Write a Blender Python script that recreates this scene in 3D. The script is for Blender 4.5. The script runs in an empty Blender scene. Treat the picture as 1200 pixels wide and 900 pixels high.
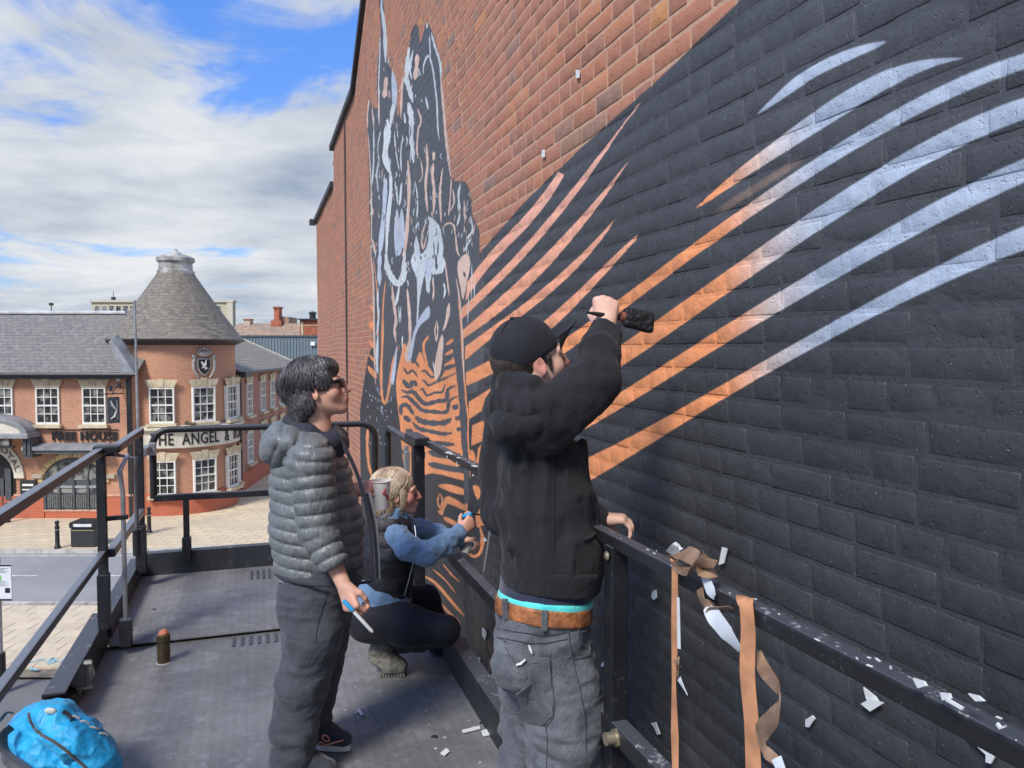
import bpy, bmesh, math, random
import numpy as np
from mathutils import Vector, Matrix, Euler, noise
from math import radians as R, sin, cos, pi, atan2, sqrt
random.seed(7); rng = np.random.default_rng(7)
S = bpy.context.scene
COL = S.collection
# ---------------------------------------------------------------- camera
YAW = math.atan2(300, 901); PITCH = math.atan2(40, 901)
EYE = 7.05; DECK = 5.40; FPX = 901.0
cd = bpy.data.cameras.new('camera'); cam = bpy.data.objects.new('camera', cd); COL.objects.link(cam)
cd.sensor_width = 36; cd.lens = FPX/1200*36; cd.clip_start = 0.05; cd.clip_end = 3000
cam.location = (0, 0, EYE); cam.rotation_euler = (pi/2-PITCH, 0, -YAW)
S.camera = cam
# ---------------------------------------------------------------- sun and sky
SUN_DIR = Vector((0.92, 0.86, -1.35)).normalized()        # the way the light travels
sun_el = math.asin(-SUN_DIR.z); sun_az = math.atan2(-SUN_DIR.x, -SUN_DIR.y)
ld = bpy.data.lights.new('sun', 'SUN'); sun = bpy.data.objects.new('sun', ld); COL.objects.link(sun)
ld.energy = 2.4; ld.angle = R(15); ld.color = (1, .95, .87)
sun.rotation_euler = SUN_DIR.to_track_quat('-Z', 'Y').to_euler(); sun.location = (-30, -20, 60)
W = bpy.data.worlds.new("World"); S.world = W; W.use_nodes = True
S.view_settings.view_transform = 'Standard'; S.view_settings.look = 'None'
S.view_settings.exposure = 0.74; S.view_settings.gamma = 1
def make_sky():
    nt = W.node_tree; N = nt.nodes; L = nt.links; N.clear()
    out = N.new('ShaderNodeOutputWorld'); bg = N.new('ShaderNodeBackground'); bg.inputs[1].default_value = .15
    sky = N.new('ShaderNodeTexSky'); sky.sky_type = 'NISHITA'; sky.sun_disc = False
    sky.sun_elevation = sun_el; sky.sun_rotation = sun_az; sky.air_density = 1.0; sky.dust_density = .6; sky.ozone_density = 2.5
    tc = N.new('ShaderNodeTexCoord'); sep = N.new('ShaderNodeSeparateXYZ'); L.new(tc.outputs['Generated'], sep.inputs[0])
    def m(op, a, b=None, c=None, clamp=False):
        n = N.new('ShaderNodeMath'); n.operation = op; n.use_clamp = clamp
        for i, v in enumerate((a, b, c)):
            if v is None: continue
            if isinstance(v, (int, float)): n.inputs[i].default_value = v
            else: L.new(v, n.inputs[i])
        return n.outputs[0]
    x, y, z = sep.outputs
    # cloud deck seen from below: direction divided by height, softened at the horizon
    zz = m('ADD', m('MAXIMUM', z, 0.0), .16)
    # rotate into the street's axis so the cloud streets run across the view
    cx, sx = cos(YAW), sin(YAW)
    px = m('DIVIDE', m('SUBTRACT', m('MULTIPLY', x, cx), m('MULTIPLY', y, sx)), zz)
    py = m('DIVIDE', m('ADD', m('MULTIPLY', x, sx), m('MULTIPLY', y, cx)), zz)
    comb = N.new('ShaderNodeCombineXYZ'); L.new(px, comb.inputs[0]); L.new(py, comb.inputs[1]); comb.inputs[2].default_value = 2.35
    def fbm(scale, detail, rough, off, dist=0.0, squash=1.0):
        mp = N.new('ShaderNodeMapping'); L.new(comb.outputs[0], mp.inputs[0]); mp.inputs['Location'].default_value = off
        mp.inputs['Scale'].default_value = (1, squash, 1)
        n = N.new('ShaderNodeTexNoise'); n.inputs['Scale'].default_value = scale; n.inputs['Detail'].default_value = detail
        n.inputs['Roughness'].default_value = rough; n.inputs['Distortion'].default_value = dist
        L.new(mp.outputs[0], n.inputs['Vector']); return n.outputs['Fac']
    warp_ = 0
    big = fbm(.62, 8, .5, SKY_OFF, .25, 1.25); fine = fbm(2.2, 9, .62, (5.3, 1.7, 0), .6, 1.1); lit = fbm(1.5, 7, .55, (1.1, 8.2, 0), .3, 1.15)
    mix = m('ADD', m('MULTIPLY', big, .78), m('MULTIPLY', fine, .22))
    low = m('MULTIPLY', m('SUBTRACT', 1., m('MINIMUM', m('MULTIPLY', m('MAXIMUM', z, 0.), 4.2), 1.)), .075)   # cloud piles up towards the horizon
    mask = N.new('ShaderNodeMapRange'); mask.interpolation_type = 'SMOOTHSTEP'
    L.new(m('ADD', mix, low), mask.inputs[0]); mask.inputs[1].default_value = .480; mask.inputs[2].default_value = .545
    # the body of a cloud is greyer where it is thick, whiter at its edges
    shade = N.new('ShaderNodeValToRGB'); L.new(m('ADD', m('MULTIPLY', lit, .75), m('MULTIPLY', fine, .25)), shade.inputs[0])
    e = shade.color_ramp.elements; e[0].position = .27; e[0].color = (.27, .34, .46, 1); e[1].position = .64; e[1].color = (.72, .745, .77, 1)
    sc = N.new('ShaderNodeMix'); sc.data_type = 'RGBA'; sc.blend_type = 'MULTIPLY'; sc.inputs[0].default_value = 1
    L.new(shade.outputs[0], sc.inputs[6]); sc.inputs[7].default_value = (CLOUD,)*3+(1,)
    mx = N.new('ShaderNodeMix'); mx.data_type = 'RGBA'; L.new(mask.outputs[0], mx.inputs[0])
    sk = N.new('ShaderNodeMix'); sk.data_type = 'RGBA'; sk.blend_type = 'MULTIPLY'; sk.inputs[0].default_value = 1
    L.new(sky.outputs[0], sk.inputs[6])
    hz = N.new('ShaderNodeValToRGB'); L.new(z, hz.inputs[0]); hz.color_ramp.elements[0].color = (.38, .43, .56, 1); hz.color_ramp.elements[1].position = .5; hz.color_ramp.elements[1].color = (.42, .68, 1.10, 1); L.new(hz.outputs[0], sk.inputs[7])
    L.new(sk.outputs[2], mx.inputs[6]); L.new(sc.outputs[2], mx.inputs[7])
    L.new(mx.outputs[2], bg.inputs[0]); L.new(bg.outputs[0], out.inputs[0])
SKY_OFF = (13.08, 12.31, .79); CLOUD = 4.6
make_sky()
# ---------------------------------------------------------------- helpers
CR = Matrix.Rotation(-YAW, 4, 'Z')            # frame of the pub across the street: x right, y away
ID = Matrix.Identity(4)
camM = Matrix.Translation((0, 0, EYE)) @ Euler((pi/2-PITCH, 0, -YAW)).to_matrix().to_4x4()
def ray(u, v):
    d = camM.to_3x3() @ Vector(((u-600)/FPX, -(v-450)/FPX, -1)); return d
def at_z(u, v, z):                            # where the sight line of a photo point meets a level
    d = ray(u, v); return Vector((0, 0, EYE)) + d*((z-EYE)/d.z)
def at_x(u, v, x):
    d = ray(u, v); return Vector((0, 0, EYE)) + d*(x/d.x)
def at_y(u, v, y):
    d = ray(u, v); return Vector((0, 0, EYE)) + d*(y/d.y)
def at_d(u, v, Z):                            # point at a distance Z in front of the camera, in world metres
    d = ray(u, v); f = Vector((sin(YAW), cos(YAW), 0)); return Vector((0, 0, EYE)) + d*(Z/d.dot(f))
def q(u, v, Z):                               # the same in the pub's frame
    return CR.inverted() @ at_d(u, v, Z)
WM = {}
def place(o, parent, M=ID):
    COL.objects.link(o)
    if parent is not None:
        o.parent = parent; o.matrix_basis = WM[parent.name].inverted() @ M if False else ID
        WM[o.name] = WM[parent.name]
    else: WM[o.name] = M
def tag(o, label=None, cat=None, group=None, kind=None):
    if label: o['label'] = label
    if cat: o['category'] = cat
    if group: o['group'] = group
    if kind: o['kind'] = kind
    return o
def thing(name, label, cat, loc=(0, 0, 0), rotz=0, group=None, frame=ID):
    o = bpy.data.objects.new(name, None); COL.objects.link(o); o.empty_display_size = .2
    l = frame @ Vector(loc); o.location = l
    rz = rotz + (-YAW if frame is CR else 0); o.rotation_euler = (0, 0, rz)
    WM[o.name] = Matrix.Translation(l) @ Matrix.Rotation(rz, 4, 'Z')
    return tag(o, label, cat, group)
def dup(root, M=None, label=None, group=None, parent=None):
    def rec(o, par):
        c = o.copy(); COL.objects.link(c)
        if par is not None: c.parent = par
        for ch in o.children: rec(ch, c)
        return c
    c = rec(root, parent)
    if M is not None:
        c.matrix_basis = M
    if label: c['label'] = label
    if group: c['group'] = group
    return c
class MB:
    def __init__(s): s.v = []; s.f = []; s.sm = []
    def add(s, vs, fs, smooth=False):
        b = len(s.v); s.v += [Vector(x) for x in vs]; s.f += [tuple(i+b for i in f) for f in fs]; s.sm += [smooth]*len(fs); return s
    def box(s, c, d, M=None):
        c = Vector(c); hx, hy, hz = d[0]/2, d[1]/2, d[2]/2
        vs = [Vector((x*hx, y*hy, z*hz)) for x in (-1, 1) for y in (-1, 1) for z in (-1, 1)]
        if M is not None: vs = [M @ p for p in vs]
        return s.add([p+c for p in vs], [(0, 1, 3, 2), (4, 6, 7, 5), (0, 4, 5, 1), (2, 3, 7, 6), (0, 2, 6, 4), (1, 5, 7, 3)])
    def span(s, a, b):
        a = Vector(a); b = Vector(b); return s.box((a+b)/2, (abs(b.x-a.x), abs(b.y-a.y), abs(b.z-a.z)))
    def bar(s, p0, p1, w, h, up=(0, 0, 1)):
        p0 = Vector(p0); p1 = Vector(p1); d = (p1-p0).normalized(); up = Vector(up)
        if abs(d.dot(up)) > .98: up = Vector((0, 1, 0))
        x = d.cross(up).normalized(); z = x.cross(d).normalized()
        vs = [p + x*(a*w/2) + z*(b*h/2) for p in (p0, p1) for a, b in ((-1, -1), (1, -1), (1, 1), (-1, 1))]
        return s.add(vs, [(0, 3, 2, 1), (4, 5, 6, 7), (0, 1, 5, 4), (1, 2, 6, 5), (2, 3, 7, 6), (3, 0, 4, 7)])
    def tube(s, path, r, n=10, cap=True, closed=False):
        path = [Vector(p) for p in path]; m = len(path); rs = r if hasattr(r, '__len__') else [r]*m
        vs = []; prev = None
        for i, p in enumerate(path):
            a = path[i-1] if i else (path[-1] if closed else p); b = path[(i+1) % m] if (i < m-1 or closed) else p
            t = (b-a).normalized()
            if prev is None:
                nx = t.orthogonal().normalized()
            else:
                nx = (prev - t*prev.dot(t)); nx = nx.normalized() if nx.length > 1e-6 else t.orthogonal().normalized()
            prev = nx; ny = t.cross(nx)
            rr = rs[i]; ra, rb = rr if isinstance(rr, tuple) else (rr, rr)
            vs += [p + nx*(ra*cos(2*pi*k/n)) + ny*(rb*sin(2*pi*k/n)) for k in range(n)]
        fs = []
        for i in range(m if closed else m-1):
            j = (i+1) % m
            for k in range(n): fs.append((i*n+k, i*n+(k+1) % n, j*n+(k+1) % n, j*n+k))
        if cap and not closed: fs += [tuple(range(n))[::-1], tuple((m-1)*n+k for k in range(n))]
        return s.add(vs, fs, True)
    def lathe(s, prof, c=(0, 0, 0), n=24, M=None, a0=0, a1=2*pi, cap=True):
        c = Vector(c); full = abs(a1-a0-2*pi) < 1e-6; k = n if full else n+1; vs = []
        for r, z in prof: vs += [Vector((r*cos(a0+(a1-a0)*i/n), r*sin(a0+(a1-a0)*i/n), z)) for i in range(k)]
        if M is not None: vs = [M @ p for p in vs]
        fs = []
        for j in range(len(prof)-1):
            for i in range(n): fs.append((j*k+i, j*k+(i+1) % k, (j+1)*k+(i+1) % k, (j+1)*k+i))
        if cap and full: fs += [tuple(range(k))[::-1], tuple((len(prof)-1)*k+i for i in range(k))]
        return s.add([p+c for p in vs], fs, True)
    def prism(s, poly, off):                   # poly: 3-D points, extruded by the vector off
        poly = [Vector(p) for p in poly]; off = Vector(off); n = len(poly)
        return s.add(poly+[p+off for p in poly], [tuple(range(n))[::-1], tuple(range(n, 2*n))]+[(i, (i+1) % n, n+(i+1) % n, n+i) for i in range(n)])
    def ball(s, c, r, n=12, m=8, M=None):
        c = Vector(c); rx, ry, rz = r if hasattr(r, '__len__') else (r, r, r); vs = [Vector((0, 0, -rz))]
        for j in range(1, m):
            a = -pi/2+pi*j/m
            vs += [Vector((rx*cos(a)*cos(2*pi*i/n), ry*cos(a)*sin(2*pi*i/n), rz*sin(a))) for i in range(n)]
        vs.append(Vector((0, 0, rz)))
        if M is not None: vs = [M @ p for p in vs]
        fs = [(0, 1+(i+1) % n, 1+i) for i in range(n)]
        for j in range(m-2):
            for i in range(n): fs.append((1+j*n+i, 1+j*n+(i+1) % n, 1+(j+1)*n+(i+1) % n, 1+(j+1)*n+i))
        e = len(vs)-1; fs += [(e, 1+(m-2)*n+i, 1+(m-2)*n+(i+1) % n) for i in range(n)]
        return s.add([p+c for p in vs], fs, True)
    def build(s, name, mat, parent=None, frame=ID, bevel=0, smooth=None, origin=None, fix=True):
        me = bpy.data.meshes.new(name)
        if parent is not None: T = WM[parent.name].inverted() @ frame
        elif origin is not None: T = Matrix.Translation(-(frame @ Vector(origin))) @ frame
        else: T = frame
        me.from_pydata([T @ p for p in s.v], [], s.f)
        me.polygons.foreach_set('use_smooth', [(x if smooth is None else smooth) for x in s.sm])
        if fix:
            bm = bmesh.new(); bm.from_mesh(me); bmesh.ops.recalc_face_normals(bm, faces=bm.faces)
            if bevel: bmesh.ops.bevel(bm, geom=[e for e in bm.edges if e.calc_face_angle(0) > .6], offset=bevel, segments=2, profile=.6, affect='EDGES', clamp_overlap=True)
            bm.to_mesh(me); bm.free()
            if any(s.sm) or smooth: me.set_sharp_from_angle(angle=R(42))
        me.materials.append(mat)
        o = bpy.data.objects.new(name, me); COL.objects.link(o)
        if parent is not None: o.parent = parent; WM[o.name] = WM[parent.name]
        elif origin is not None: o.location = frame @ Vector(origin); WM[o.name] = Matrix.Translation(o.location)
        else: WM[o.name] = ID
        return o
# ---------------------------------------------------------------- materials
def new_mat(name):
    m = bpy.data.materials.new(name); m.use_nodes = True; nt = m.node_tree; return m, nt.nodes, nt.links, nt.nodes['Principled BSDF']
def rgb(h): # sRGB 0-255 tuple to linear
    return tuple((c/255/12.92 if c/255 < .04045 else ((c/255+.055)/1.055)**2.4) for c in h)+(1,)
def mat(name, col, rough=.6, metal=0, var=.12, scale=8, bump=0, bscale=40, spec=.5, col2=None, detail=5, coords='Object', sheen=0, coat=0):
    m, N, L, P = new_mat(name)
    P.inputs['Metallic'].default_value = metal; P.inputs['Specular IOR Level'].default_value = spec
    P.inputs['Coat Weight'].default_value = coat; P.inputs['Sheen Weight'].default_value = sheen
    tc = N.new('ShaderNodeTexCoord'); n = N.new('ShaderNodeTexNoise'); n.inputs['Scale'].default_value = scale; n.inputs['Detail'].default_value = detail
    L.new(tc.outputs[coords], n.inputs['Vector'])
    r = N.new('ShaderNodeValToRGB'); L.new(n.outputs['Fac'], r.inputs[0])
    c = Vector(col[:3]); c2 = Vector(col2[:3]) if col2 else c*(1-var*2)
    if col2 is None: c = c*(1+var)
    r.color_ramp.elements[0].position = .35; r.color_ramp.elements[1].position = .65
    r.color_ramp.elements[0].color = (*c2, 1); r.color_ramp.elements[1].color = (*c, 1)
    L.new(r.outputs[0], P.inputs['Base Color'])
    rr = N.new('ShaderNodeMapRange'); L.new(n.outputs['Fac'], rr.inputs[0]); rr.inputs[1].default_value = .3; rr.inputs[2].default_value = .7
    rr.inputs[3].default_value = min(1, rough*1.12); rr.inputs[4].default_value = rough*.88; L.new(rr.outputs[0], P.inputs['Roughness'])
    if bump:
        b = N.new('ShaderNodeTexNoise'); b.inputs['Scale'].default_value = bscale; b.inputs['Detail'].default_value = 4; L.new(tc.outputs[coords], b.inputs['Vector'])
        bp = N.new('ShaderNodeBump'); bp.inputs['Strength'].default_value = bump; bp.inputs['Distance'].default_value = .02; L.new(b.outputs['Fac'], bp.inputs['Height']); L.new(bp.outputs[0], P.inputs['Normal'])
    return m
class NT:      # little node-writing helper
    def __init__(s, m, N, L): s.m, s.N, s.L = m, N, L
    def put(s, sock, v):
        if isinstance(v, bpy.types.NodeSocket): s.L.new(v, sock)
        elif isinstance(v, (int, float)) and sock.type in ('RGBA', 'VECTOR'): sock.default_value = (v, v, v, 1)[:len(sock.default_value)]
        else: sock.default_value = v
    def math(s, op, *a, clamp=False):
        n = s.N.new('ShaderNodeMath'); n.operation = op; n.use_clamp = clamp
        for i, v in enumerate(a): s.put(n.inputs[i], v)
        return n.outputs[0]
    def mix(s, f, a, b, blend='MIX'):
        n = s.N.new('ShaderNodeMix'); n.data_type = 'RGBA'; n.blend_type = blend; s.put(n.inputs[0], f); s.put(n.inputs[6], a); s.put(n.inputs[7], b); return n.outputs[2]
    def noise(s, vec, scale, detail=4, rough=.5, dist=0, col=False):
        n = s.N.new('ShaderNodeTexNoise'); s.put(n.inputs['Vector'], vec); n.inputs['Scale'].default_value = scale; n.inputs['Detail'].default_value = detail
        n.inputs['Roughness'].default_value = rough; n.inputs['Distortion'].default_value = dist; return n.outputs['Color' if col else 'Fac']
    def ramp(s, f, *stops, interp='LINEAR'):
        n = s.N.new('ShaderNodeValToRGB'); s.put(n.inputs[0], f); cr = n.color_ramp; cr.interpolation = interp
        while len(cr.elements) < len(stops): cr.elements.new(.5)
        for e, (p, c) in zip(cr.elements, stops): e.position = p; e.color = c if len(c) == 4 else (*c, 1)
        return n.outputs[0]
    def rng(s, f, a, b, c=0, d=1, smooth=True):
        n = s.N.new('ShaderNodeMapRange'); s.put(n.inputs[0], f); n.interpolation_type = 'SMOOTHSTEP' if smooth else 'LINEAR'
        for i, v in enumerate((a, b, c, d)): n.inputs[i+1].default_value = v
        return n.outputs[0]
    def sep(s, v):
        n = s.N.new('ShaderNodeSeparateXYZ'); s.L.new(v, n.inputs[0]); return n.outputs
    def xyz(s, x, y, z):
        n = s.N.new('ShaderNodeCombineXYZ'); [s.put(n.inputs[i], v) for i, v in enumerate((x, y, z))]; return n.outputs[0]
    def bump(s, h, strength, dist=.01, normal=None):
        n = s.N.new('ShaderNodeBump'); n.inputs['Strength'].default_value = strength; n.inputs['Distance'].default_value = dist; s.L.new(h, n.inputs['Height'])
        if normal: s.L.new(normal, n.inputs['Normal'])
        return n.outputs[0]
    def geo(s, o='Position'): return s.N.new('ShaderNodeNewGeometry').outputs[o]
    def tc(s, o='Object'): return s.N.new('ShaderNodeTexCoord').outputs[o]
# ================================================================ the painted brick building
WX = 1.34                                    # plane of the wall face
PAINT = {}
def wall_pt(u, v):                           # a traced point of the mural on the wall: (y, z)
    p = at_x(u, v, WX); return (p.y, p.z)
def spline(pts, k=6, closed=True):
    n = len(pts); out = []
    P = lambda i: pts[i % n] if closed else pts[max(0, min(n-1, i))]
    for i in range(n if closed else n-1):
        p0, p1, p2, p3 = P(i-1), P(i), P(i+1), P(i+2)
        for j in range(k):
            t = j/k
            out.append(tuple(.5*(2*b+(c-a)*t+(2*a-5*b+4*c-d)*t*t+(3*b-a-3*c+d)*t**3) for a, b, c, d in zip(p0, p1, p2, p3)))
    if not closed: out.append(tuple(pts[-1]))
    return out
class Canvas:
    def __init__(s, y0, z0, y1, z1, res):
        s.y0, s.z0, s.res = y0, z0, res; s.w = int((y1-y0)/res); s.h = int((z1-z0)/res)
        s.rgb = np.zeros((s.h, s.w, 3), np.float32); s.a = np.zeros((s.h, s.w), np.float32)
    def mask(s, poly):                       # even-odd fill, 3x vertical supersampling for soft edges
        P = np.array(poly, float); X = (P[:, 0]-s.y0)/s.res; Y = (P[:, 1]-s.z0)/s.res
        r0 = max(0, int(Y.min())); r1 = min(s.h-1, int(Y.max())+1); c0 = max(0, int(X.min())-1); c1 = min(s.w-1, int(X.max())+2)
        if r1 <= r0 or c1 <= c0: return None
        acc = np.zeros((r1-r0, c1-c0), np.float32); X2 = np.roll(X, -1); Y2 = np.roll(Y, -1); cols = np.arange(c0, c1)
        for r in range(r0, r1):
            for sub in (.17, .5, .83):
                y = r+sub; hit = (Y <= y) != (Y2 <= y)
                if not hit.any(): continue
                xs = np.sort(X[hit]+(y-Y[hit])*(X2[hit]-X[hit])/(Y2[hit]-Y[hit]))
                for a, b in zip(xs[0::2], xs[1::2]):
                    acc[r-r0] += np.clip(cols+1-a, 0, 1)*np.clip(b-cols, 0, 1)/3
        return r0, r1, c0, c1, np.clip(acc, 0, 1)
    def fill(s, poly, col, alpha=1.0):
        m = s.mask(poly)
        if m is None: return
        r0, r1, c0, c1, k = m; k = k*alpha
        if callable(col):
            yy, zz = np.meshgrid(s.y0+(np.arange(c0, c1)+.5)*s.res, s.z0+(np.arange(r0, r1)+.5)*s.res); c = col(yy, zz)
        else: c = np.array(col[:3], np.float32)
        s.rgb[r0:r1, c0:c1] = s.rgb[r0:r1, c0:c1]*(1-k[..., None])+c*k[..., None]
        s.a[r0:r1, c0:c1] = np.maximum(s.a[r0:r1, c0:c1], k)
    def image(s, name):
        im = bpy.data.images.new(name, s.w, s.h, alpha=True, float_buffer=False); im.alpha_mode = 'CHANNEL_PACKED'
        c = np.clip(s.rgb, 0, 1); c = np.where(c < .0031308, c*12.92, 1.055*np.power(np.maximum(c, 1e-6), 1/2.4)-.055)
        px = np.concatenate([c, s.a[..., None]], 2).astype(np.float32); im.pixels.foreach_set(px.ravel()); im.update(); im.pack(); return im
# ---------------------------------------------------------------- the mural, traced and laid on the wall in metres
DK = (.034, .035, .037); DK2 = (.074, .078, .085); OR = (.80, .295, .115); PK = (.78, .40, .29); BL = (.37, .43, .50)
WH = (.60, .63, .62); PE = (.66, .46, .36); CY = (.56, .60, .60); LB = (.47, .51, .58)
near_cv = Canvas(-1.6, 5.2, 4.6, 9.9, .0024); far_cv = Canvas(4.6, 3.2, 10.6, 14.4, .005)
CVS = (near_cv, far_cv)
def wpoly(pts): return [wall_pt(u, v) for u, v in pts]
def paint(pts, col, k=5, alpha=1):
    P = wpoly(pts); P = spline(P, k) if k > 1 else P
    for c in CVS: c.fill(P, col, alpha)
def zc(ox, oy, s, pts): return [(ox+x/s, oy+y/s) for x, y in pts]
def stroke(pts, w, col, k=5, taper=True, alpha=1):      # a brush line; w is its width in photo pixels
    P = spline(pts, k, False); n = len(P); Lf = []; Rt = []
    for i, (x, y) in enumerate(P):
        a = P[max(0, i-1)]; b = P[min(n-1, i+1)]; dx, dy = b[0]-a[0], b[1]-a[1]; l = math.hypot(dx, dy) or 1
        t = i/(n-1); ww = (w if not hasattr(w, '__len__') else w[0]+(w[1]-w[0])*t)/2
        if taper: ww *= min(1, .25+4*t, .25+4*(1-t))
        ww *= 1+.22*math.sin(i*1.7+x)
        Lf.append((x-dy/l*ww, y+dx/l*ww)); Rt.append((x+dy/l*ww, y-dx/l*ww))
    paint(Lf+Rt[::-1], col, 1, alpha)
def grad(y, z):                               # sprayed fade from orange (further along) to pale blue (near)
    # the fade line runs down the stripes
    t = np.clip((1.80+.10*(z-7.3)-y)/.50+.5, 0, 1)[..., None]; t = t*t*(3-2*t)
    warm = np.array(OR)*(1-.0*t); mid = np.array((.64, .50, .42)); c = np.where(t < .5, warm*(1-2*t)+mid*2*t, mid*(2-2*t)+np.array(BL)*(2*t-1))
    return c
def pinkgrad(y, z):
    t = np.clip((z-6.9)/1.0, 0, 1)[..., None]; return np.array(OR)*(1-t)+np.array(PK)*t
def darkg(y, z):
    n = .5+.5*np.sin(y*1.9+np.sin(z*2.3)*1.3)*np.sin(z*1.7+y*.6)
    b = np.clip((z-6.9)/1.2, 0, 1); k = np.clip(.35*n+.65*b, 0, 1)[..., None]; return np.array(DK)*(1-k)+np.array(DK2)*k
# dark ground of the mural
near_cv.fill([(-2, 4), (1.02, 4), (1.02, 10.5), (-2, 10.5)], darkg)
paint([(868, 0), (765, 100), (683, 171), (663, 191), (647, 205), (613, 239), (562, 297), (540, 330), (438, 400), (431, 420), (423, 470), (420, 500), (414, 540), (408, 580), (400, 640), (392, 720), (385, 840), (600, 1400), (1290, 1400), (1290, -700), (1150, -300)], darkg, 1)
paint([(444, 2), (446, 33), (445, 55), (442.5, 73), (442, 100), (443, 127), (436, 123), (434, 113), (432, 123), (431, 150), (432, 200), (433, 250), (435, 300), (437, 330), (438, 400), (440, 460), (560, 460), (562, 295), (562, 283), (561, 267), (555, 260), (552, 243), (549, 222), (544, 213), (537, 212.5), (527.5, 207), (523, 175), (523, 150), (522, 130), (518, 100), (516, 73), (511, 53), (507, 38), (500, 25), (498, 32), (494, 48), (492, 48), (491, 33), (488, 29), (484, 32), (480, 48), (477, 75), (470, 100), (468, 133), (465, 133), (464, 100), (459, 82), (454, 72), (451, 27), (449, 0), (447, -45)], DK2, 2)
def fair(pts, deg=3, n=40):                  # one steady sweep of the brush through the traced points
    P = np.array(pts, float); x = P[:, 0]; sc_ = (x-x.mean())/np.ptp(x); cf = np.polyfit(sc_, P[:, 1], min(deg, len(x)-1)); g = np.linspace(sc_[0], sc_[-1], n); yy = np.polyval(cf, g)
    return list(zip(g*np.ptp(x)+x.mean(), yy))
# pink to orange stripes left of the raised hand
for up, lo in (
 ([(654, 201), (637, 225), (618, 249), (597, 273), (578, 293), (559, 313), (548, 332)], [(661, 204), (647, 231), (623, 260), (599, 284), (570, 319), (556, 338), (546, 352)]),
 ([(753, 119), (714, 160), (690, 199), (663, 233), (642, 259), (618, 284), (591, 311), (565, 337), (542, 363)], [(726, 153), (703, 192), (674, 228), (650, 260), (618, 295), (594, 321), (581, 340), (565, 353), (542, 373)]),
 ([(738, 189), (714, 215), (695, 239), (675, 260), (653, 284), (623, 313), (597, 339), (575, 359), (557, 375), (543, 387)], [(717, 220), (690, 257), (669, 281), (647, 308), (618, 335), (602, 355), (581, 371), (559, 385), (543, 398)]),
 ([(721, 257), (695, 284), (674, 303), (655, 321), (637, 339), (623, 351), (594, 369), (570, 388), (546, 407)], [(714, 271), (690, 297), (669, 321), (650, 340), (637, 351), (610, 372), (583, 391), (562, 407), (546, 424)]),
 ([(749, 275), (727, 292), (703, 316), (682, 339), (655, 359), (629, 384), (605, 405), (581, 417), (562, 425), (547, 439)], [(747, 281), (730, 300), (711, 321), (693, 340), (663, 367), (645, 387), (610, 420), (583, 433), (565, 443), (547, 453)])):
    paint([up[0]]+fair(up, 3)[1:]+fair(lo, 3)[::-1], pinkgrad, 1)
# orange to blue stripes
paint([(888, 134), (905, 115), (932, 90), (970, 67), (1008, 53), (1034, 48), (1029, 54), (989, 73), (955, 90), (924, 111)], BL, 4)
for up, lo in (
 ([(817, 245), (855, 207), (886, 184), (920, 155), (970, 119), (1016, 92), (1066, 73), (1104, 67), (1127, 68)], [(836, 234), (874, 209), (912, 182), (955, 155), (1008, 123), (1062, 90), (1100, 75)]),
 ([(1290, 38), (1200, 69), (1123, 94), (1047, 126), (989, 165), (932, 199), (893, 230), (855, 249), (817, 274), (778, 307), (740, 339), (727, 353), (693, 385), (661, 407), (630, 428), (600, 438), (581, 449), (550, 463)], [(1290, 55), (1200, 82), (1142, 105), (1085, 130), (1027, 161), (978, 192), (920, 222), (874, 253), (828, 286), (786, 318), (748, 345), (738, 361), (720, 375), (690, 402), (650, 432), (610, 455), (581, 469), (550, 483)]),
 ([(1290, 92), (1200, 117), (1142, 134), (1085, 165), (1027, 197), (970, 234), (924, 264), (886, 291), (847, 318), (832, 335), (801, 356), (762, 382), (723, 406), (690, 430), (650, 456), (600, 478), (554, 496)], [(1290, 112), (1200, 144), (1142, 165), (1085, 192), (1039, 222), (989, 249), (939, 276), (901, 303), (855, 337), (832, 365), (801, 382), (758, 413), (719, 434), (690, 455), (650, 482), (610, 502), (581, 506), (553, 519)]),
 ([(1290, 152), (1200, 182), (1162, 199), (1104, 230), (1066, 249), (1024, 276), (978, 307), (932, 333), (888, 361), (823, 395), (767, 430), (723, 460), (693, 486), (650, 505)], [(1290, 178), (1200, 213), (1146, 230), (1093, 261), (1047, 291), (1008, 314), (970, 337), (905, 365), (862, 395), (810, 430), (758, 456), (715, 486), (684, 504), (650, 525)]),
 ([(1290, 232), (1200, 264), (1154, 282), (1104, 307), (1047, 337), (983, 378), (923, 404), (884, 430), (832, 460), (788, 486), (723, 517), (691, 536), (655, 552)], [(1290, 262), (1200, 293), (1154, 310), (1092, 332), (1040, 365), (983, 391), (949, 415), (905, 434), (853, 465), (810, 486), (767, 517), (728, 543), (697, 562), (660, 580)])):
    dg = 5 if len(lo) < 8 else 3; P_ = wpoly(fair(lo, min(dg, 4)))+wpoly(fair(up, dg))[::-1]   # upper edge last
    if up[0][0] > 1280:                      # the near stripes run on past the edge of the photograph and close in a point
        a_, b_ = P_[-1], P_[0]; c2 = P_[-4]; sl_ = (a_[1]-c2[1])/min(-1e-6, a_[0]-c2[0]); P_ = P_+[((a_[0]+b_[0])/2-.9, (a_[1]+b_[1])/2-.9*sl_*.6)]
    for c_ in CVS: c_.fill(P_, grad)
for i in range(26):                           # overspray beside the third stripe
    t = i/25; u = 850+80*t; v = 250-52*t
    stroke([(u-14, v+4), (u-2, v-5), (u+12, v-14)], 9, (.34, .22, .15), 2, alpha=.07)
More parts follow.
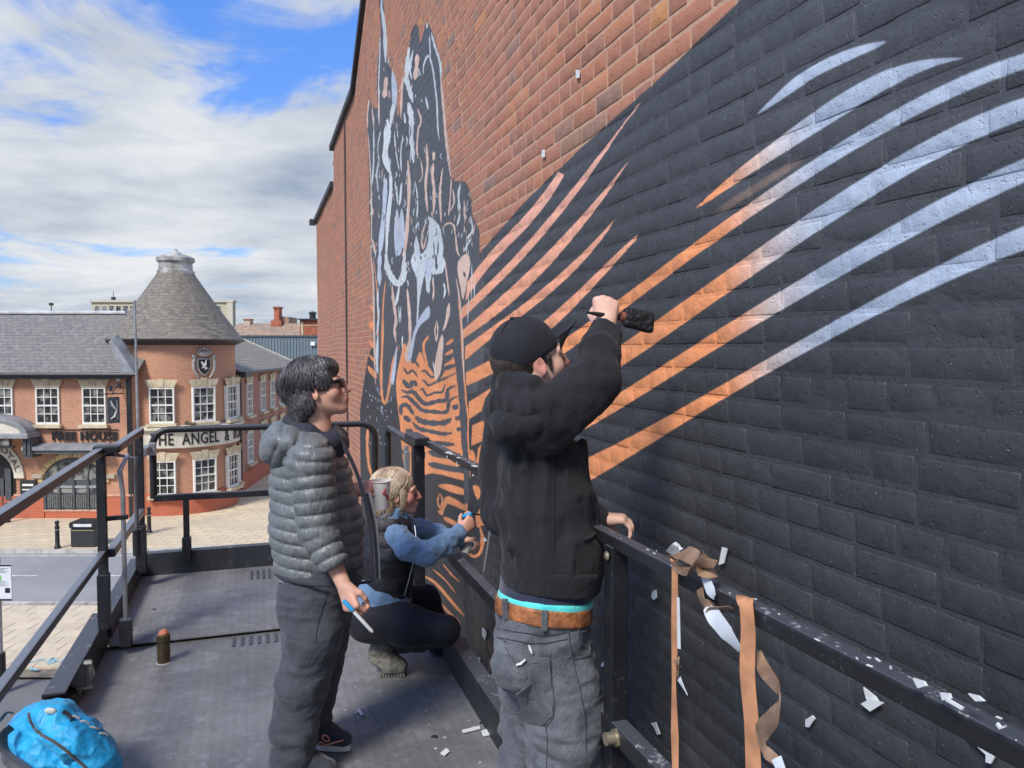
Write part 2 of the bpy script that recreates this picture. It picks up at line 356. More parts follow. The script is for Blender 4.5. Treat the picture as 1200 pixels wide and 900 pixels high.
# orange shapes beside and below the figure
for p in ([(561, 525), (572, 518), (583, 513), (578, 545), (565, 551), (559, 553)], [(552, 528), (556, 529), (558, 536), (557, 547), (552, 545)],
          [(555, 569), (562, 570), (564, 578), (561, 586), (557, 578)], [(565, 567), (571, 567), (570, 590), (573, 603), (580, 612), (565, 616), (560, 618), (558, 604), (565, 593)],
          [(500, 535), (523, 543), (520, 545), (501, 541)], [(500, 546), (544, 555), (544, 563), (521, 557), (501, 553)], [(513, 569), (525, 567), (545, 573), (545, 580), (527, 576)],
          [(520, 587), (526, 581), (546, 592), (546, 599), (525, 590), (519, 604), (513, 599), (518, 596)], [(521, 605), (539, 613), (537, 617), (523, 611)],
          [(432, 378), (437, 376), (438, 388), (433, 383)], [(432, 398), (438, 402), (439, 410), (433, 404)], [(432, 415), (438, 420), (440, 427), (434, 420)], [(431, 428), (440, 437), (440, 444), (433, 437)], [(432, 356), (437, 360), (437, 366)]):
    paint(p, OR, 2)
for p, w in (([(516, 578), (519, 586), (516, 595), (513, 587), (516, 578)], 2.2), ([(546, 567), (547, 585), (548, 603)], 3.4), ([(563, 617), (566, 632), (563, 647), (556, 652), (549, 647), (547, 638)], 4.5), ([(552, 640), (556, 636), (559, 641), (555, 646)], 1.8),
             ([(519, 661), (529, 673), (539, 682)], 1.8), ([(507, 667), (521, 679), (534, 695)], 1.8), ([(490, 672), (509, 682), (529, 705), (544, 722)], 3), ([(500, 690), (524, 716), (539, 730)], 2.8), ([(530, 744), (549, 778)], 2.2),
             ([(452, 330), (449, 360), (448, 400), (446, 440), (447, 463), (450, 473), (454, 462), (458, 437), (461, 420), (468, 405)], 2.8), ([(437, 300), (441, 330), (443, 380), (441, 430)], 1.2),
             ([(523, 404), (532, 398)], 4), ([(522, 416), (533, 410)], 4), ([(521, 429), (534, 422)], 4.4), ([(519, 441), (535, 434)], 4.4), ([(432, 497), (431, 520), (433, 545), (438, 560), (441, 575)], 3.5)):
    stroke(p, w, OR, 4)
paint([(470, 416), (464, 445), (465, 470), (468, 495), (470, 520), (473, 545), (480, 562), (500, 556), (541, 545), (541, 520), (539, 480), (536, 440), (533, 418), (524, 430), (519, 440), (513, 446), (505, 433), (498, 425), (492, 412), (484, 426), (474, 402)], OR, 4)
W4 = [([(320, 60), (345, 105), (380, 85), (415, 130)], 12), ([(370, 30), (395, 20), (425, 62)], 12), ([(310, 150), (355, 195), (385, 170), (410, 195)], 28), ([(300, 220), (345, 240), (385, 235), (440, 300), (480, 320), (560, 300), (620, 290), (630, 220), (690, 190)], 22),
      ([(300, 275), (345, 270), (400, 320), (450, 365), (530, 375), (620, 375), (640, 300), (700, 265)], 20), ([(300, 400), (300, 340), (345, 330), (390, 400)], 22), ([(320, 405), (365, 445)], 24), ([(400, 405), (440, 440), (520, 455), (610, 450), (655, 420)], 28),
      ([(380, 450), (430, 495), (520, 515), (590, 530), (660, 525)], 20), ([(440, 90), (470, 90), (510, 130), (540, 125)], 12), ([(440, 150), (470, 165), (490, 190), (540, 170), (600, 145), (690, 100)], 12), ([(430, 225), (450, 215), (480, 260), (540, 240), (590, 235), (610, 180)], 12),
      ([(330, 510), (385, 515)], 26), ([(480, 585), (540, 600), (680, 605)], 30), ([(600, 75), (690, 45)], 20), ([(660, 350), (705, 335)], 26), ([(680, 425), (725, 412)], 22), ([(690, 503), (725, 492)], 22), ([(490, 655), (600, 680), (740, 690)], 30), ([(490, 740), (600, 765), (740, 790)], 26), ([(400, 560), (440, 610), (470, 700)], 18), ([(300, 640), (340, 700), (350, 760)], 14)]
for p, w in W4: stroke(zc(420, 420, 6, p), w/6*1.35, DK2, 5)
stroke(zc(420, 420, 6, [(680, 430), (690, 560), (692, 690)]), 2, OR)
for k in range(2): stroke([(534+k*2, 400+k*10), (540+k*1.5, 450), (543+k*1.5, 500), (548, 560+k*30)], (8, 5), DK2, 4, False)
stroke([(537, 350), (541, 380), (543, 420), (546, 460), (549, 490), (549, 510), (551, 540), (552, 560)], 2, OR, 5)
# light shapes of the figure
F = [(WH, 1.8, 1, [(480, 155), (485, 200)]), (CY, 4, 1, [(165, 60), (185, 230), (192, 440)]), (CY, 2, 1, [(165, -60), (160, 60), (172, 170)]), (CY, 1.5, 1, [(150, 250), (150, 420), (145, 600), (150, 720)]), (PE, 5, 1, [(198, 540), (190, 640), (183, 690)]),
     (WH, 5.5, 1, [(355, 330), (342, 450), (338, 560), (360, 640), (380, 720)]), (PE, 5, 1, [(415, 380), (410, 470), (395, 560)]), (WH, 2, 1, [(385, 350), (362, 480), (375, 560)]), (CY, 2.6, 1, [(512, 225), (540, 330), (575, 440), (582, 560)]),
     (PE, 3.4, 1, [(580, 540), (596, 700), (606, 820), (616, 960), (628, 1080), (645, 1240)]), (CY, 2, 1, [(455, 520), (462, 450), (495, 390), (525, 490), (540, 600), (555, 740), (560, 900), (570, 985)]), (CY, 1.6, 1, [(500, 250), (508, 400)]),
     (CY, 2.4, 1, [(470, 680), (490, 770)]), (PE, 2.6, 1, [(310, 540), (300, 680), (298, 820)]), (WH, 4, 1, [(260, 700), (240, 780), (225, 900)]), (WH, 6, 1, [(350, 720), (368, 820), (372, 900)]), (PE, 2.4, 1, [(410, 760), (435, 830), (430, 880), (408, 900)]),
     (PE, 1.5, 1, [(82, 690), (68, 800), (66, 900)]), (PE, 1.5, 1, [(100, 750), (112, 900)]), (PE, 1.6, 1, [(145, 680), (150, 880)]), (WH, 2, 1, [(320, 790), (328, 870)]),
     (WH, 7, 2, [(205, -60), (205, 60), (190, 200), (222, 320)]), (WH, 4, 2, [(225, 300), (225, 450), (203, 680), (197, 900)]), (CY, 4.6, 2, [(370, -60), (368, 60), (375, 150), (380, 245)]), (PE, 2, 2, [(420, -20), (408, 90), (405, 190)]),
     (PE, 3.6, 2, [(343, 225), (350, 400), (340, 650), (325, 850), (310, 905)]), (LB, 5, 2, [(190, 350), (180, 560), (160, 780), (150, 900)]), (CY, 1.4, 2, [(255, 20), (262, 150), (285, 300)]), (CY, 1.4, 2, [(312, 60), (296, 180), (300, 310)]), (WH, 2.2, 2, [(258, 370), (275, 540)]),
     (WH, 2.2, 2, [(302, 380), (285, 545)]), (PE, 3, 2, [(475, 110), (482, 250), (468, 400), (480, 590)]), (PE, 3, 2, [(530, 165), (527, 230)]), (PE, 3.4, 2, [(526, 245), (518, 330), (530, 450), (522, 610)]), (PE, 2.6, 2, [(590, 280), (570, 460), (577, 660)]),
     (CY, 1.5, 2, [(392, 370), (410, 520), (402, 640), (398, 740)]), (WH, 2.4, 2, [(712, 385), (698, 480), (708, 600), (688, 690)]), (PE, 2, 2, [(658, 430), (668, 520), (640, 585)]), (PE, 1.8, 2, [(738, 505), (742, 640)]), (PE, 2, 2, [(588, 700), (630, 668), (672, 700), (690, 850), (712, 905)]),
     (WH, 2, 2, [(785, 615), (800, 720), (768, 770), (758, 880)]), (WH, 2, 2, [(738, 870), (790, 775)]), (PE, 1.5, 2, [(650, 350), (640, 500), (630, 620)]), (PE, 1.5, 2, [(430, 210), (445, 330), (415, 385)]), (PE, 1.5, 2, [(70, 40), (85, 300), (92, 600), (88, 905)]),
     (WH, 1.8, 2, [(112, 0), (108, 250), (95, 400)]), (CY, 1.5, 2, [(140, 250), (130, 330), (138, 450)]), (PE, 3, 2, [(98, 780), (118, 885)]), (CY, 1.2, 2, [(160, 20), (140, 140), (150, 260)]),
     (WH, 7, 3, [(195, -20), (205, 80), (238, 150), (280, 195), (315, 140), (325, -20)]), (PE, 3.2, 3, [(240, 205), (250, 320), (266, 450), (255, 520), (265, 610)]), (WH, 2.6, 3, [(290, 205), (275, 300), (262, 350)]), (PE, 3.2, 3, [(340, 230), (356, 400), (362, 550), (352, 700)]), (PE, 5.5, 3, [(358, 600), (345, 690), (350, 750)]),
     (PE, 7, 3, [(592, 555), (572, 700), (548, 870)]), (PE, 1.6, 3, [(600, 10), (622, 150), (640, 280)]), (PE, 3.6, 3, [(640, 330), (625, 450), (598, 525)]), (PE, 2, 3, [(688, 160), (718, 330), (738, 600), (745, 880)]), (WH, .9, 3, [(780, 170), (775, 480)]), (WH, .9, 3, [(800, 60), (800, 320)]), (WH, .9, 3, [(822, 140), (820, 300)]), (OR, 3, 3, [(497, 560), (458, 620), (466, 700), (492, 795)]),
     (LB, 4.4, 3, [(152, -20), (148, 100), (150, 210)]), (WH, 2, 3, [(140, 220), (136, 330), (142, 420), (128, 560)]), (PE, 2, 3, [(85, -10), (104, 150), (110, 500), (115, 900)]), (PE, 1.4, 3, [(552, 450), (540, 520), (550, 600), (560, 520), (552, 455)]), (WH, 1.4, 3, [(285, 350), (292, 470), (300, 350)]), (WH, 1.5, 3, [(310, 560), (308, 650)]),
     (WH, 2, 3, [(598, 190), (610, 240), (600, 300)]), (PE, 2, 3, [(520, 160), (528, 240), (522, 315)]), (WH, 1.2, 3, [(525, 740), (545, 870)]), (CY, 2.8, 3, [(135, 560), (128, 700), (130, 830)])]
for c, w, r, p in F: stroke(zc(420, (0, 0, 150, 300)[r], 6, p), w, c, 4)
for c, r, p in ((LB, 1, [(235, 490), (268, 600), (265, 740), (240, 730), (232, 620)]), (LB, 2, [(250, 700), (270, 560), (285, 640), (300, 560), (320, 690), (315, 850), (270, 905), (255, 820)]), (CY, 2, [(485, 620), (560, 680), (580, 760), (588, 905), (440, 905), (470, 850), (492, 760)]),
                (CY, 2, [(400, 750), (432, 905), (382, 905)]), (CY, 3, [(375, -8), (588, -8), (590, 120), (520, 130), (500, 200), (500, 260), (475, 240), (465, 130), (440, 230), (425, 330), (415, 470), (405, 470), (410, 330), (405, 150), (375, 90)]),
                (LB, 3, [(270, 620), (265, 750), (245, 900), (222, 880), (250, 720)]), (LB, 3, [(495, 350), (500, 430), (440, 480), (400, 560), (372, 720), (345, 735), (370, 600), (400, 490), (450, 400)]), (PE, 3, [(700, 40), (760, -20), (790, 50), (770, 160), (740, 310), (720, 220), (700, 130)])):
    paint(zc(420, (0, 0, 150, 300)[r], 6, p), c, 2)
for c, w, r, p in ((PE, 2, 2, [(478, 640), (440, 760), (450, 850), (475, 760)]), (DK2, 1.3, 2, [(525, 800), (532, 905)]), (DK2, 1.5, 2, [(560, 740), (552, 905)]), (DK2, 3, 3, [(540, -10), (548, 100)]), (DK2, 1.6, 3, [(478, 60), (466, 130)]), (DK2, 2, 3, [(430, 0), (440, 25)]), (DK2, 2.5, 3, [(742, 110), (752, 150)]), (DK2, 1.2, 3, [(262, 60), (278, 130)]), (LB, 8, 3, [(495, 10), (490, 160)])):
    stroke(zc(420, (0, 0, 150, 300)[r], 6, p), w, c, 4)
r9 = random.Random(5)
for k in range(230):                          # the restless small marks that fill the figure
    u = r9.uniform(434, 520); top = 60 if 443 < u < 456 else (130 if u < 443 or 456 < u < 468 else 60); v = r9.uniform(top, 330)
    if u > 494 and v < 170: continue
    h = r9.uniform(3, 12); stroke([(u, v), (u+r9.uniform(-2, 2), v+h*.5), (u+r9.uniform(-1.5, 1.5), v+h)], r9.uniform(.5, 1.3), r9.choice([WH, PE, CY, DK, DK2, LB]), 2)
for k in range(40):
    u = r9.uniform(530, 556); v = r9.uniform(225, 300); h = r9.uniform(4, 10); stroke([(u, v), (u+r9.uniform(-2, 2), v+h*.5), (u+r9.uniform(-1.5, 1.5), v+h)], r9.uniform(.6, 1.2), r9.choice([WH, PE, DK]), 2)
for k in range(46):                           # chalk dabs low on the left
    u = r9.uniform(426, 458); v = r9.uniform(450, 520); stroke([(u, v), (u+.5, v+r9.uniform(2, 5))], 1, (.35, .38, .42), 2)
near_im = near_cv.image('mural_near'); far_im = far_cv.image('mural_far')
def wall_mat(name, base_fn, rough_paint=.5, lift=1.0):
    m, N, L, P = new_mat(name); T = NT(m, N, L)
    pos = T.geo(); x, y, z = T.sep(pos)
    def img(c, im):
        n = N.new('ShaderNodeTexImage'); n.image = im; n.extension = 'EXTEND'; n.interpolation = 'Cubic'
        v = T.xyz(T.math('DIVIDE', T.math('SUBTRACT', y, c.y0), c.w*c.res), T.math('DIVIDE', T.math('SUBTRACT', z, c.z0), c.h*c.res), 0.); L.new(v, n.inputs[0]); return n
    a = img(near_cv, near_im); b = img(far_cv, far_im)
    far = T.math('GREATER_THAN', y, 4.6)
    col = T.mix(far, a.outputs[0], b.outputs[0])
    al = T.math('ADD', T.math('MULTIPLY', a.outputs[1], T.math('SUBTRACT', 1., far)), T.math('MULTIPLY', b.outputs[1], far))
    worn = T.rng(T.noise(pos, 55, 6, .7), .70, .76); al2 = T.math('MULTIPLY', al, T.math('SUBTRACT', 1., T.math('MULTIPLY', worn, .35)))
    v1 = T.noise(pos, 1.4, 5, .6); v2 = T.noise(pos, 26, 6, .65)
    lvl = T.math('ADD', T.rng(v1, .3, .7, .86*lift, 1.12*lift), T.rng(v2, .3, .7, -.10, .10))
    col = T.mix(1., col, T.xyz(lvl, lvl, T.math('MULTIPLY', lvl, 1.0)), 'MULTIPLY')
    speck = T.rng(T.noise(pos, 130, 2, .5), .735, .76); col = T.mix(T.math('MULTIPLY', speck, .55), col, (.32, .34, .36, 1))
    base, bh = base_fn(T, pos, y, z)
    L.new(T.mix(al2, base, col), P.inputs['Base Color'])
    L.new(T.math('ADD', T.math('SUBTRACT', .93, T.math('MULTIPLY', al2, .93-rough_paint-.06)), T.rng(v1, .3, .7, -.08, .10)), P.inputs['Roughness']); P.inputs['Specular IOR Level'].default_value = .35
    h = T.math('ADD', T.math('MULTIPLY', T.noise(pos, 38, 5, .62), .8), T.math('MULTIPLY', T.noise(pos, 160, 4, .6), .3))
    pits = T.rng(T.noise(pos, 70, 3, .5), .30, .38); h = T.math('ADD', T.math('ADD', h, T.math('MULTIPLY', pits, .6)), T.math('MULTIPLY', T.noise(pos, 11, 4, .6, .6), 1.3))
    L.new(T.bump(h, .6, .006), P.inputs['Normal'])
    return m
def brick_base(T, pos, y, z):
    at = T.N.new('ShaderNodeAttribute'); at.attribute_name = 'tone'; oi = T.N.new('ShaderNodeObjectInfo')
    t = T.math('FRACT', T.math('ADD', at.outputs['Fac'], oi.outputs['Random']))
    c = T.ramp(t, (0, (.37, .155, .09)), (.30, (.43, .175, .098)), (.55, (.40, .165, .10)), (.76, (.31, .145, .105)), (.87, (.49, .205, .105)), (.945, (.27, .165, .12)), (.975, (.20, .155, .14)), (.985, (.56, .25, .09)), interp='CONSTANT')
    n = T.noise(pos, 22, 6, .65); n2 = T.noise(pos, 1.1, 3, .5)
    c = T.mix(T.rng(n, .35, .7, 0, .55), c, (.46, .24, .155, 1)); c = T.mix(T.rng(n2, .35, .7, 0, .35), c, (.42, .20, .14, 1))
    d = T.noise(pos, 90, 4, .6); return T.mix(T.rng(d, .62, .75, 0, .5), c, (.15, .08, .07, 1)), d
def mortar_base(T, pos, y, z):
    n = T.noise(pos, 30, 5, .6); return T.mix(n, (.57, .37, .25, 1), (.46, .27, .175, 1)), n
M_BRICK = wall_mat('painted_brick', brick_base); M_MORTAR = wall_mat('painted_mortar', mortar_base, lift=1.07)
# ---------------------------------------------------------------- the building
def wall_top(y):
    if y > 14.05: return 9.93
    if y > 10.9: return 10.58
    return 10.58+(10.9-y)*.62 if y > 2.5 else 10.58+8.4*.62-(2.5-y)*.62
def warp(y, z):
    p = Vector((y*.42, z*.5, 3.3)); a = noise.noise(p); b = noise.noise(p*2.3+Vector((9, 4, 1)))
    return (-.012*noise.noise(Vector((y*.8, z*.9, 7.7)))-.004*b, .026*a+.010*b)   # (out of the wall, up)
bld = thing('brick_building', 'tall red brick building with a dark striped mural spray painted along its side wall', 'building', (WX, 8, 0))
M_COPE = mat('dark_coping', (.035, .035, .04), .6); M_SLATE = mat('far_slate', (.13, .13, .14), .8)
b = MB(); prof = [(-8, 0), (18.07, 0), (18.07, 9.93), (14.05, 9.93), (14.05, 10.58), (10.9, 10.58), (2.5, 15.78), (-8, 9.28)]
b.prism([(WX+.03, y, z) for y, z in prof], (9, 0, 0)); M_SIDE = mat('plain_brick', (.34, .14, .09), .9, scale=3); b.build('building_body', M_SIDE, bld)
b = MB()                                       # coping along the verge
for (y0, z0), (y1, z1) in (((18.13, 9.97), (14.0, 9.97)), ((14.1, 10.62), (10.9, 10.62)), ((10.9, 10.62), (2.5, 15.82))): b.bar((WX+.12, y0, z0), (WX+.12, y1, z1), .36, .10)
b.box((WX-.08, 18.05, 9.93), (.14, .2, .12)); b.build('coping', M_COPE, bld, bevel=.01)
b = MB(); b.tube([(WX-.015, 12.02, 10.5), (WX-.017, 12.0, 7), (WX-.015, 12.03, 1)], .012, 6); b.build('cable', M_COPE, bld)
def inked(y, z):                             # how thickly the joints are filled with paint here
    for c in CVS:
        i, j = int((z-c.z0)/c.res), int((y-c.y0)/c.res)
        if 0 <= i < c.h and 0 <= j < c.w: return float(c.a[i, j])
    return 0.
# mortar bed (the wall itself), warped like the courses
b = MB(); ys = np.unique(np.concatenate([np.arange(-1, 6, .12), np.arange(6, 18.06, .3), [14.05, 10.9, 18.06]])); zs = list(np.concatenate([[0, 1.5], np.arange(3, 10.0, .12)]))
grid = []; fs = []
for y in ys:
    col = []
    for k in range(len(zs)+14):
        tp = wall_top(y+.001)-.01
        z = zs[k] if k < len(zs) else zs[-1]+(tp-zs[-1])*(k-len(zs)+1)/14
        z = min(z, tp); o_, u_ = warp(y, z); col.append(len(grid)); pt_ = inked(y, z); grid.append((WX+(.0024-.0014*pt_)+o_, y, z))
    if fs is not None and len(grid) > len(col):
        a0 = col[0]-len(col)
        for k in range(len(col)-1): fs.append((a0+k, col[k], col[k]+1, a0+k+1))
b.add(grid, fs, True); wall = b.build('wall', M_MORTAR, bld)
# bricks: position, length
RH = .0787; bricks = []
rb = random.Random(11); rows = int((15.9-4.0)/RH)
for i in range(rows):
    z = 4.0+i*RH+RH/2; y = -.3-rb.random()*.2; hdr = (i % 4 == 1)
    while y < 18.0:
        L_ = .112 if (hdr or rb.random() < .10) else .232
        L_ *= rb.uniform(.95, 1.04)
        yc = y+L_/2
        if z+.04 < wall_top(yc)-.02 and z+.04 < wall_top(yc+.1) and yc+L_/2 < 18.05 and (yc < 14.05-.12 or z < 9.85 or yc-L_/2 > 14.06): bricks.append((yc, z, L_))
        y += L_+.0105*rb.uniform(.75, 1.4)
f_ = Vector((sin(YAW), cos(YAW), 0)); r_ = Vector((cos(YAW), -sin(YAW), 0))
def score(b_):
    p = Vector((WX, b_[0], b_[1]-EYE)); Z = p.dot(f_)
    if Z < .5: return -1
    u = 600+FPX*p.dot(r_)/Z; v = 410-FPX*p.z/Z
    if not (-40 < u < 1240 and -30 < v < 930): return -1
    return b_[2]*f_.y and b_[2]/Z**3
bricks.sort(key=score, reverse=True)
def lump(L_, seed, ny, nz, H=.067):            # a brick face: rounded arrises, slight irregularity; back open against the bed
    vs = []; fs = []
    for j in range(nz+1):
        for i in range(ny+1):
            a = i/ny*2-1; c = j/nz*2-1; y = a*L_/2; z = c*H/2; e = max(abs(a), abs(c)) > .999
            n1 = noise.noise(Vector((y*9+seed*3.1, z*14, seed))); n2 = noise.noise(Vector((y*40+seed, z*40, seed*1.7)))
            if e: x = .0016+.0008*n2
            else: x = -.0002-.0006*n1-.0003*n2
            y += (.0022*noise.noise(Vector((seed, y*20, z*30+5))) if abs(a) > .9 else 0); z += (.0024*noise.noise(Vector((y*18, seed, 2.2))) if abs(c) > .9 else 0)
            if not e:                              # pull the first inner ring out to the edge so the arris is tight
                if i == 1: y = -L_/2+.004
                if i == ny-1: y = L_/2-.004
                if j == 1: z = -H/2+.004
                if j == nz-1: z = H/2-.004
            vs.append((x, y, z))
    st = ny+1
    for j in range(nz):
        for i in range(ny): fs.append((j*st+i, (j+1)*st+i, (j+1)*st+i+1, j*st+i+1))
    for (i0, i1) in [(i, i+1) for i in range(ny)]+[((j)*st+ny, (j+1)*st+ny) for j in range(nz)]+[(nz*st+i+1, nz*st+i) for i in range(ny)]+[((j+1)*st, j*st) for j in range(nz)]:
        k = len(vs); vs += [(.014, vs[i0][1], vs[i0][2]), (.014, vs[i1][1], vs[i1][2])]; fs.append((i0, i1, k+1, k))
    return vs, fs
var_s = []; var_h = []
for k in range(14):
    for L_, lst in ((.232, var_s), (.112, var_h)):
        if k > 7 and lst is var_h: continue
        vs, fs = lump(L_, k*1.37+.5, 5 if L_ > .2 else 4, 4); me = bpy.data.meshes.new('brick'); me.from_pydata(vs, [], fs); me.polygons.foreach_set('use_smooth', [True]*len(fs)); me.materials.append(M_BRICK); lst.append(me)
base_loc = WM[bld.name].translation
for (y, z, L_) in bricks[:300]:
    me = rb.choice(var_s if L_ > .17 else var_h); o = bpy.data.objects.new('brick', me); COL.objects.link(o); o.parent = wall; dx, dz = warp(y, z)
    s_ = (warp(y+.1, z)[1]-warp(y-.1, z)[1])/.2
    o.location = Vector((WX+dx+rb.uniform(-.0012, .0008), y, z+dz))-base_loc; o.rotation_euler = (s_+rb.gauss(0, .005), rb.gauss(0, .004), rb.gauss(0, .003)-(warp(y+.1, z)[0]-warp(y-.1, z)[0])/.2); o.scale = (1, L_/(.232 if L_ > .17 else .112), rb.uniform(.97, 1.03))
V = []; Fq = []; TN = []
tmpl = {}
for (y, z, L_) in bricks[300:]:
    near = 0 < y < 4.5; dx, dz = warp(y, z); s_ = (warp(y+.1, z)[1]-warp(y-.1, z)[1])/.2; px = rb.uniform(-.0009, .0008)
    key = ('n' if near else 'f', L_ > .17, rb.randrange(8))
    if key not in tmpl:
        if near: tmpl[key] = lump(.232 if key[1] else .112, key[2]*2.1+30, 4, 3)
        else:
            l2 = (.232 if key[1] else .112)/2; h2 = .0335
            tmpl[key] = ([(.014, -l2, -h2), (.014, l2, -h2), (.014, l2, h2), (.014, -l2, h2), (.0002, -l2+.002, -h2+.002), (.0002, l2-.002, -h2+.002), (.0002, l2-.002, h2-.002), (.0002, -l2+.002, h2-.002)], [(4, 7, 6, 5), (0, 4, 5, 1), (1, 5, 6, 2), (2, 6, 7, 3), (3, 7, 4, 0)])
    vs, fs = tmpl[key]; k0 = len(V); sc = L_/(.232 if key[1] else .112)
    V += [(WX+dx+px+a-base_loc.x, y+b_*sc-base_loc.y, z+dz+c_+s_*b_) for a, b_, c_ in vs]; Fq += [tuple(k0+i for i in f) for f in fs]; TN += [rb.random()]*len(vs)
me = bpy.data.meshes.new('far_bricks'); me.from_pydata(V, [], Fq); at = me.attributes.new('tone', 'FLOAT', 'POINT'); at.data.foreach_set('value', TN); me.materials.append(M_BRICK)
me.polygons.foreach_set('use_smooth', [True]*len(Fq)); me.set_sharp_from_angle(angle=R(50))
fb = bpy.data.objects.new('brickwork', me); COL.objects.link(fb); fb.parent = wall; fb['kind'] = 'stuff'

# ================================================================ ground, road, pavements
def big_ground():
    m, N, L, P = new_mat('ground'); T = NT(m, N, L); p = T.geo()
    L.new(T.mix(T.noise(p, .05, 6), (.10, .095, .09, 1), (.16, .15, .14, 1)), P.inputs['Base Color']); P.inputs['Roughness'].default_value = .9; return m
b = MB(); b.add([(-1500, -1500, 0), (1500, -1500, 0), (1500, 1500, 0), (-1500, 1500, 0)], [(0, 1, 2, 3)]); g = b.build('ground', big_ground(), origin=(0, 0, 0), fix=False); tag(g, kind='structure')
def asphalt(name, c):
    m, N, L, P = new_mat(name); T = NT(m, N, L); p = T.geo()
    col = T.mix(T.rng(T.noise(p, .45, 5, .6), .3, .7), (c*.85, c*.86, c*.88, 1), (c*1.15, c*1.14, c*1.12, 1)); col = T.mix(T.rng(T.noise(p, 60, 3), .4, .7, 0, .4), col, (c*1.8, c*1.75, c*1.7, 1))
    L.new(col, P.inputs['Base Color']); P.inputs['Roughness'].default_value = .88; L.new(T.bump(T.noise(p, 120, 3), .5, .01), P.inputs['Normal']); return m
M_ROAD = asphalt('road_asphalt', .25); M_TARM = asphalt('dark_tarmac', .14)
def sheet(name, pts, z, m, frame=CR, k='structure', label=None):
    b = MB(); n = len(pts); b.add([(x, y, z) for x, y in pts], [tuple(range(n))]); o = b.build(name, m, frame=frame, fix=False); tag(o, kind=k)
    if o.data.polygons[0].normal.z < 0: o.data.flip_normals()
    return o
# kerb lines, in the pub's frame (x right, y away)
far_kerb = [(-70, 26.0), (-20, 26.3), (-12.6, 26.35), (-9.5, 27.0), (-5.5, 28.0), (-2, 30.0), (2, 33.2), (6, 37), (14, 44), (30, 60)]
near_kerb = [(-70, 20.7), (-8, 20.9), (0, 21.1), (6, 22.2), (14, 26), (30, 36), (50, 50)]
sheet('road', [(x, y-.15) for x, y in near_kerb]+[(x, y+.15) for x, y in far_kerb[::-1]], .01, M_ROAD)
def kerb(name, line, side, m):
    b = MB()
    for (x0, y0), (x1, y1) in zip(line, line[1:]):
        d = Vector((x1-x0, y1-y0, 0)).normalized(); n = Vector((-d.y, d.x, 0))*side; n_ = max(1, int((Vector((x1-x0, y1-y0, 0)).length)/.9))
        for i in range(n_):
            a = Vector((x0, y0, 0)).lerp(Vector((x1, y1, 0)), i/n_); c = Vector((x0, y0, 0)).lerp(Vector((x1, y1, 0)), (i+1)/n_)
            mid = (a+c)/2+n*.07; b.bar(a.lerp(c, .01)+n*.07+Vector((0, 0, .07)), a.lerp(c, .99)+n*.07+Vector((0, 0, .07)), .14, .125)
    return tag(b.build(name, m, frame=CR), kind='structure')
M_KERB = mat('kerb_stone', (.50, .47, .42), .85, scale=2, var=.15)
kerb('kerb', far_kerb, 1, M_KERB); kerb('kerb', near_kerb, -1, M_KERB)
M_PAINT = mat('road_paint', (.62, .60, .54), .8, scale=6, var=.2)
b = MB()
for (x0, y0), (x1, y1) in zip(far_kerb, far_kerb[1:]):            # yellow-white edge lines
    b.bar((x0, y0-.32, .0145), (x1, y1-.32, .0145), .09, .002)
for (x0, y0), (x1, y1) in zip(near_kerb, near_kerb[1:]): b.bar((x0, y0+.28, .0145), (x1, y1+.28, .0145), .09, .002)
for x in range(-60, 10, 6): b.bar((x-.6, 23.7, .0145), (x+3.2, 23.7, .0145), .1, .002)
tag(b.build('road_marking', M_PAINT, frame=CR), kind='structure')
# far pavement (small flags, too far to part) and near paving (flags one by one)
def flags_mat(name, c1, c2, sx, sy):
    m, N, L, P = new_mat(name); T = NT(m, N, L); x, y, z = T.sep(T.geo())
    cx, sn = cos(YAW), sin(YAW)
    lx = T.math('SUBTRACT', T.math('MULTIPLY', x, cx), T.math('MULTIPLY', y, sn)); ly = T.math('ADD', T.math('MULTIPLY', x, sn), T.math('MULTIPLY', y, cx))
    br = N.new('ShaderNodeTexBrick'); L.new(T.xyz(lx, ly, 0.), br.inputs[0]); br.inputs['Scale'].default_value = 1; br.inputs['Brick Width'].default_value = sx; br.inputs['Row Height'].default_value = sy
    br.inputs['Mortar Size'].default_value = .012; br.inputs['Color1'].default_value = c1; br.inputs['Color2'].default_value = c2; br.inputs['Mortar'].default_value = (.22, .18, .13, 1)
    n = T.noise(T.geo(), .5, 5, .6); c = T.mix(T.rng(n, .3, .7, 0, .55), br.outputs[0], (.48, .40, .29, 1)); L.new(c, P.inputs['Base Color']); P.inputs['Roughness'].default_value = .9
    L.new(T.bump(br.outputs['Fac'], -.6, .01), P.inputs['Normal']); return m
sheet('pavement', [(x, y+.13) for x, y in far_kerb]+[(60, 95), (-70, 95)], .135, flags_mat('far_paving', (.68, .55, .36, 1), (.60, .48, .31, 1), .6, .45))
M_FLAG = mat('sandstone_flag', (.50, .41, .29), .9, var=.12, scale=1.3, bump=.2, bscale=30)
def flag_mat():
    m, N, L, P = new_mat('yellow_flag'); T = NT(m, N, L); oi = N.new('ShaderNodeObjectInfo'); p = T.geo()
    c = T.ramp(oi.outputs['Random'], (0, (.56, .46, .33)), (.35, (.64, .54, .38)), (.7, (.59, .49, .36)), (1, (.67, .56, .41)))
    L.new(T.mix(T.rng(T.noise(p, 3, 6, .65), .35, .7, 0, .5), c, (.45, .38, .28, 1)), P.inputs['Base Color']); P.inputs['Roughness'].default_value = .9; L.new(T.bump(T.noise(p, 40, 4), .3, .01), P.inputs['Normal']); return m
M_FLAG = flag_mat()
bed = sheet('paving', [(-70, 16.55), (5, 16.0), (7, 22.0), (0, 20.97), (-8, 20.77), (-70, 20.57)], .07, mat('sand_joint', (.20, .17, .13), .95))
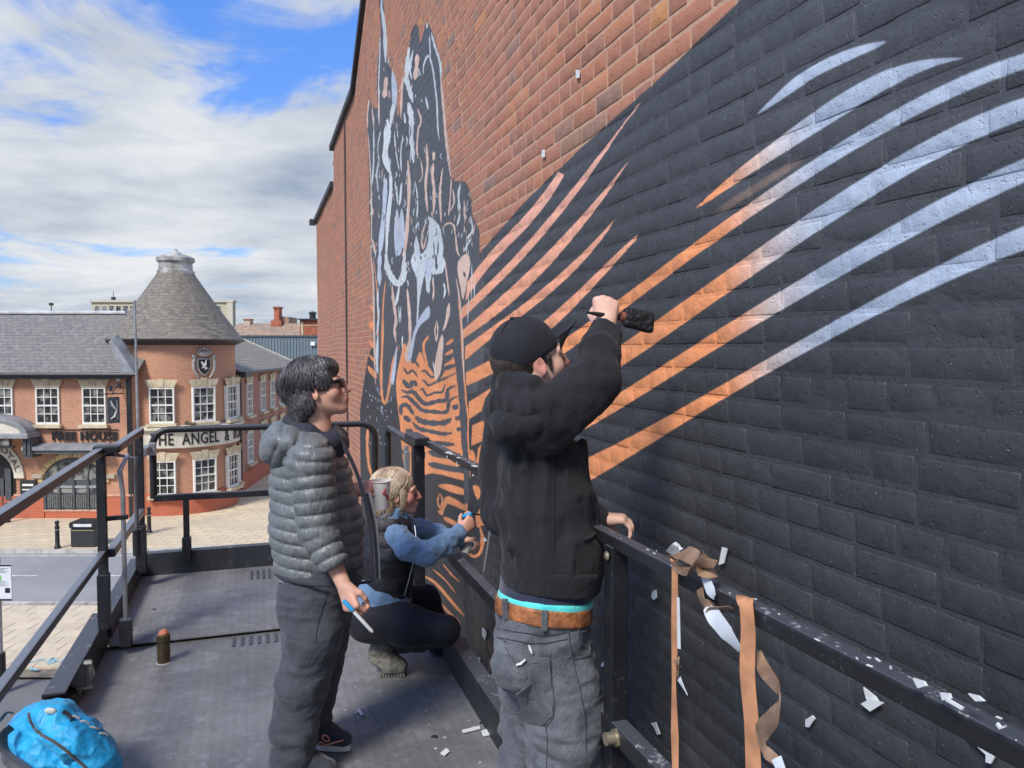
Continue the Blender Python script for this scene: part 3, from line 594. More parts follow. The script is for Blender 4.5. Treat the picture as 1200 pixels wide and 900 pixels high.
fm = bpy.data.meshes.new('paving_flag'); t = MB(); t.box((0, 0, 0), (.585, .435, .06)); bm = bmesh.new()
tmp = t.build('paving_flag', M_FLAG, bevel=.006); fm = tmp.data; bpy.data.objects.remove(tmp)
k = 0
for j in range(9):
    y = 16.55+j*.45+.2
    for i in range(34):
        x = -15.6+i*.6+(.3 if j % 2 else 0)
        if k >= 290 or x > 4.6 or (y > 20.6): continue
        u = 600+FPX*x/y
        if u < -40 or 330 < u: continue
        o = bpy.data.objects.new('paving_flag', fm); COL.objects.link(o); o.parent = bed; o.location = CR @ Vector((x, y, .10+random.uniform(-.004, .004))); o.rotation_euler = (random.gauss(0, .004), random.gauss(0, .004), -YAW); k += 1
sheet('tarmac', [(-70, 3), (30, 3), (30, 16.0), (5, 16.0), (-70, 16.55)], .02, M_TARM)
b = MB(); M_UT = mat('utility_paint', (.25, .50, .58), .9, var=.2, scale=20)     # surveyor's blue marks on the flags
def ut(pts, w=.05):
    P = [CR.inverted() @ at_z(u, v, .137) for u, v in pts]
    for a, c in zip(P, P[1:]): b.bar((a.x, a.y, .1365), (c.x, c.y, .1365), w, .002)
ut([(32, 777), (50, 772), (52, 774)]); ut([(55, 776), (62, 771), (66, 775), (56, 778)], .07); ut([(72, 776), (78, 771), (84, 775), (74, 778)], .07); ut([(34, 783), (44, 785)], .07)
o = b.build('paint_mark', M_UT, frame=CR); tag(o, kind='structure')
# ---------------------------------------------------------------- bollards, bin, column, street sign
M_IRON = mat('black_iron', (.02, .02, .022), .45, var=.1); M_STEEL = mat('galvanised_steel', (.42, .43, .44), .45, metal=.7, scale=12, var=.1)
M_BRASSY = mat('silver_band', (.6, .6, .58), .35, metal=.8)
def bollard(u, v, label, h=.98, first=None):
    l = at_z(u, v, .135)
    t = thing('bollard', label, 'bollard', l, 0, 'black bollards on the far pavement')
    b = MB(); b.lathe([(.11, 0), (.11, .05), (.075, .09), (.07, h*.72), (.082, h*.74), (.082, h*.78), (.06, h*.80), (.055, h*.88), (.075, h*.90), (.078, h*.95), (.05, h*.99), (.0, h)], l, 14); b.build('post', M_IRON, t)
    b = MB(); b.lathe([(.0765, h*.66), (.0765, h*.685)], l, 14, cap=False); b.build('band', M_BRASSY, t)
bollard(67.5, 642.5, 'black cast iron bollard between the pub arches and the kerb, left of the litter bin')
bollard(175, 624, 'black cast iron bollard beneath the rotunda of the pub, right of the litter bin')
bollard(9, 612, 'black cast iron bollard at the far left beside the porch doorway', .8)
l = at_z(97, 641.5, .135)
t = thing('litter_bin', 'wide black litter bin with pale slot standing on the far pavement before the arched doors', 'litter bin', l, -YAW)
Lf = CR.inverted() @ l; b = MB(); b.span((Lf.x-.42, Lf.y, .14), (Lf.x+.42, Lf.y+.5, .80)); b.build('body', mat('bin_black', (.03, .033, .035), .5), t, CR, bevel=.02)
b = MB(); b.prism([(Lf.x-.45, Lf.y-.03, .82), (Lf.x+.45, Lf.y-.03, .82), (Lf.x+.45, Lf.y-.03, 1.0), (Lf.x+.33, Lf.y-.03, 1.06), (Lf.x-.33, Lf.y-.03, 1.06), (Lf.x-.45, Lf.y-.03, 1.0)], (0, .56, 0)); b.build('hood', M_IRON, t, CR, bevel=.015)
b = MB(); b.span((Lf.x-.30, Lf.y-.036, .87), (Lf.x+.34, Lf.y-.031, .97)); b.build('slot_label', mat('label_white', (.7, .7, .68), .6), t, CR)
b = MB(); b.span((Lf.x-.42, Lf.y-.012, .72), (Lf.x+.42, Lf.y-.002, .745)); b.build('trim', mat('gold_trim', (.35, .28, .13), .5), t, CR)
l = at_z(166, 628, .135)
t = thing('lamp_column', 'tall plain grey lamp column standing on the pavement in front of the rotunda', 'lamp post', l)
top = at_d(158, 352, (l.dot(f_)))
b = MB(); b.tube([l, l+Vector((0, 0, 1.3))], .075, 10); b.tube([l+Vector((0, 0, 1.3)), Vector((l.x-.05, l.y, 5)), Vector((top.x, l.y, top.z))], [.06, .052, .035], 10); b.build('column', mat('grey_column', (.30, .31, .31), .5, metal=.3), t)
b = MB(); b.box(l+Vector((0, 0, .06)), (.22, .22, .12)); b.build('base', M_IRON, t)
# white sign with a black foot to its post, cut by the left edge of the photograph
l = at_z(4, 812, .03); l.z = .03; Z0 = l.dot(f_)
t = thing('parking_sign', 'white parking notice with a green panel on a steel post by the dark tarmac', 'sign', l, -YAW)
Lf = CR.inverted() @ l; b = MB(); b.tube([(Lf.x-.03, Lf.y, .03), (Lf.x-.03, Lf.y, q(0, 655, Z0).z+.05)], .045, 10); b.build('pole', M_STEEL, t, CR)
b = MB(); b.tube([(Lf.x-.03, Lf.y, .03), (Lf.x-.03, Lf.y, q(0, 765, Z0).z)], .085, 12); b.build('pole_sleeve', M_IRON, t, CR); zt, zb = q(0, 660, Z0).z, q(0, 702, Z0).z
x1 = q(17, 680, Z0).x
b = MB(); b.span((x1-.62, Lf.y-.10, zb), (x1, Lf.y-.075, zt)); b.build('plate', mat('sign_white', (.72, .74, .76), .5, var=.03), t, CR, bevel=.003)
b = MB(); b.span((x1-.62, Lf.y-.104, zb), (x1, Lf.y-.101, zb+.035)); b.build('black_band', M_IRON, t, CR)
b = MB(); b.span((x1-.62, Lf.y-.104, zt-.035), (x1, Lf.y-.101, zt)); b.build('black_band', M_IRON, t, CR)
b = MB(); b.span((x1-.13, Lf.y-.104, zb+.16), (x1-.03, Lf.y-.101, zb+.26)); b.build('black_square', M_IRON, t, CR)
b = MB(); b.span((x1-.60, Lf.y-.104, zt-.34), (x1-.2, Lf.y-.101, zt-.22)); b.build('green_panel', mat('sign_green', (.22, .62, .20), .5), t, CR)
b = MB()
for k in range(5): b.span((x1-.6, Lf.y-.104, zt-.08-.022*k), (x1-.05-.05*(k % 3), Lf.y-.102, zt-.07-.022*k))
for k in range(6): b.span((x1-.6, Lf.y-.104, zb+.30+.02*k), (x1-.06-.06*(k % 2), Lf.y-.102, zb+.306+.02*k))
b.build('small_print', mat('print_grey', (.25, .28, .3), .6), t, CR)
# ================================================================ the pub across the street
FY = 31.4; DC = (q(208.5, 450, 34.2).x, 34.2); DR = 2.42
def text_mesh(s, size, ext, bold=.0):
    c = bpy.data.curves.new('t', 'FONT'); c.body = s; c.size = size; c.extrude = ext; c.offset = bold; c.space_character = 1.08; c.resolution_u = 3
    o = bpy.data.objects.new('t', c); COL.objects.link(o); bpy.context.view_layer.update()
    me = bpy.data.meshes.new_from_object(o); vs = [v.co.copy() for v in me.vertices]; fs = [tuple(p.vertices) for p in me.polygons]
    bpy.data.objects.remove(o); bpy.data.meshes.remove(me); return vs, fs
def masonry(name, drum=False, c1=(.50, .225, .125), c2=(.41, .18, .10), mort=(.52, .38, .29), bw=.23, rh=.075, axis='x'):
    m, N, L, P = new_mat(name); T = NT(m, N, L); pos = T.geo(); x, y, z = T.sep(pos); cx, sn = cos(YAW), sin(YAW)
    lx = T.math('SUBTRACT', T.math('MULTIPLY', x, cx), T.math('MULTIPLY', y, sn)); ly = T.math('ADD', T.math('MULTIPLY', x, sn), T.math('MULTIPLY', y, cx))
    if drum: s = T.math('MULTIPLY', T.math('ARCTAN2', T.math('SUBTRACT', lx, DC[0]), T.math('SUBTRACT', ly, DC[1])), DR)
    else: s = T.math('ADD', lx, T.math('MULTIPLY', ly, 1.0)) if axis == 'x' else ly
    br = N.new('ShaderNodeTexBrick'); L.new(T.xyz(s, z, 0.), br.inputs[0]); br.inputs['Scale'].default_value = 1; br.inputs['Brick Width'].default_value = bw; br.inputs['Row Height'].default_value = rh
    br.inputs['Mortar Size'].default_value = .008; br.inputs['Mortar Smooth'].default_value = .3; br.inputs['Color1'].default_value = (*c1, 1); br.inputs['Color2'].default_value = (*c2, 1); br.inputs['Mortar'].default_value = (*mort, 1)
    n = T.noise(T.xyz(T.math('MULTIPLY', s, 4.3), T.math('MULTIPLY', z, 13.3), 0.), 1.0, 2); n2 = T.noise(pos, .6, 4, .6)
    c = T.mix(T.rng(n, .30, .72, 0, .65), br.outputs[0], (c1[0]*1.25, c1[1]*1.45, c1[2]*1.5, 1)); c = T.mix(T.rng(n, .60, .66, 0, .5), c, (.17, .09, .08, 1)); c = T.mix(T.rng(n2, .35, .7, 0, .3), c, (.26, .13, .10, 1))
    L.new(c, P.inputs['Base Color']); P.inputs['Roughness'].default_value = .9; L.new(T.bump(br.outputs['Fac'], -.5, .008), P.inputs['Normal']); return m
M_PB = masonry('pub_brick'); M_DB = masonry('drum_brick', True); M_PL = masonry('red_plinth', False, (.48, .12, .055), (.42, .10, .05), (.46, .17, .10)); M_PLD = masonry('red_plinth_drum', True, (.48, .12, .055), (.42, .10, .05), (.46, .17, .10))
def slate(name, cone=False, axis='x', c1=(.185, .18, .175), c2=(.13, .128, .13), bw=.26, rh=.13, s_=1.0):
    m, N, L, P = new_mat(name); T = NT(m, N, L); pos = T.geo(); x, y, z = T.sep(pos); cx, sn = cos(YAW), sin(YAW)
    lx = T.math('SUBTRACT', T.math('MULTIPLY', x, cx), T.math('MULTIPLY', y, sn)); ly = T.math('ADD', T.math('MULTIPLY', x, sn), T.math('MULTIPLY', y, cx))
    if cone: s = T.math('MULTIPLY', T.math('ARCTAN2', T.math('SUBTRACT', lx, DC[0]), T.math('SUBTRACT', ly, DC[1])), 1.9)
    else: s = lx if axis == 'x' else ly
    br = N.new('ShaderNodeTexBrick'); L.new(T.xyz(s, z, 0.), br.inputs[0]); br.inputs['Scale'].default_value = 1; br.inputs['Brick Width'].default_value = bw; br.inputs['Row Height'].default_value = rh
    br.inputs['Mortar Size'].default_value = .012; br.inputs['Mortar Smooth'].default_value = .4; br.inputs['Color1'].default_value = (*c1, 1); br.inputs['Color2'].default_value = (*c2, 1); br.inputs['Mortar'].default_value = (.075, .073, .07, 1)
    n = T.noise(T.xyz(T.math('MULTIPLY', s, 3.8), T.math('MULTIPLY', z, 7.7), 0.), 1, 2); n2 = T.noise(pos, .8, 5, .65)
    c = T.mix(T.rng(n, .42, .66, 0, .6), br.outputs[0], (c1[0]*1.4, c1[1]*1.36, c1[2]*1.25, 1)); c = T.mix(T.rng(n2, .42, .68, 0, .55), c, (.20, .175, .14, 1)); c = T.mix(T.rng(T.noise(pos, 2.2, 6, .7), .60, .72, 0, .5), c, (.10, .10, .075, 1))
    L.new(c, P.inputs['Base Color']); P.inputs['Roughness'].default_value = .75; L.new(T.bump(br.outputs['Fac'], -.7, .012), P.inputs['Normal']); return m
M_SL = slate('pub_slate', c1=(.19, .18, .17), c2=(.155, .15, .145)); M_SLC = slate('cone_slate', True, c1=(.20, .175, .14), c2=(.125, .11, .09)); M_SLW = slate('wing_slate', axis='y', c1=(.26, .23, .19), c2=(.20, .18, .15))
M_STONE = mat('cream_stone', (.60, .50, .33), .85, var=.12, scale=3); M_STONE2 = mat('worn_stone', (.54, .46, .34), .85, var=.15, scale=3); M_WHITE = mat('white_sash', (.78, .76, .70), .5, var=.04)
M_GUT = mat('black_gutter', (.03, .032, .035), .4); M_LEAD = mat('lead_sheet', (.30, .31, .32), .5, var=.15, scale=2, metal=.2); M_BAND = mat('cream_fascia', (.66, .61, .50), .7, var=.08, scale=2); M_DGREY = mat('dark_grey_joinery', (.075, .082, .088), .5, var=.15)
M_LET = mat('dark_lettering', (.018, .016, .015), .5)
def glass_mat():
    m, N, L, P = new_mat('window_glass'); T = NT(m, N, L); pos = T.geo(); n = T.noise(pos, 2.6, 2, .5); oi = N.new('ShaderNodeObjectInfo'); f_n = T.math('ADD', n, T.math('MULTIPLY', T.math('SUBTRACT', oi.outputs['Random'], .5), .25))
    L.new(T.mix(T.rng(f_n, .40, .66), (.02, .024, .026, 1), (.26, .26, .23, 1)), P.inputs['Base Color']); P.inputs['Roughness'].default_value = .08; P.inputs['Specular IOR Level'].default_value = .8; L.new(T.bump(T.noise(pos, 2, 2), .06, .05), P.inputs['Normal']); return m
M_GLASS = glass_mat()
pub = thing('pub_building', 'red brick pub with a conical slate rotunda, cream fascia and sash windows across the street', 'pub', (DC[0], FY, .13), 0, frame=CR)
def PZ(v, Z): return EYE-(v-410)*Z/FPX*1.0
def PX(u, Z): return (u-600)/FPX*Z
xr = PX(154.5, FY); xl = -32
# main block
b = MB(); b.span((xl, FY, .5), (xr, FY+9, 6.12)); b.build('wall', M_PB, pub, CR)
b = MB(); b.span((xl, FY-.10, .1), (PX(14, FY), FY+.03, 1.05)); b.span((PX(14, FY), FY-.10, .1), (PX(48.5, FY), FY+.03, 1.05)); b.span((PX(48.5, FY), FY-.06, .1), (PX(119.5, FY), FY+.3, .42)); b.span((PX(119.5, FY), FY-.10, .1), (xr, FY+.03, 1.05)); b.build('plinth', M_PL, pub, CR)
b = MB()
for a, c in ((14, 48.5), (119.5, 154)): b.span((PX(a, FY), FY-.13, 1.05), (PX(c, FY), FY+.04, 1.14))
b.span((PX(48.5, FY), FY-.09, .42), (PX(119.5, FY), FY+.3, .49)); b.build('plinth_course', mat('pink_stone', (.60, .34, .24), .85), pub, CR)
ez = 6.10; rz = 8.70; ry = FY+3.3
b = MB(); b.prism([(xl, FY-.42, ez), (xl, ry, rz), (xl, ry+3.7, ez), (xl, ry+3.7, ez-.12), (xl, ry, rz-.14), (xl, FY-.42, ez-.10)], (xr+.35-xl, 0, 0)); b.build('roof', M_SL, pub, CR)
b = MB(); b.span((xl, ry-.16, rz-.04), (PX(150, ry), ry+.16, rz+.10)); b.build('ridge', mat('pale_ridge', (.55, .56, .58), .6, var=.1, scale=2), pub, CR, bevel=.04)
b = MB(); b.tube([(xl, FY-.47, ez-.03), (xr+.4, FY-.47, ez-.03)], .075, 8); b.span((xl, FY-.40, ez-.22), (xr+.02, FY-.02, ez-.10)); b.build('gutter', M_GUT, pub, CR)
b = MB(); b.tube([(xr-.07, FY-.1, ez-.2), (xr-.07, FY-.08, .2)], .06, 8); b.tube([(PX(150, FY), FY-.1, ez-.2), (PX(150, FY), FY-.08, .2)], .05, 8); b.build('downpipe', M_GUT, pub, CR)
b = MB(); b.prism([(PX(133, FY), FY-.35, PZ(398, FY)-.1), (PX(137, FY), FY-.35, PZ(398, FY)), (xr+.3, FY-.4, ez+.02), (xr-.25, FY-.42, ez+.02)], (0, .5, .25)); b.build('valley_lead', M_LEAD, pub, CR)
b = MB(); b.tube([(PX(62, ry), ry, rz), (PX(62, ry), ry, rz+.35)], .02, 6); b.box((PX(62, ry), ry, rz+.4), (.16, .1, .12)); b.build('aerial', M_GUT, pub, CR)
# sash windows: local frame x right, y inward, z up, origin at the bottom centre on the wall face
def sash(M, w, h, name='window', deep=.10, cols=3, lint=True, sill=True, rows=4):
    fr = MB(); F_ = .055; fr.box((-w/2+F_/2, deep*.4, h/2), (F_, deep, h)); fr.box((w/2-F_/2, deep*.4, h/2), (F_, deep, h)); fr.box((0, deep*.4, h-F_/2), (w-2*F_, deep-.004, F_)); fr.box((0, deep*.4, .045), (w-2*F_, deep-.004, .09))
    iw = w-2*F_; ih = h-F_-.09; z0 = .09
    fr.box((0, deep*.4, z0+ih/2), (iw, .07, .06))
    for k in range(1, cols): fr.box((-iw/2+iw*k/cols, deep*.4, z0+ih/2), (.028, .05, ih))
    for k in range(1, rows):
        if k*2 != rows: fr.box((0, deep*.4, z0+ih*k/rows), (iw, .046, .028))
    FM = CR @ M; wd = fr.build(name, M_WHITE, pub, FM)
    g = MB()
    if w*FPX/34/cols > 10: pass
    g.add([(-iw/2, deep*.55, z0), (iw/2, deep*.55, z0), (iw/2, deep*.55, z0+ih), (-iw/2, deep*.55, z0+ih)], [(0, 1, 2, 3)]); g.build('pane', M_GLASS, wd, FM, fix=False)
    if sill: s = MB(); s.box((0, -.05, -.07), (w+.22, .22, .13)); s.build('sill', M_STONE, wd, FM, bevel=.01)
    if lint:
        l = MB(); H = .33; n = 5
        for k in range(n):
            a0 = -w/2-.03+(w+.06)*k/n+.006; a1 = -w/2-.03+(w+.06)*(k+1)/n-.006; t0 = -w/2-.17+(w+.34)*k/n+.006; t1 = -w/2-.17+(w+.34)*(k+1)/n-.006
            up = .05 if k == 2 else 0
            l.prism([(a0, -.025-(.015 if k == 2 else 0), h+.01), (a1, -.025-(.015 if k == 2 else 0), h+.01), (t1, -.025-(.015 if k == 2 else 0), h+H+up), (t0, -.025-(.015 if k == 2 else 0), h+H+up)], (0, .06, 0))
        l.build('lintel', M_STONE, wd, FM)
    return wd
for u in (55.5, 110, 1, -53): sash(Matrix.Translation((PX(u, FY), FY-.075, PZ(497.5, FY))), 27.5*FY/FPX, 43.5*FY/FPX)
# ground floor: arched doors with a cream hood mould
ax = PX(84, FY); aw = (119.5-48.5)*FY/FPX/2; zs_ = PZ(566, FY); za = PZ(537, FY)
arc = [(ax+aw*cos(a), zs_+(za-zs_)*sin(a)) for a in [pi*k/24 for k in range(25)]]
b = MB(); b.prism([(x, FY-.035, z) for x, z in [(ax+aw, .49)]+arc+[(ax-aw, .49)]], (0, .02, 0)); door = b.build('arched_door', M_DGREY, pub, CR)
b = MB()
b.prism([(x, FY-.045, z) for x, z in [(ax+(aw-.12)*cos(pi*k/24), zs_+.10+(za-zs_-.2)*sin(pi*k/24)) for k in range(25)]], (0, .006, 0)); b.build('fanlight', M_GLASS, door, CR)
b = MB(); b.span((ax-aw+.06, FY-.09, PZ(571, FY)-.05), (ax+aw-.06, FY-.03, PZ(571, FY)+.05))
b.build('transom', mat('pale_grey_joinery', (.30, .32, .33), .5), door, CR); b = MB()
for k in range(5): x = ax-aw+.06+(2*aw-.12)*k/4; b.span((x-.045, FY-.10, .5), (x+.045, FY-.03, zs_+.1 if 0 < k < 4 else zs_-.1))
for s in (-1, 1):
    a = ax+s*aw*.45; b.bar((a, FY-.06, zs_), (a+s*.1, FY-.06, za-.25), .05, .05, (0, 1, 0))
b.build('door_frame', M_DGREY, door, CR)
for k in range(4):
    x0 = ax-aw+.06+(2*aw-.12)*k/4+.07; x1 = x0+(2*aw-.12)/4-.14
    g = MB(); g.add([(x0, FY-.052, PZ(584, FY)+.2), (x1, FY-.052, PZ(584, FY)+.2), (x1, FY-.052, PZ(572, FY)-.02), (x0, FY-.052, PZ(572, FY)-.02)], [(0, 1, 2, 3)]); 
    b2 = MB()
    for j in range(5): xx = x0+(x1-x0)*(j+.5)/5; b2.span((xx-(x1-x0)/10+.012, FY-.075, .56), (xx+(x1-x0)/10-.012, FY-.05, PZ(582, FY)+.05))
    b2.build('door_panel', mat('grey_green_board', (.13, .14, .13), .6) if k == 0 else bpy.data.materials['grey_green_board'], door, CR); g.build('pane', M_GLASS, door, CR, fix=False)
b = MB(); n = 22
for k in range(n):
    a0, a1 = pi*(k+.06)/n, pi*(k+.94)/n; pts = [(ax+(aw+r)*cos(a), zs_+(za-zs_+r)*sin(a)) for r, a in ((.03, a0), (.22, a0), (.22, a1), (.03, a1))]; b.prism([(x, FY-.09, z) for x, z in pts], (0, .10, 0))
b.build('door_arch', mat('ochre_stone', (.58, .44, .20), .8, var=.15, scale=3), pub, CR)
b = MB(); b.span((PX(36, FY), FY-.14, PZ(561, FY)), (PX(48, FY), FY+.01, PZ(556, FY))); b.span((PX(120, FY), FY-.14, PZ(561, FY)), (PX(133, FY), FY+.01, PZ(556, FY))); b.build('impost', M_STONE2, pub, CR, bevel=.02)
# dark lead canopy over the doors and the FREE HOUSE letters
b = MB(); b.prism([(PX(34, FY), FY-.05, PZ(519, FY)), (PX(34, FY), FY-.65, PZ(522, FY)), (PX(34, FY), FY-.65, PZ(526, FY)), (PX(34, FY), FY-.05, PZ(530, FY))], (PX(128, FY)-PX(34, FY), 0, 0)); b.build('canopy', M_LEAD, pub, CR)
b = MB(); b.span((PX(34, FY), FY-.58, PZ(530.5, FY)), (PX(128, FY), FY-.1, PZ(526.4, FY))); b.build('canopy_soffit', M_DGREY, pub, CR)
b = MB(); b.span((PX(55, FY), FY-.05, PZ(504.0, FY)), (PX(137.5, FY), FY-.02, PZ(503.2, FY))); b.build('letter_rail', M_GUT, pub, CR)
vs, fs = text_mesh('FREE HOUSE', .47, .02, .018); x0 = min(v.x for v in vs); x1 = max(v.x for v in vs); tx0, tx1 = PX(60, FY), PX(137, FY); sc = (tx1-tx0)/(x1-x0); zb = PZ(516, FY); hh = (PZ(506, FY)-zb)/max(v.y for v in vs)
b = MB(); b.add([(tx0+(v.x-x0)*sc, FY-.06-v.z, zb+v.y*hh) for v in vs], fs); b.build('sign_lettering', M_LET, pub, CR, fix=False)['kind'] = 'stuff'
# hanging sign on its bracket
b = MB(); sx = PX(132, FY-.75); b.tube([(sx+.02, FY, PZ(461, FY)), (sx-.12, FY-1.1, PZ(460, FY))], .025, 6); b.tube([(sx, FY, PZ(455, FY)), (sx-.05, FY-.4, PZ(452, FY)), (sx-.08, FY-.7, PZ(461, FY))], .02, 6)
b.tube([(sx-.6, FY-.8, PZ(461, FY)), (sx+.3, FY-.8, PZ(460, FY))], .02, 6)
for s in (0, 1): b.box((sx-.02+.08*s, FY-.9+.5*s, PZ(454-3*s, FY)), (.10, .10, .22))
hs = b.build('hanging_sign', M_GUT, pub, CR)
HM = Matrix.Translation((sx, FY-.75, PZ(479, FY))) @ Matrix.Rotation(R(48), 4, 'Z'); b = MB(); b.box((0, 0, 0), (.46, .06, 1.05)); b.build('sign_board', M_DGREY, hs, CR @ HM, bevel=.02)
b = MB(); b.tube([(-.13, -.036, -.35), (.02, -.036, -.25), (.10, -.036, 0), (-.05, -.036, .2), (-.12, -.036, .4)], [.02, .05, .03, .05, .015], 6); b.tube([(.12, -.036, -.4), (.12, -.036, .38)], .012, 5); b.build('sign_emblem', mat('pale_emblem', (.5, .48, .45), .6), hs, CR @ HM)
b = MB(); b.box((PX(139.5, FY), FY-.06, PZ(444.5, FY)), (.12, .1, .12)); b.build('alarm_box', M_WHITE, pub, CR)
# porch with curved lead roof, cream tympanum, bracket, and the lettered arch
pcx = -19.3-2.12
b = MB(); arcp = [(pcx+2.05*cos(a), PZ(508, 30.7)+.78*sin(a)) for a in [pi*k/20 for k in range(21)]]; arci = [(pcx+1.8*cos(a), PZ(508, 30.7)+.60*sin(a)) for a in [pi*k/20 for k in range(20, -1, -1)]]
b.prism([(x, 30.55, z) for x, z in arcp+arci], (0, .86, 0)); por = b.build('porch_roof', M_LEAD, pub, CR)
b = MB(); b.prism([(x, 30.65, z) for x, z in arci], (0, .05, 0)); b.build('tympanum', M_BAND, por, CR)
b = MB(); b.span((pcx-2.1, 30.5, PZ(514, 30.7)), (pcx+2.12, FY, PZ(508, 30.7))); b.build('porch_cornice', M_LEAD, por, CR, bevel=.03)
b = MB(); b.span((pcx-1.9, 30.6, PZ(522, 30.7)), (pcx+1.35, 30.65, PZ(514.6, 30.7))); b.build('porch_glazing', M_GLASS, por, CR)
b = MB(); [b.span((pcx-1.9+k*.65-.025, 30.57, PZ(522.5, 30.7)), (pcx-1.9+k*.65+.025, 30.67, PZ(514.4, 30.7))) for k in range(6)]; b.span((pcx-1.95, 30.55, PZ(525, 30.7)), (pcx+1.5, 30.7, PZ(522.6, 30.7))); b.build('porch_frame', M_GUT, por, CR)
b = MB(); b.span((PX(23, 30.7), 30.75, PZ(537, 30.7)), (PX(34, 30.7), FY, PZ(514.6, 30.7))); b.span((PX(24.5, 30.7), 30.70, PZ(534, 30.7)), (PX(27.5, 30.7), 30.76, PZ(517, 30.7))); b.span((PX(29.5, 30.7), 30.70, PZ(534, 30.7)), (PX(32.5, 30.7), 30.76, PZ(517, 30.7))); b.build('porch_bracket', M_DGREY, por, CR)
acx = PX(-15, FY); azc = PZ(561, FY); r0, r1 = 29.5*FY/FPX, 41*FY/FPX
b = MB(); n = 17
for k in range(n):
    a0, a1 = pi*(k+.02)/n, pi*(k+.98)/n; b.prism([(acx+r*cos(a), FY-.10, azc+r*sin(a)*1.12) for r, a in ((r0, a0), (r1, a0), (r1, a1), (r0, a1))], (0, .12, 0))
b.build('lettered_arch', M_BAND, pub, CR)
vs, fs = text_mesh('ANGEL & ROYAL', .30, .01, .006); W_ = max(v.x for v in vs); rm = r0+.10
b = MB(); P_ = []
for v in vs: a = pi*.93-(v.x/W_)*pi*.86; r = rm+v.y; P_.append((acx+r*cos(a), FY-.115-v.z, azc+r*sin(a)*1.12))
b.add(P_, fs); b.build('arch_lettering', mat('faded_lettering', (.16, .14, .12), .6), pub, CR, fix=False)
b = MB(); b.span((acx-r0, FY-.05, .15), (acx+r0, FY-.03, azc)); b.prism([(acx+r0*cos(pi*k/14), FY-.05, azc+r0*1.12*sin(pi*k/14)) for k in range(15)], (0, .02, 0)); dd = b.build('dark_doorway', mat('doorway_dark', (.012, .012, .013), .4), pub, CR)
b = MB(); b.span((PX(4, FY), FY-.12, .9), (PX(11, FY), FY-.05, 2.2)); b.span((PX(-2, FY), FY-.10, .3), (PX(2, FY), FY-.05, azc)); b.build('door_leaf', M_DGREY, pub, CR)
b = MB(); b.span((PX(21, FY), FY-.10, PZ(590, FY)), (PX(40, FY), FY-.03, PZ(563, FY))); mb_ = b.build('menu_board', M_GUT, pub, CR, bevel=.02)
b = MB(); b.span((PX(24, FY), FY-.108, PZ(570, FY)), (PX(37, FY), FY-.101, PZ(567.5, FY))); b.span((PX(24, FY), FY-.108, PZ(575, FY)), (PX(34, FY), FY-.101, PZ(573.5, FY))); b.span((PX(33, FY), FY-.108, PZ(588, FY)), (PX(37, FY), FY-.101, PZ(578, FY))); b.build('menu_text', M_WHITE, mb_, CR)
# ---- the rotunda
def ring(prof, m, name, n=48, par=pub): b = MB(); b.lathe(prof, (DC[0], DC[1], 0), n); return b.build(name, m, par, CR)
ring([(DR, .9), (DR, 7.5)], M_DB, 'rotunda_wall'); ring([(DR+.07, .1), (DR+.07, 1.02), (DR, 1.05)], M_PLD, 'rotunda_plinth')
zc0, zc1 = 3.0, 4.0
fz0, fz1 = PZ(525, 31.9), PZ(503, 31.9)
ring([(DR+.02, fz0-.05), (DR+.16, fz0), (DR+.16, fz1-.12), (DR+.22, fz1-.10), (DR+.34, fz1-.02), (DR+.34, fz1+.05), (DR+.02, fz1+.14)], M_BAND, 'fascia')
zeave = PZ(399, 31.4)
ring([(DR+.30, zeave-.02), (DR+.40, zeave-.02), (DR+.44, zeave+.06), (DR+.30, zeave+.10)], M_GUT, 'rotunda_gutter')
ring([(DR, zeave-.18), (DR+.30, zeave-.04), (DR+.30, zeave+.02)], M_GUT, 'rotunda_soffit')
ztop = PZ(321, 34.2); rtop = 20*34.2/FPX
NS = 24; b = MB(); prof = [(DR+.42, zeave+.05), (DR+.20, zeave+.30)]+[(DR+.20+(rtop-DR-.20)*t, zeave+.30+(ztop-zeave-.30)*t-.05*sin(pi*t)) for t in (.2, .4, .6, .8, 1)]
b.lathe(prof, (DC[0], DC[1], 0), NS); cone = b.build('conical_roof', M_SLC, pub, CR, smooth=True)
for k in range(12):                          # a few slates lifted here and there read as courses from the street
    pass
z0 = ztop; k_ = 34.2/FPX
b = MB(); b.lathe([(20.5*k_, z0-.06), (20.5*k_, z0+.10), (18.5*k_, z0+.14), (18.3*k_, z0+12*k_), (20.8*k_, z0+13.5*k_), (21*k_, z0+17.5*k_), (17*k_, z0+20*k_), (8*k_, z0+23*k_), (3*k_, z0+25.5*k_), (1.8*k_, z0+28*k_), (0, z0+28.5*k_)], (DC[0], DC[1], 0), 32); b.build('cupola', mat('weathered_lead', (.44, .43, .39), .65, var=.25, scale=3), pub, CR)
for lev, (vb, vt) in enumerate(((496, 454), (581, 540))):
    for ang in (-30, 9, 47, 84, 122):
        a = R(ang); Zw = DC[1]-DR*cos(a); zb_ = PZ(vb, 31.95); h = (vb-vt)*31.95/FPX
        M = Matrix.Translation((DC[0]+(DR+.115)*sin(a), Zw-.115*cos(a), zb_)) @ Matrix.Rotation(a, 4, 'Z')
        if ang == -30: continue
        sash(M, 27.5*32/FPX, h, deep=.16)
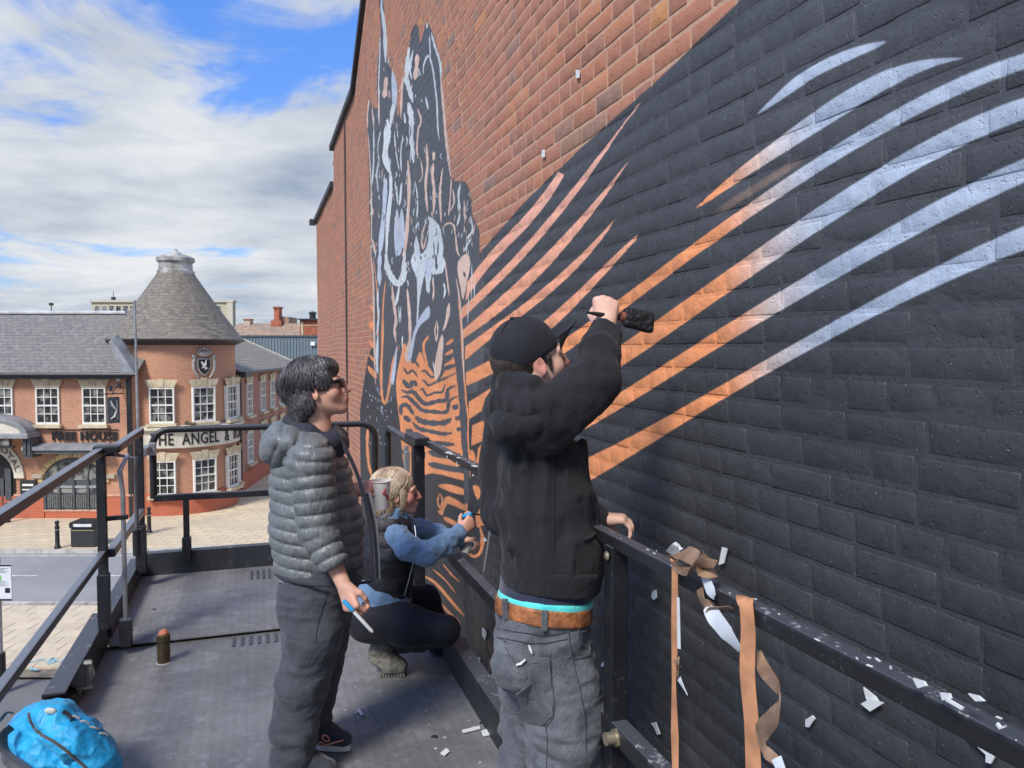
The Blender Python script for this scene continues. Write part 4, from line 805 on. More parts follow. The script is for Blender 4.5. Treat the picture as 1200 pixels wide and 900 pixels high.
# fascia lettering wraps round the drum
vs, fs = text_mesh('THE  ANGEL  &  ROYAL', .5, .012, .006); W_ = max(v.x for v in vs); Hm = max(v.y for v in vs); hl = 13.5*31.9/FPX
b = MB(); P_ = []
for v in vs:
    a = R(-1)+v.x/W_*R(118); r = DR+.175+v.z; P_.append((DC[0]+r*sin(a), DC[1]-r*cos(a), (fz0+.13)+v.y/Hm*hl))
b.add(P_, fs); b.build('fascia_lettering', M_LET, pub, CR, fix=False)['kind'] = 'stuff'
# crest on the upper wall
CMx = Matrix.Translation((DC[0]+(DR+.02)*sin(R(48)), DC[1]-(DR+.02)*cos(R(48)), PZ(429, 32.1))) @ Matrix.Rotation(R(40), 4, 'Z')
M_CR = mat('stone_crest', (.40, .36, .33), .8, var=.2, scale=14); b = MB()
def shield(w, h): return [(-w, h), (w, h), (w, h*.1), (w*.8, -h*.4), (w*.4, -h*.8), (0, -h), (-w*.4, -h*.8), (-w*.8, -h*.4), (-w, h*.1)]
b.prism([(x, -.08, z-.05) for x, z in shield(.30, .38)], (0, .09, 0)); cr = b.build('crest', M_CR, pub, CR @ CMx, bevel=.015)
b = MB()
for s in (-1, 1):
    b.tube([(s*.36, -.05, .42), (s*.44, -.06, .15), (s*.42, -.06, -.15), (s*.30, -.06, -.38), (s*.22, -.05, -.52)], [.05, .07, .06, .05, .03], 7); b.ball((s*.42, -.06, .40), .09, 8, 6)
b.ball((0, -.08, .50), (.26, .10, .13), 10, 7)
for k in range(7): a = pi*(k+.5)/7; b.ball((.25*cos(a), -.08, .52+.20*sin(a)), .06, 7, 5)
b.ball((0, -.08, .74), .07, 7, 5); b.build('mantling', M_CR, cr, CR @ CMx)
b = MB(); b.prism([(x, -.095, z-.04) for x, z in shield(.24, .31)], (0, .014, 0)); b.build('shield_field', M_LET, cr, CR @ CMx)
b = MB(); b.tube([(-.12, -.11, .18), (-.02, -.12, .02), (.06, -.11, -.16)], [.03, .055, .03], 6); b.tube([(.08, -.11, .25), (.04, -.12, .05), (-.1, -.11, -.1)], [.02, .05, .015], 6); b.tube([(-.02, -.11, 0), (.14, -.11, -.12)], [.04, .03], 6); b.build('shield_figure', mat('pale_relief', (.62, .60, .58), .6), cr, CR @ CMx)
b = MB(); b.ball((PX(222, 31.7), 31.85, fz1+.22), (.22, .06, .07), 8, 5); b.ball((PX(216, 31.7), 31.85, fz1+.26), (.10, .06, .10), 8, 5); b.build('fascia_stain_moss', mat('moss', (.10, .085, .05), .9), pub, CR)
# ---- side wing running away from the street
a0 = (PX(281.5, 37.3), 37.3); a1 = (PX(346, 50.5), 50.5); dv = Vector((a1[0]-a0[0], a1[1]-a0[1], 0)); Lw = dv.length; dv.normalize(); nw = Vector((dv.y, -dv.x, 0))
WMx = Matrix(((dv.x, -nw.x, 0, a0[0]), (dv.y, -nw.y, 0, a0[1]), (0, 0, 1, 0), (0, 0, 0, 1)))      # local x along the wall, y into it
b = MB(); b.span((-.6, 0, .3), (Lw, 8, 6.03)); b.build('wing_wall', masonry('wing_brick', False, axis='y', c1=(.38, .16, .115), c2=(.30, .12, .09), mort=(.40, .28, .22)), pub, CR @ WMx)
b = MB(); b.span((-.6, -.06, .1), (Lw, .02, 1.0)); b.build('wing_plinth', M_PL, pub, CR @ WMx)
b = MB(); b.prism([(-1.2, -.35, 6.03), (-1.2, 4.0, 8.0), (-1.2, 8.35, 6.03), (-1.2, 8.3, 5.95), (-1.2, 4, 7.88), (-1.2, -.35, 5.93)], (Lw+1.4, 0, 0)); b.build('wing_roof', M_SLW, pub, CR @ WMx)
b = MB(); b.bar((Lw+.2, -.36, 6.07), (Lw+.2, 4.0, 8.05), .12, .10); b.build('wing_verge', mat('pale_verge', (.45, .42, .36), .8), pub, CR @ WMx)
b = MB(); b.tube([(-1.2, -.42, 5.97), (Lw+.2, -.42, 5.97)], .07, 8); b.tube([(-.35, -.08, 5.9), (-.35, -.08, .3)], .06, 8); b.span((-1.3, -.6, 5.75), (-.3, .1, 6.03)); b.build('wing_gutter', M_GUT, pub, CR @ WMx)
for k, s in enumerate((1.45, 4.25, 6.5, 8.8, 11.1)):
    for zb_, hh_ in ((3.75, 1.62), (1.35, 1.55)):
        sash(WMx @ Matrix.Translation((s, -.075, zb_)), 1.0, hh_)
# linking block between the drum and the main roof
b = MB(); b.span((xr-.3, FY+2.3, .3), (DC[0], FY+8, 6.0)); b.build('rear_wall', M_PB, pub, CR)
# ---- buildings behind
def far_window_rows(par, M, xs, zs, w, h, m=M_GLASS):
    for z in zs:
        for x in xs:
            f = MB(); f.box((x, -.03, z), (w+.12, .10, h+.12)); f = f.build('window', M_WHITE, par, M); g = MB(); g.box((x, -.09, z), (w, .03, h)); g.build('pane', m, f, M)
Z = 58.; M_CLAD = mat('grey_blue_cladding', (.17, .225, .26), .55, metal=.1, var=.05, scale=1)
t = thing('clad_building', 'long grey blue metal clad shed with vertical ribs behind the side wing of the pub', 'building', (PX(330, Z), Z, 0), frame=CR)
x0, x1, zt = PX(270, Z), PX(376, Z), PZ(394.5, Z); b = MB(); b.span((x0, Z, 0), (x1, Z+6, zt)); b.build('cladding', M_CLAD, t, CR)
x = x0
while x < x1: b = MB(); b.span((x, Z-.06, 0), (x+.05, Z+.01, zt-.1)); b.build('rib', M_CLAD, t, CR); x += .205*1.15
b = MB(); b.span((x0, Z-.1, zt-.02), (x1, Z+6, zt+.10)); b.build('capping', mat('dark_capping', (.07, .09, .10), .5), t, CR); b = MB(); b.span((PX(365, Z), Z-.2, PZ(405, Z)), (PX(370, Z), Z-.05, PZ(400.5, Z))); b.build('vent_box', M_WHITE, t, CR)
Z = 72.; M_TILE = slate('brown_tiles', c1=(.36, .25, .17), c2=(.30, .2, .14), bw=.3, rh=.2); M_RB = mat('far_red_brick', (.38, .12, .07), .9, var=.15, scale=2)
t = thing('tiled_terrace', 'low terrace with a brown tiled roof and small chimneys behind the clad shed', 'building', (PX(300, Z), Z, 0), frame=CR)
x0, x1 = PX(262, Z), PX(380, Z); b = MB(); b.span((x0, Z, 0), (x1, Z+8, 7.9)); b.build('wall', M_RB, t, CR)
b = MB(); b.prism([(x0, Z-.4, 7.8), (x0, Z+4, PZ(379, Z+4)), (x0, Z+8.4, 7.8)], (x1-x0, 0, 0)); b.build('roof', M_TILE, t, CR)
for (a, c, top) in ((288.5, 295.5, 374.5),):
    b = MB(); b.span((PX(a, Z+4), Z+3.5, 9), (PX(c, Z+4), Z+4.5, PZ(top, Z+4))); ch = b.build('chimney', M_STONE2, t, CR); b = MB(); b.span((PX(a-.7, Z+4), Z+3.4, PZ(top+.6, Z+4)), (PX(c+.7, Z+4), Z+4.6, PZ(top-.4, Z+4))); b.build('chimney_cap', M_RB, ch, CR)
b = MB(); b.span((PX(324, Z+4), Z+3.4, 9), (PX(330, Z+4), Z+4.4, PZ(361, Z+4))); ch = b.build('chimney', M_RB, t, CR); b = MB(); b.span((PX(323.2, Z+4), Z+3.3, PZ(362, Z+4)), (PX(330.8, Z+4), Z+4.5, PZ(360, Z+4))); b.build('chimney_cap', M_RB, ch, CR)
b = MB(); b.span((PX(321, Z+4), Z+3.2, 9), (PX(333, Z+4), Z+4.6, PZ(376, Z+4))); b.build('chimney_base', M_RB, t, CR)
Z = 66.
t = thing('brick_block', 'small red brick block with a dark flat roof and vent by the mural wall', 'building', (PX(362, Z), Z, 0), frame=CR)
b = MB(); b.span((PX(352, Z), Z, 0), (PX(378, Z), Z+7, PZ(375, Z))); b.build('wall', M_RB, t, CR); b = MB(); b.span((PX(350.5, Z), Z-.3, PZ(375, Z)), (PX(379, Z), Z+7.2, PZ(373.6, Z))); b.build('roof', M_COPE, t, CR)
b = MB(); b.span((PX(353.5, Z), Z-.05, PZ(393, Z)), (PX(356, Z), Z+.02, PZ(377, Z))); b.span((PX(350, Z), Z-.04, PZ(381.8, Z)), (PX(378, Z), Z+.02, PZ(381, Z))); b.build('pale_quoin', M_STONE, t, CR)
b = MB(); b.lathe([(.28, 0), (.28, .45), (.36, .47), (.36, .56), (0, .7)], (PX(363.5, Z), Z+1, PZ(373.6, Z)), 12); b.build('vent', M_GUT, t, CR)
b = MB(); b.prism([(PX(332, Z+14), Z+10, PZ(379, Z+12)), (PX(338, Z+14), Z+10, PZ(371.5, Z+12)), (PX(352, Z+14), Z+10, PZ(372.5, Z+12)), (PX(352, Z+14), Z+10, PZ(380, Z+12))], (0, 3, 0)); b.build('rear_roof', M_TILE, t, CR)
Z = 125.
t = thing('office_block', 'distant cream office block with rows of windows showing either side of the rotunda roof', 'office building', (PX(190, Z), Z, 0), frame=CR)
x0, x1, zt = PX(109, Z), PX(274, Z), PZ(354.5, Z); b = MB(); b.span((x0, Z, 0), (x1, Z+1.2, zt)); b.build('wall', mat('cream_render', (.50, .47, .33), .8), t, CR)
b = MB(); b.span((x0-.2, Z-.3, zt), (x1+.2, Z+1.3, zt+.35)); b.span((x1-.9, Z-.25, 0), (x1+.05, Z-.02, zt-.01)); b.build('parapet', mat('pale_render', (.58, .52, .42), .8), t, CR)
xs = [x0+.9+k*1.62*.62*1.15 for k in range(int((x1-x0-2)/(1.62*.62*1.15)))]
for zz in (zt-1.3, zt-4.2):
    vis = [x for x in xs if (600+x/Z*FPX) < 160 or (600+x/Z*FPX) > 250]
    far_window_rows(t, CR @ Matrix.Translation((0, Z, 0)), vis, [zz], .75, 1.5)
b = MB(); b.span((PX(131, Z), Z+.3, zt), (PX(134, Z), Z+1, zt+.9)); b.tube([(PX(132.5, Z), Z+.6, zt), (PX(132.5, Z), Z+.6, zt+1.8)], .05, 5); b.build('roof_plant', M_GUT, t, CR)
# ================================================================ the lift platform
M_BLK = None
def lift_paint(name, base=(.008, .009, .011), wear=.5, rough=.34, sky_tint=.3):
    m, N, L, P = new_mat(name); T = NT(m, N, L); p = T.geo(); nz = T.sep(T.geo('Normal'))[2]
    n = T.noise(p, 9, 8, .7); f = T.noise(p, 70, 6, .7)
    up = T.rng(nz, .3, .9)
    spl = T.math('MULTIPLY', T.rng(T.math('ADD', T.math('MULTIPLY', n, .5), T.math('MULTIPLY', f, .5)), .56, .62), T.math('ADD', .12, T.math('MULTIPLY', up, wear)))
    c = T.mix(T.rng(T.noise(p, 3, 4), .35, .7, 0, .7), (*base, 1), (base[0]*2.2, base[1]*2.2, base[2]*2.3, 1)); c = T.mix(spl, c, (.34, .34, .34, 1))
    c = T.mix(T.math('MULTIPLY', up, sky_tint), c, (.17, .19, .225, 1))  # upward faces painted pale blue in place of the sky's reflection
    rust = T.math('MULTIPLY', T.rng(T.noise(p, 22, 7, .75), .66, .70), .35); c = T.mix(rust, c, (.16, .09, .05, 1))
    L.new(c, P.inputs['Base Color']); L.new(T.math('ADD', rough, T.math('MULTIPLY', n, .25)), P.inputs['Roughness']); L.new(T.bump(f, .18, .004), P.inputs['Normal']); return m
M_BLK = lift_paint('lift_black'); M_BLKW = lift_paint('lift_black_splattered', wear=2.2, base=(.012, .012, .013), rough=.36); M_TOE = lift_paint('toe_black', (.014, .016, .019), .7, .40)
def deck_mat():
    m, N, L, P = new_mat('deck_grip'); T = NT(m, N, L); p = T.geo(); x, y, z = T.sep(p)
    n1 = T.noise(p, 1.6, 6, .65); n2 = T.noise(p, 11, 7, .7); sp = T.noise(p, 60, 4, .6)
    c = T.mix(T.rng(n1, .3, .7), (.125, .125, .124, 1), (.215, .211, .204, 1)); c = T.mix(T.rng(n2, .5, .72, 0, .5), c, (.29, .295, .295, 1)); c = T.mix(T.rng(n2, .28, .40, .5, 0), c, (.075, .08, .09, 1))
    c = T.mix(T.rng(sp, .68, .72, 0, .8), c, (.42, .42, .41, 1))
    sc = T.noise(T.xyz(T.math('MULTIPLY', x, 3.), T.math('MULTIPLY', y, 40.), 0.), 1.5, 6, .7); c = T.mix(T.rng(sc, .60, .68, 0, .5), c, (.30, .31, .32, 1))
    tan = T.noise(p, 4.2, 5, .6); c = T.mix(T.rng(tan, .66, .70, 0, .7), c, (.27, .235, .17, 1))
    # raised tread: short bars set in a grid
    gx = T.math('ABSOLUTE', T.math('SUBTRACT', T.math('FRACT', T.math('MULTIPLY', x, 22.)), .5)); gy = T.math('ABSOLUTE', T.math('SUBTRACT', T.math('FRACT', T.math('ADD', T.math('MULTIPLY', y, 14.), T.math('MULTIPLY', T.math('FLOOR', T.math('MULTIPLY', x, 22.)), .5))), .5))
    tread = T.math('MULTIPLY', T.rng(gx, .28, .18), T.rng(gy, .42, .30))
    c = T.mix(T.math('MULTIPLY', tread, .09), c, (.05, .055, .06, 1))
    L.new(c, P.inputs['Base Color']); L.new(T.rng(n2, .3, .7, .55, .36), P.inputs['Roughness'])
    L.new(T.bump(T.math('ADD', T.math('MULTIPLY', tread, .7), T.math('MULTIPLY', sp, .35)), .22, .004), P.inputs['Normal']); return m
M_DECK = deck_mat()
XL, XR = -.85, .955; YS, YE = 4.70, 5.95; TH = .15
lift = thing('lift_platform', 'black steel work platform with guard rails and a scuffed dark deck beside the mural', 'platform', (.05, 2.4, 0))
b = MB(); b.span((XL, -.9, DECK-.10), (XR, YS, DECK)); b.build('main_deck', M_DECK, lift)
EXL, EXR = -.79, .90; EZ = DECK+.045
b = MB(); b.prism([(EXL, YS-.06, EZ-.028), (EXL, YS-.06, EZ-.022), (EXL, YS+.0, EZ), (EXL, YE, EZ), (EXL, YE, EZ-.07), (EXL, YS+.01, EZ-.07), (EXL, YS, EZ-.03)], (EXR-EXL, 0, 0)); b.build('extension_deck', M_DECK, lift)
b = MB(); [b.bar((EXR-.50+.045*k, YS-.22, DECK+.003), (EXR-.50+.045*k, YS-.09, DECK+.003), .016, .006) for k in range(-12, -1)]; [b.bar((-.05+.04*k, YE-.34, EZ+.003), (-.05+.04*k, YE-.12, EZ+.003), .014, .006) for k in range(0, 22)]
tr = b.build('tread_bars', M_TOE, lift); tr['kind'] = 'stuff'
b = MB()
for x, y in ((-.62, 5.15), (-.70, 4.80), (.2, 5.6), (.93, 3.2), (-.70, 3.2), (.70, 3.15)): b.lathe([(.016, 0), (.014, .003), (0, .003)], (x, y, (EZ if y > YS else DECK)), 10)
o = b.build('bolt_hole', M_GUT, lift); o['kind'] = 'stuff'
# undercarriage so that the platform stands on something
b = MB(); b.span((XL+.1, -.8, DECK-.32), (XR-.1, YS-.1, DECK-.10)); b.build('chassis_beam', M_BLK, lift)
for k in range(4):
    for s in (-1, 1):
        b = MB(); z0, z1 = .9+k*1.05, .9+(k+1)*1.05; y0, y1 = (.2, 4.0) if s > 0 else (4.0, .2)
        for x in (XL+.25, XR-.25): b.bar((x+.04*s, y0, z0), (x+.04*s, y1, z1), .05, .14)
        o = b.build('scissor_arm', M_BLK, lift); o['kind'] = 'stuff'
b = MB(); b.span((XL+.1, -.5, .45), (XR-.1, 4.4, .95)); b.build('base_frame', M_BLK, lift, bevel=.03)
for x in (XL+.08, XR-.08):
    for y in (.2, 3.7): b = MB(); b.lathe([(.05, -.09), (.36, -.1), (.38, -.06), (.38, .06), (.36, .1), (.05, .09)], (x, y, .39), 24, Matrix.Rotation(pi/2, 4, 'Y')); b.build('wheel', M_GUT, lift)
# toe boards
def toe(name, p0, p1, h, t=.03, lip=.045, side=1, m=M_TOE):
    p0 = Vector(p0); p1 = Vector(p1); d = (p1-p0).normalized(); n = Vector((-d.y, d.x, 0))*side
    b = MB(); b.bar(p0+Vector((0, 0, h/2)), p1+Vector((0, 0, h/2)), t, h); b.bar(p0+n*lip/2+Vector((0, 0, h+.004)), p1+n*lip/2+Vector((0, 0, h+.004)), lip+t, .012); return b.build(name, m, lift, bevel=.003)
toe('toe_board', (XR-.015, -.9, DECK), (XR-.015, YS-.02, DECK), TH, side=-1, m=M_TOE)
toe('toe_board', (EXR, YS, EZ), (EXR, YE, EZ), TH, side=-1)
toe('toe_board', (EXL, YE, EZ-.02), (EXR, YE, EZ-.02), TH+.02, side=1)
toe('toe_board', (EXL-.01, 4.72, EZ), (EXL-.01, YE, EZ), TH-.03, side=1)
# the left channel the extension slides in, open at its near end, with its roller
b = MB(); yx = 3.72
for z in (0, 1): b.span((XL-.045, yx, DECK+.008+z*.147), (XL+.045, 4.80, DECK+.02+z*.147))
b.span((XL+.036, yx+.42, DECK+.0), (XL+.047, 4.80, DECK+.165)); b.span((XL-.047, yx, DECK+.0), (XL-.036, 4.80, DECK+.165)); b.build('slide_channel', M_TOE, lift, bevel=.003)
b = MB(); b.span((XL-.06, -.9, DECK-.02), (XL-.03, yx+.4, DECK+.06)); b.build('side_sill', M_TOE, lift)
rx, ryy = XL+.055, 4.10
b = MB(); b.lathe([(.012, -.02), (.058, -.02), (.060, -.012), (.048, 0), (.060, .012), (.058, .02), (.012, .02)], (rx-.025, ryy, DECK+.09), 20, Matrix.Rotation(pi/2, 4, 'X') @ Matrix.Rotation(0, 4, 'Y')); rl = b.build('roller', M_STEEL, lift)
b = MB(); b.bar((rx+.01, ryy-.02, DECK+.015), (rx+.01, ryy-.02, DECK+.165), .03, .008); b.tube([(rx-.04, ryy-.025, DECK+.15), (rx+.03, ryy-.025, DECK+.15)], .012, 8); b.tube([(rx-.04, ryy-.025, DECK+.03), (rx+.03, ryy-.025, DECK+.03)], .012, 8); b.build('roller_bracket', mat('dull_steel', (.40, .38, .33), .45, metal=.6, scale=30), rl, bevel=.002)
b = MB(); b.tube([(rx-.02, ryy-.03, DECK+.02), (rx-.035, ryy-.10, DECK+.005)], .005, 6); b.build('yellow_cable', mat('yellow_cable', (.55, .50, .12), .5), lift)
# left guard rail
def rail(name, pts, w, h, m=M_BLK, par=None, bev=.006):
    b = MB()
    for a, c in zip(pts, pts[1:]): b.bar(a, c, w, h)
    return b.build(name, m, par or lift, bevel=bev)
def post(x, y, z0, z1, w=.055, m=M_BLK, name='post', d=None): b = MB(); b.span((x-w/2, y-(d or w)/2, z0), (x+w/2, y+(d or w)/2, z1)); return b.build(name, m, lift, bevel=.005)
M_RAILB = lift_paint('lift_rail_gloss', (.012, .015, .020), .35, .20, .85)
LX = -.785; ZT = DECK+1.115; ZM = DECK+.57
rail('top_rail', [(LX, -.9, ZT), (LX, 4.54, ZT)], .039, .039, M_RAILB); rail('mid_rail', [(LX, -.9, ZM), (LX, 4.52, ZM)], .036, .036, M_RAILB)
post(LX, 4.52, DECK+.17, ZT-.020, .045); post(LX, 4.52, DECK+.168, DECK+.46, .058, name='post_socket')
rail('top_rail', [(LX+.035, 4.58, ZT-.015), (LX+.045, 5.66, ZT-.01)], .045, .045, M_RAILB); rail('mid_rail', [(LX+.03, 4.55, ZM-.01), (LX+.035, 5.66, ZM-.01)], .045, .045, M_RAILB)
post(LX+.03, 5.68, EZ+.1, ZT+.01, .05); post(LX+.03, 5.68, EZ+.1, EZ+.42, .066, name='post_socket')
b = MB(); b.box((LX+.03, 4.54, ZT+.01), (.13, .10, .04)); b.build('rail_joint', M_BLK, lift, bevel=.01)
# galvanised rod, hanging pin and lever beside the first post
b = MB(); b.tube([(LX+.095, 4.56, DECK+.18), (LX+.095, 4.56, DECK+.88), (LX+.085, 4.54, DECK+1.0), (LX+.11, 4.66, ZT-.04)], [.012, .012, .015, .009], 8); b.build('steel_rod', M_STEEL, lift)
b = MB(); b.bar((LX+.02, 4.54, DECK+.75), (LX+.12, 4.56, DECK+.75), .018, .025); b.build('rod_clip', M_BLK, lift, bevel=.004)
b = MB(); b.box((LX+.095, 4.56, DECK+.12), (.06, .06, .15)); b.build('rod_socket', M_BLK, lift, bevel=.006)
b = MB(); b.tube([(LX+.03, 4.75, ZT-.05), (LX+.14, 4.73, ZT-.07), (LX+.135, 4.73, ZT-.50)], .011, 8); b.build('pin_lever', mat('grey_steel_dark', (.22, .23, .24), .4, metal=.6), lift)
b = MB(); b.tube([(LX+.135, 4.73, ZT-.48), (LX+.135, 4.73, ZT-.62)], .022, 10); b.lathe([(.030, 0), (.030, .012)], (LX+.135, 4.73, ZT-.485), 10); b.build('lever_grip', M_GUT, lift)
# end guard: rounded frame on two short posts
def rounded(pts, r, n=6):
    out = [Vector(pts[0])]
    for a, p, c in zip(pts, pts[1:], pts[2:]):
        a, p, c = map(Vector, (a, p, c)); u1 = (a-p).normalized(); u2 = (c-p).normalized()
        s_ = p+u1*r; e_ = p+u2*r; ctr = p+(u1+u2)*r
        for k in range(n+1): t = k/n*pi/2; out.append(ctr - u2*r*cos(t)- u1*r*sin(t))
    out.append(Vector(pts[-1])); return out
EY = 5.93; ex0, ex1 = -.70, .86; zt_, zm_ = DECK+1.085, DECK+.60
b = MB(); b.tube(rounded([(ex0, EY, zm_), (ex0, EY, zt_), (ex1, EY, zt_), (ex1, EY, DECK+.12)], .11), .024, 10); b.build('end_rail', M_BLK, lift)
rail('end_mid_rail', [(ex0, EY, zm_), (ex1, EY, zm_-.01)], .045, .045)
for x in (-.49, .30): post(x, EY, EZ+.13, zm_, .04); post(x, EY, EZ+.10, EZ+.26, .06, name='post_socket')
b = MB(); b.box((ex0-.035, 5.80, zt_-.13), (.05, .26, .05)); b.box((ex0+.0, 5.90, zt_-.13), (.05, .05, .09)); b.build('hinge', M_STEEL, lift, bevel=.005)
# right guard rail: extension part, then the main run with its white paint splatter
RX = .965
b = MB(); b.tube(rounded([(RX-.055, 5.62, DECK+.10), (RX-.055, 5.62, zt_-.0), (RX-.05, 4.60, zt_-.015)], .10), .024, 10); b.build('top_rail', M_BLKW, lift)
rail('mid_rail', [(RX-.045, 4.5, ZM-.02), (RX-.045, 5.6, ZM-.02)], .045, .045)
post(RX-.045, 4.56, DECK+.02, ZT-.01, .07); post(RX-.06, 4.86, DECK+.1, ZT-.08, .03, M_STEEL, 'steel_rod'); post(RX-.10, 4.62, DECK+.15, ZT-.08, .03, M_STEEL, 'steel_rod')
b = MB(); b.box((RX-.045, 4.60, ZT-.005), (.09, .34, .05)); b.build('rail_joint', M_BLK, lift, bevel=.01)
rail('top_rail', [(RX+.0, 4.47, ZT-.02), (RX, 2.35, ZT-.01), (RX+.0, -.9, ZT+.01)], .040, .037, M_BLKW)
rail('mid_rail', [(RX+.0, 4.47, ZM), (RX, -.9, ZM)], .05, .055, M_BLKW)
post(RX, 1.96, DECK+.02, ZT-.02, .052); post(RX, -.2, DECK+.02, ZT-.02, .062)
b = MB(); b.tube([(RX-.06, 1.90, ZM), (RX-.015, 1.90, ZM)], .018, 10); b.lathe([(.026, 0), (.026, .012)], (RX-.03, 1.90, ZM), 6, Matrix.Rotation(pi/2, 4, 'Y')); b.build('rail_bolt', mat('brass_bolt', (.42, .36, .24), .4, metal=.7), lift)
b = MB(); b.lathe([(.008, 0), (.014, .006), (.008, .012)], (RX-.040, 1.95, ZT-.045), 8, Matrix.Rotation(pi/2, 4, 'Y')); b.build('rail_bolt', bpy.data.materials['brass_bolt'], lift)
b = MB(); b.tube([(RX+.03, 3.35, ZT-.06), (RX+.035, 3.3, ZM+.3), (RX+.03, 3.4, ZM+.05)], .006, 6); b.build('hanging_cord', M_STEEL, lift)
# ================================================================ soft bodies: distance fields turned into one continuous surface
def V3(*a): return Vector(a)
class Field:
    def __init__(s, lo, hi, h):
        s.lo = np.array(lo, float)-4*h; s.h = h; s.n = np.ceil((np.array(hi, float)+4*h-s.lo)/h).astype(int)+1
        s.d = np.full(s.n, .25, np.float32)
    def win(s, lo, hi):
        a = np.maximum(0, np.floor((np.array(lo)-s.lo)/s.h).astype(int)); b = np.minimum(s.n, np.ceil((np.array(hi)-s.lo)/s.h).astype(int)+1)
        if (b <= a).any(): return None
        ax = [s.lo[i]+s.h*np.arange(a[i], b[i]) for i in range(3)]
        return (slice(a[0], b[0]), slice(a[1], b[1]), slice(a[2], b[2])), np.meshgrid(*ax, indexing='ij', sparse=True)
    def comb(s, sl, d, k, op):
        c = s.d[sl]
        if op == 'add':
            if k > 0: h = np.clip(.5+.5*(c-d)/k, 0, 1); r = c*(1-h)+d*h-k*h*(1-h)
            else: r = np.minimum(c, d)
        elif op == 'sub':
            d = -d
            if k > 0: h = np.clip(.5-.5*(c-d)/k, 0, 1); r = c*(1-h)+d*h+k*h*(1-h)
            else: r = np.maximum(c, d)
        s.d[sl] = r
    def cone(s, a, b, ra, rb=None, k=.02, op='add', flat=None, disp=None):
        rb = ra if rb is None else rb; a = np.array(a, float); b = np.array(b, float); R_ = max(ra, rb)*(1.0 if not flat else max(1, 1/min(1, flat[1])))+k+.03
        w = s.win(np.minimum(a, b)-R_, np.maximum(a, b)+R_)
        if w is None: return s
        sl, (X, Y, Z) = w; ab = b-a; L2 = (ab**2).sum() or 1e-9
        px, py, pz = X-a[0], Y-a[1], Z-a[2]; t0 = (px*ab[0]+py*ab[1]+pz*ab[2])/L2; t = np.clip(t0, 0, 1)
        qx, qy, qz = px-t*ab[0], py-t*ab[1], pz-t*ab[2]
        if flat is not None:                 # squash along an axis: factor < 1 makes it thinner that way
            ax = np.array(flat[0], float); ax /= np.linalg.norm(ax); f = flat[1]; dp = qx*ax[0]+qy*ax[1]+qz*ax[2]; e = dp*(1/f-1); qx, qy, qz = qx+e*ax[0], qy+e*ax[1], qz+e*ax[2]
        d = np.sqrt(qx*qx+qy*qy+qz*qz)-(ra+(rb-ra)*t)
        if disp is not None: d = d-disp(X, Y, Z, t0*math.sqrt(L2))
        s.comb(sl, d.astype(np.float32), k, op); return s
    def chain(s, pts, rs, k=.02, flat=None, disp=None):
        off = 0
        for i in range(len(pts)-1):
            o_ = off; s.cone(pts[i], pts[i+1], rs[i], rs[i+1], k, flat=flat, disp=(None if disp is None else (lambda X, Y, Z, t, o_=o_: disp(X, Y, Z, t+o_)))); off += (Vector(pts[i+1])-Vector(pts[i])).length
        return s
    def ell(s, c, r, M=None, k=.02, op='add', disp=None):
        c = np.array(c, float); r = np.array(r, float) if hasattr(r, '__len__') else np.array([r]*3, float); R_ = r.max()+k+.03
        w = s.win(c-R_, c+R_)
        if w is None: return s
        sl, (X, Y, Z) = w; px, py, pz = X-c[0], Y-c[1], Z-c[2]
        if M is not None:
            I = np.array(M.to_3x3().transposed()); px, py, pz = (I[0, 0]*px+I[0, 1]*py+I[0, 2]*pz, I[1, 0]*px+I[1, 1]*py+I[1, 2]*pz, I[2, 0]*px+I[2, 1]*py+I[2, 2]*pz)
        k0 = np.sqrt((px/r[0])**2+(py/r[1])**2+(pz/r[2])**2); k1 = np.sqrt((px/r[0]**2)**2+(py/r[1]**2)**2+(pz/r[2]**2)**2)+1e-9
        d = k0*(k0-1)/k1; d = np.where(k0 < .05, -r.min(), d)
        if disp is not None: d = d-disp(X, Y, Z, None)
        s.comb(sl, d.astype(np.float32), k, op); return s
    def cut(s, p, n, k=.004):                # keep what lies behind the plane (n points to what goes)
        X, Y, Z = np.meshgrid(*[s.lo[i]+s.h*np.arange(s.n[i]) for i in range(3)], indexing='ij', sparse=True); n = np.array(n, float); n /= np.linalg.norm(n)
        d = (X-p[0])*n[0]+(Y-p[1])*n[1]+(Z-p[2])*n[2]; s.d = np.maximum(s.d, d.astype(np.float32)); return s
    def add_noise(s, amp, freq, seed=0, oct=2, ridge=False, stretch=(1, 1, 1)):    # value noise displacement near the surface
        near = np.abs(s.d) < amp*2+s.h*3; idx = np.argwhere(near); 
        if len(idx) == 0: return s
        P = (s.lo+idx*s.h)*np.array(stretch); v = np.zeros(len(idx)); a = 1.
        for o_ in range(oct):
            n_ = vnoise(P*freq*(2**o_)+seed*7.3+o_*3.1); v += a*((1-2*np.abs(n_)) if ridge else n_); a *= .5
        s.d[near] -= (amp*v).astype(np.float32); return s
    def mesh(s, sm=2):                       # surface nets
        d = s.d; d[0], d[-1], d[:, 0], d[:, -1], d[:, :, 0], d[:, :, -1] = (np.maximum(d[0], .01), np.maximum(d[-1], .01), np.maximum(d[:, 0], .01), np.maximum(d[:, -1], .01), np.maximum(d[:, :, 0], .01), np.maximum(d[:, :, -1], .01))
        ins = d < 0; c = ins[:-1, :-1, :-1].astype(np.int8)
        for i in (0, 1):
            for j in (0, 1):
                for k in (0, 1):
                    if i or j or k: c = c+ins[i:d.shape[0]-1+i, j:d.shape[1]-1+j, k:d.shape[2]-1+k]
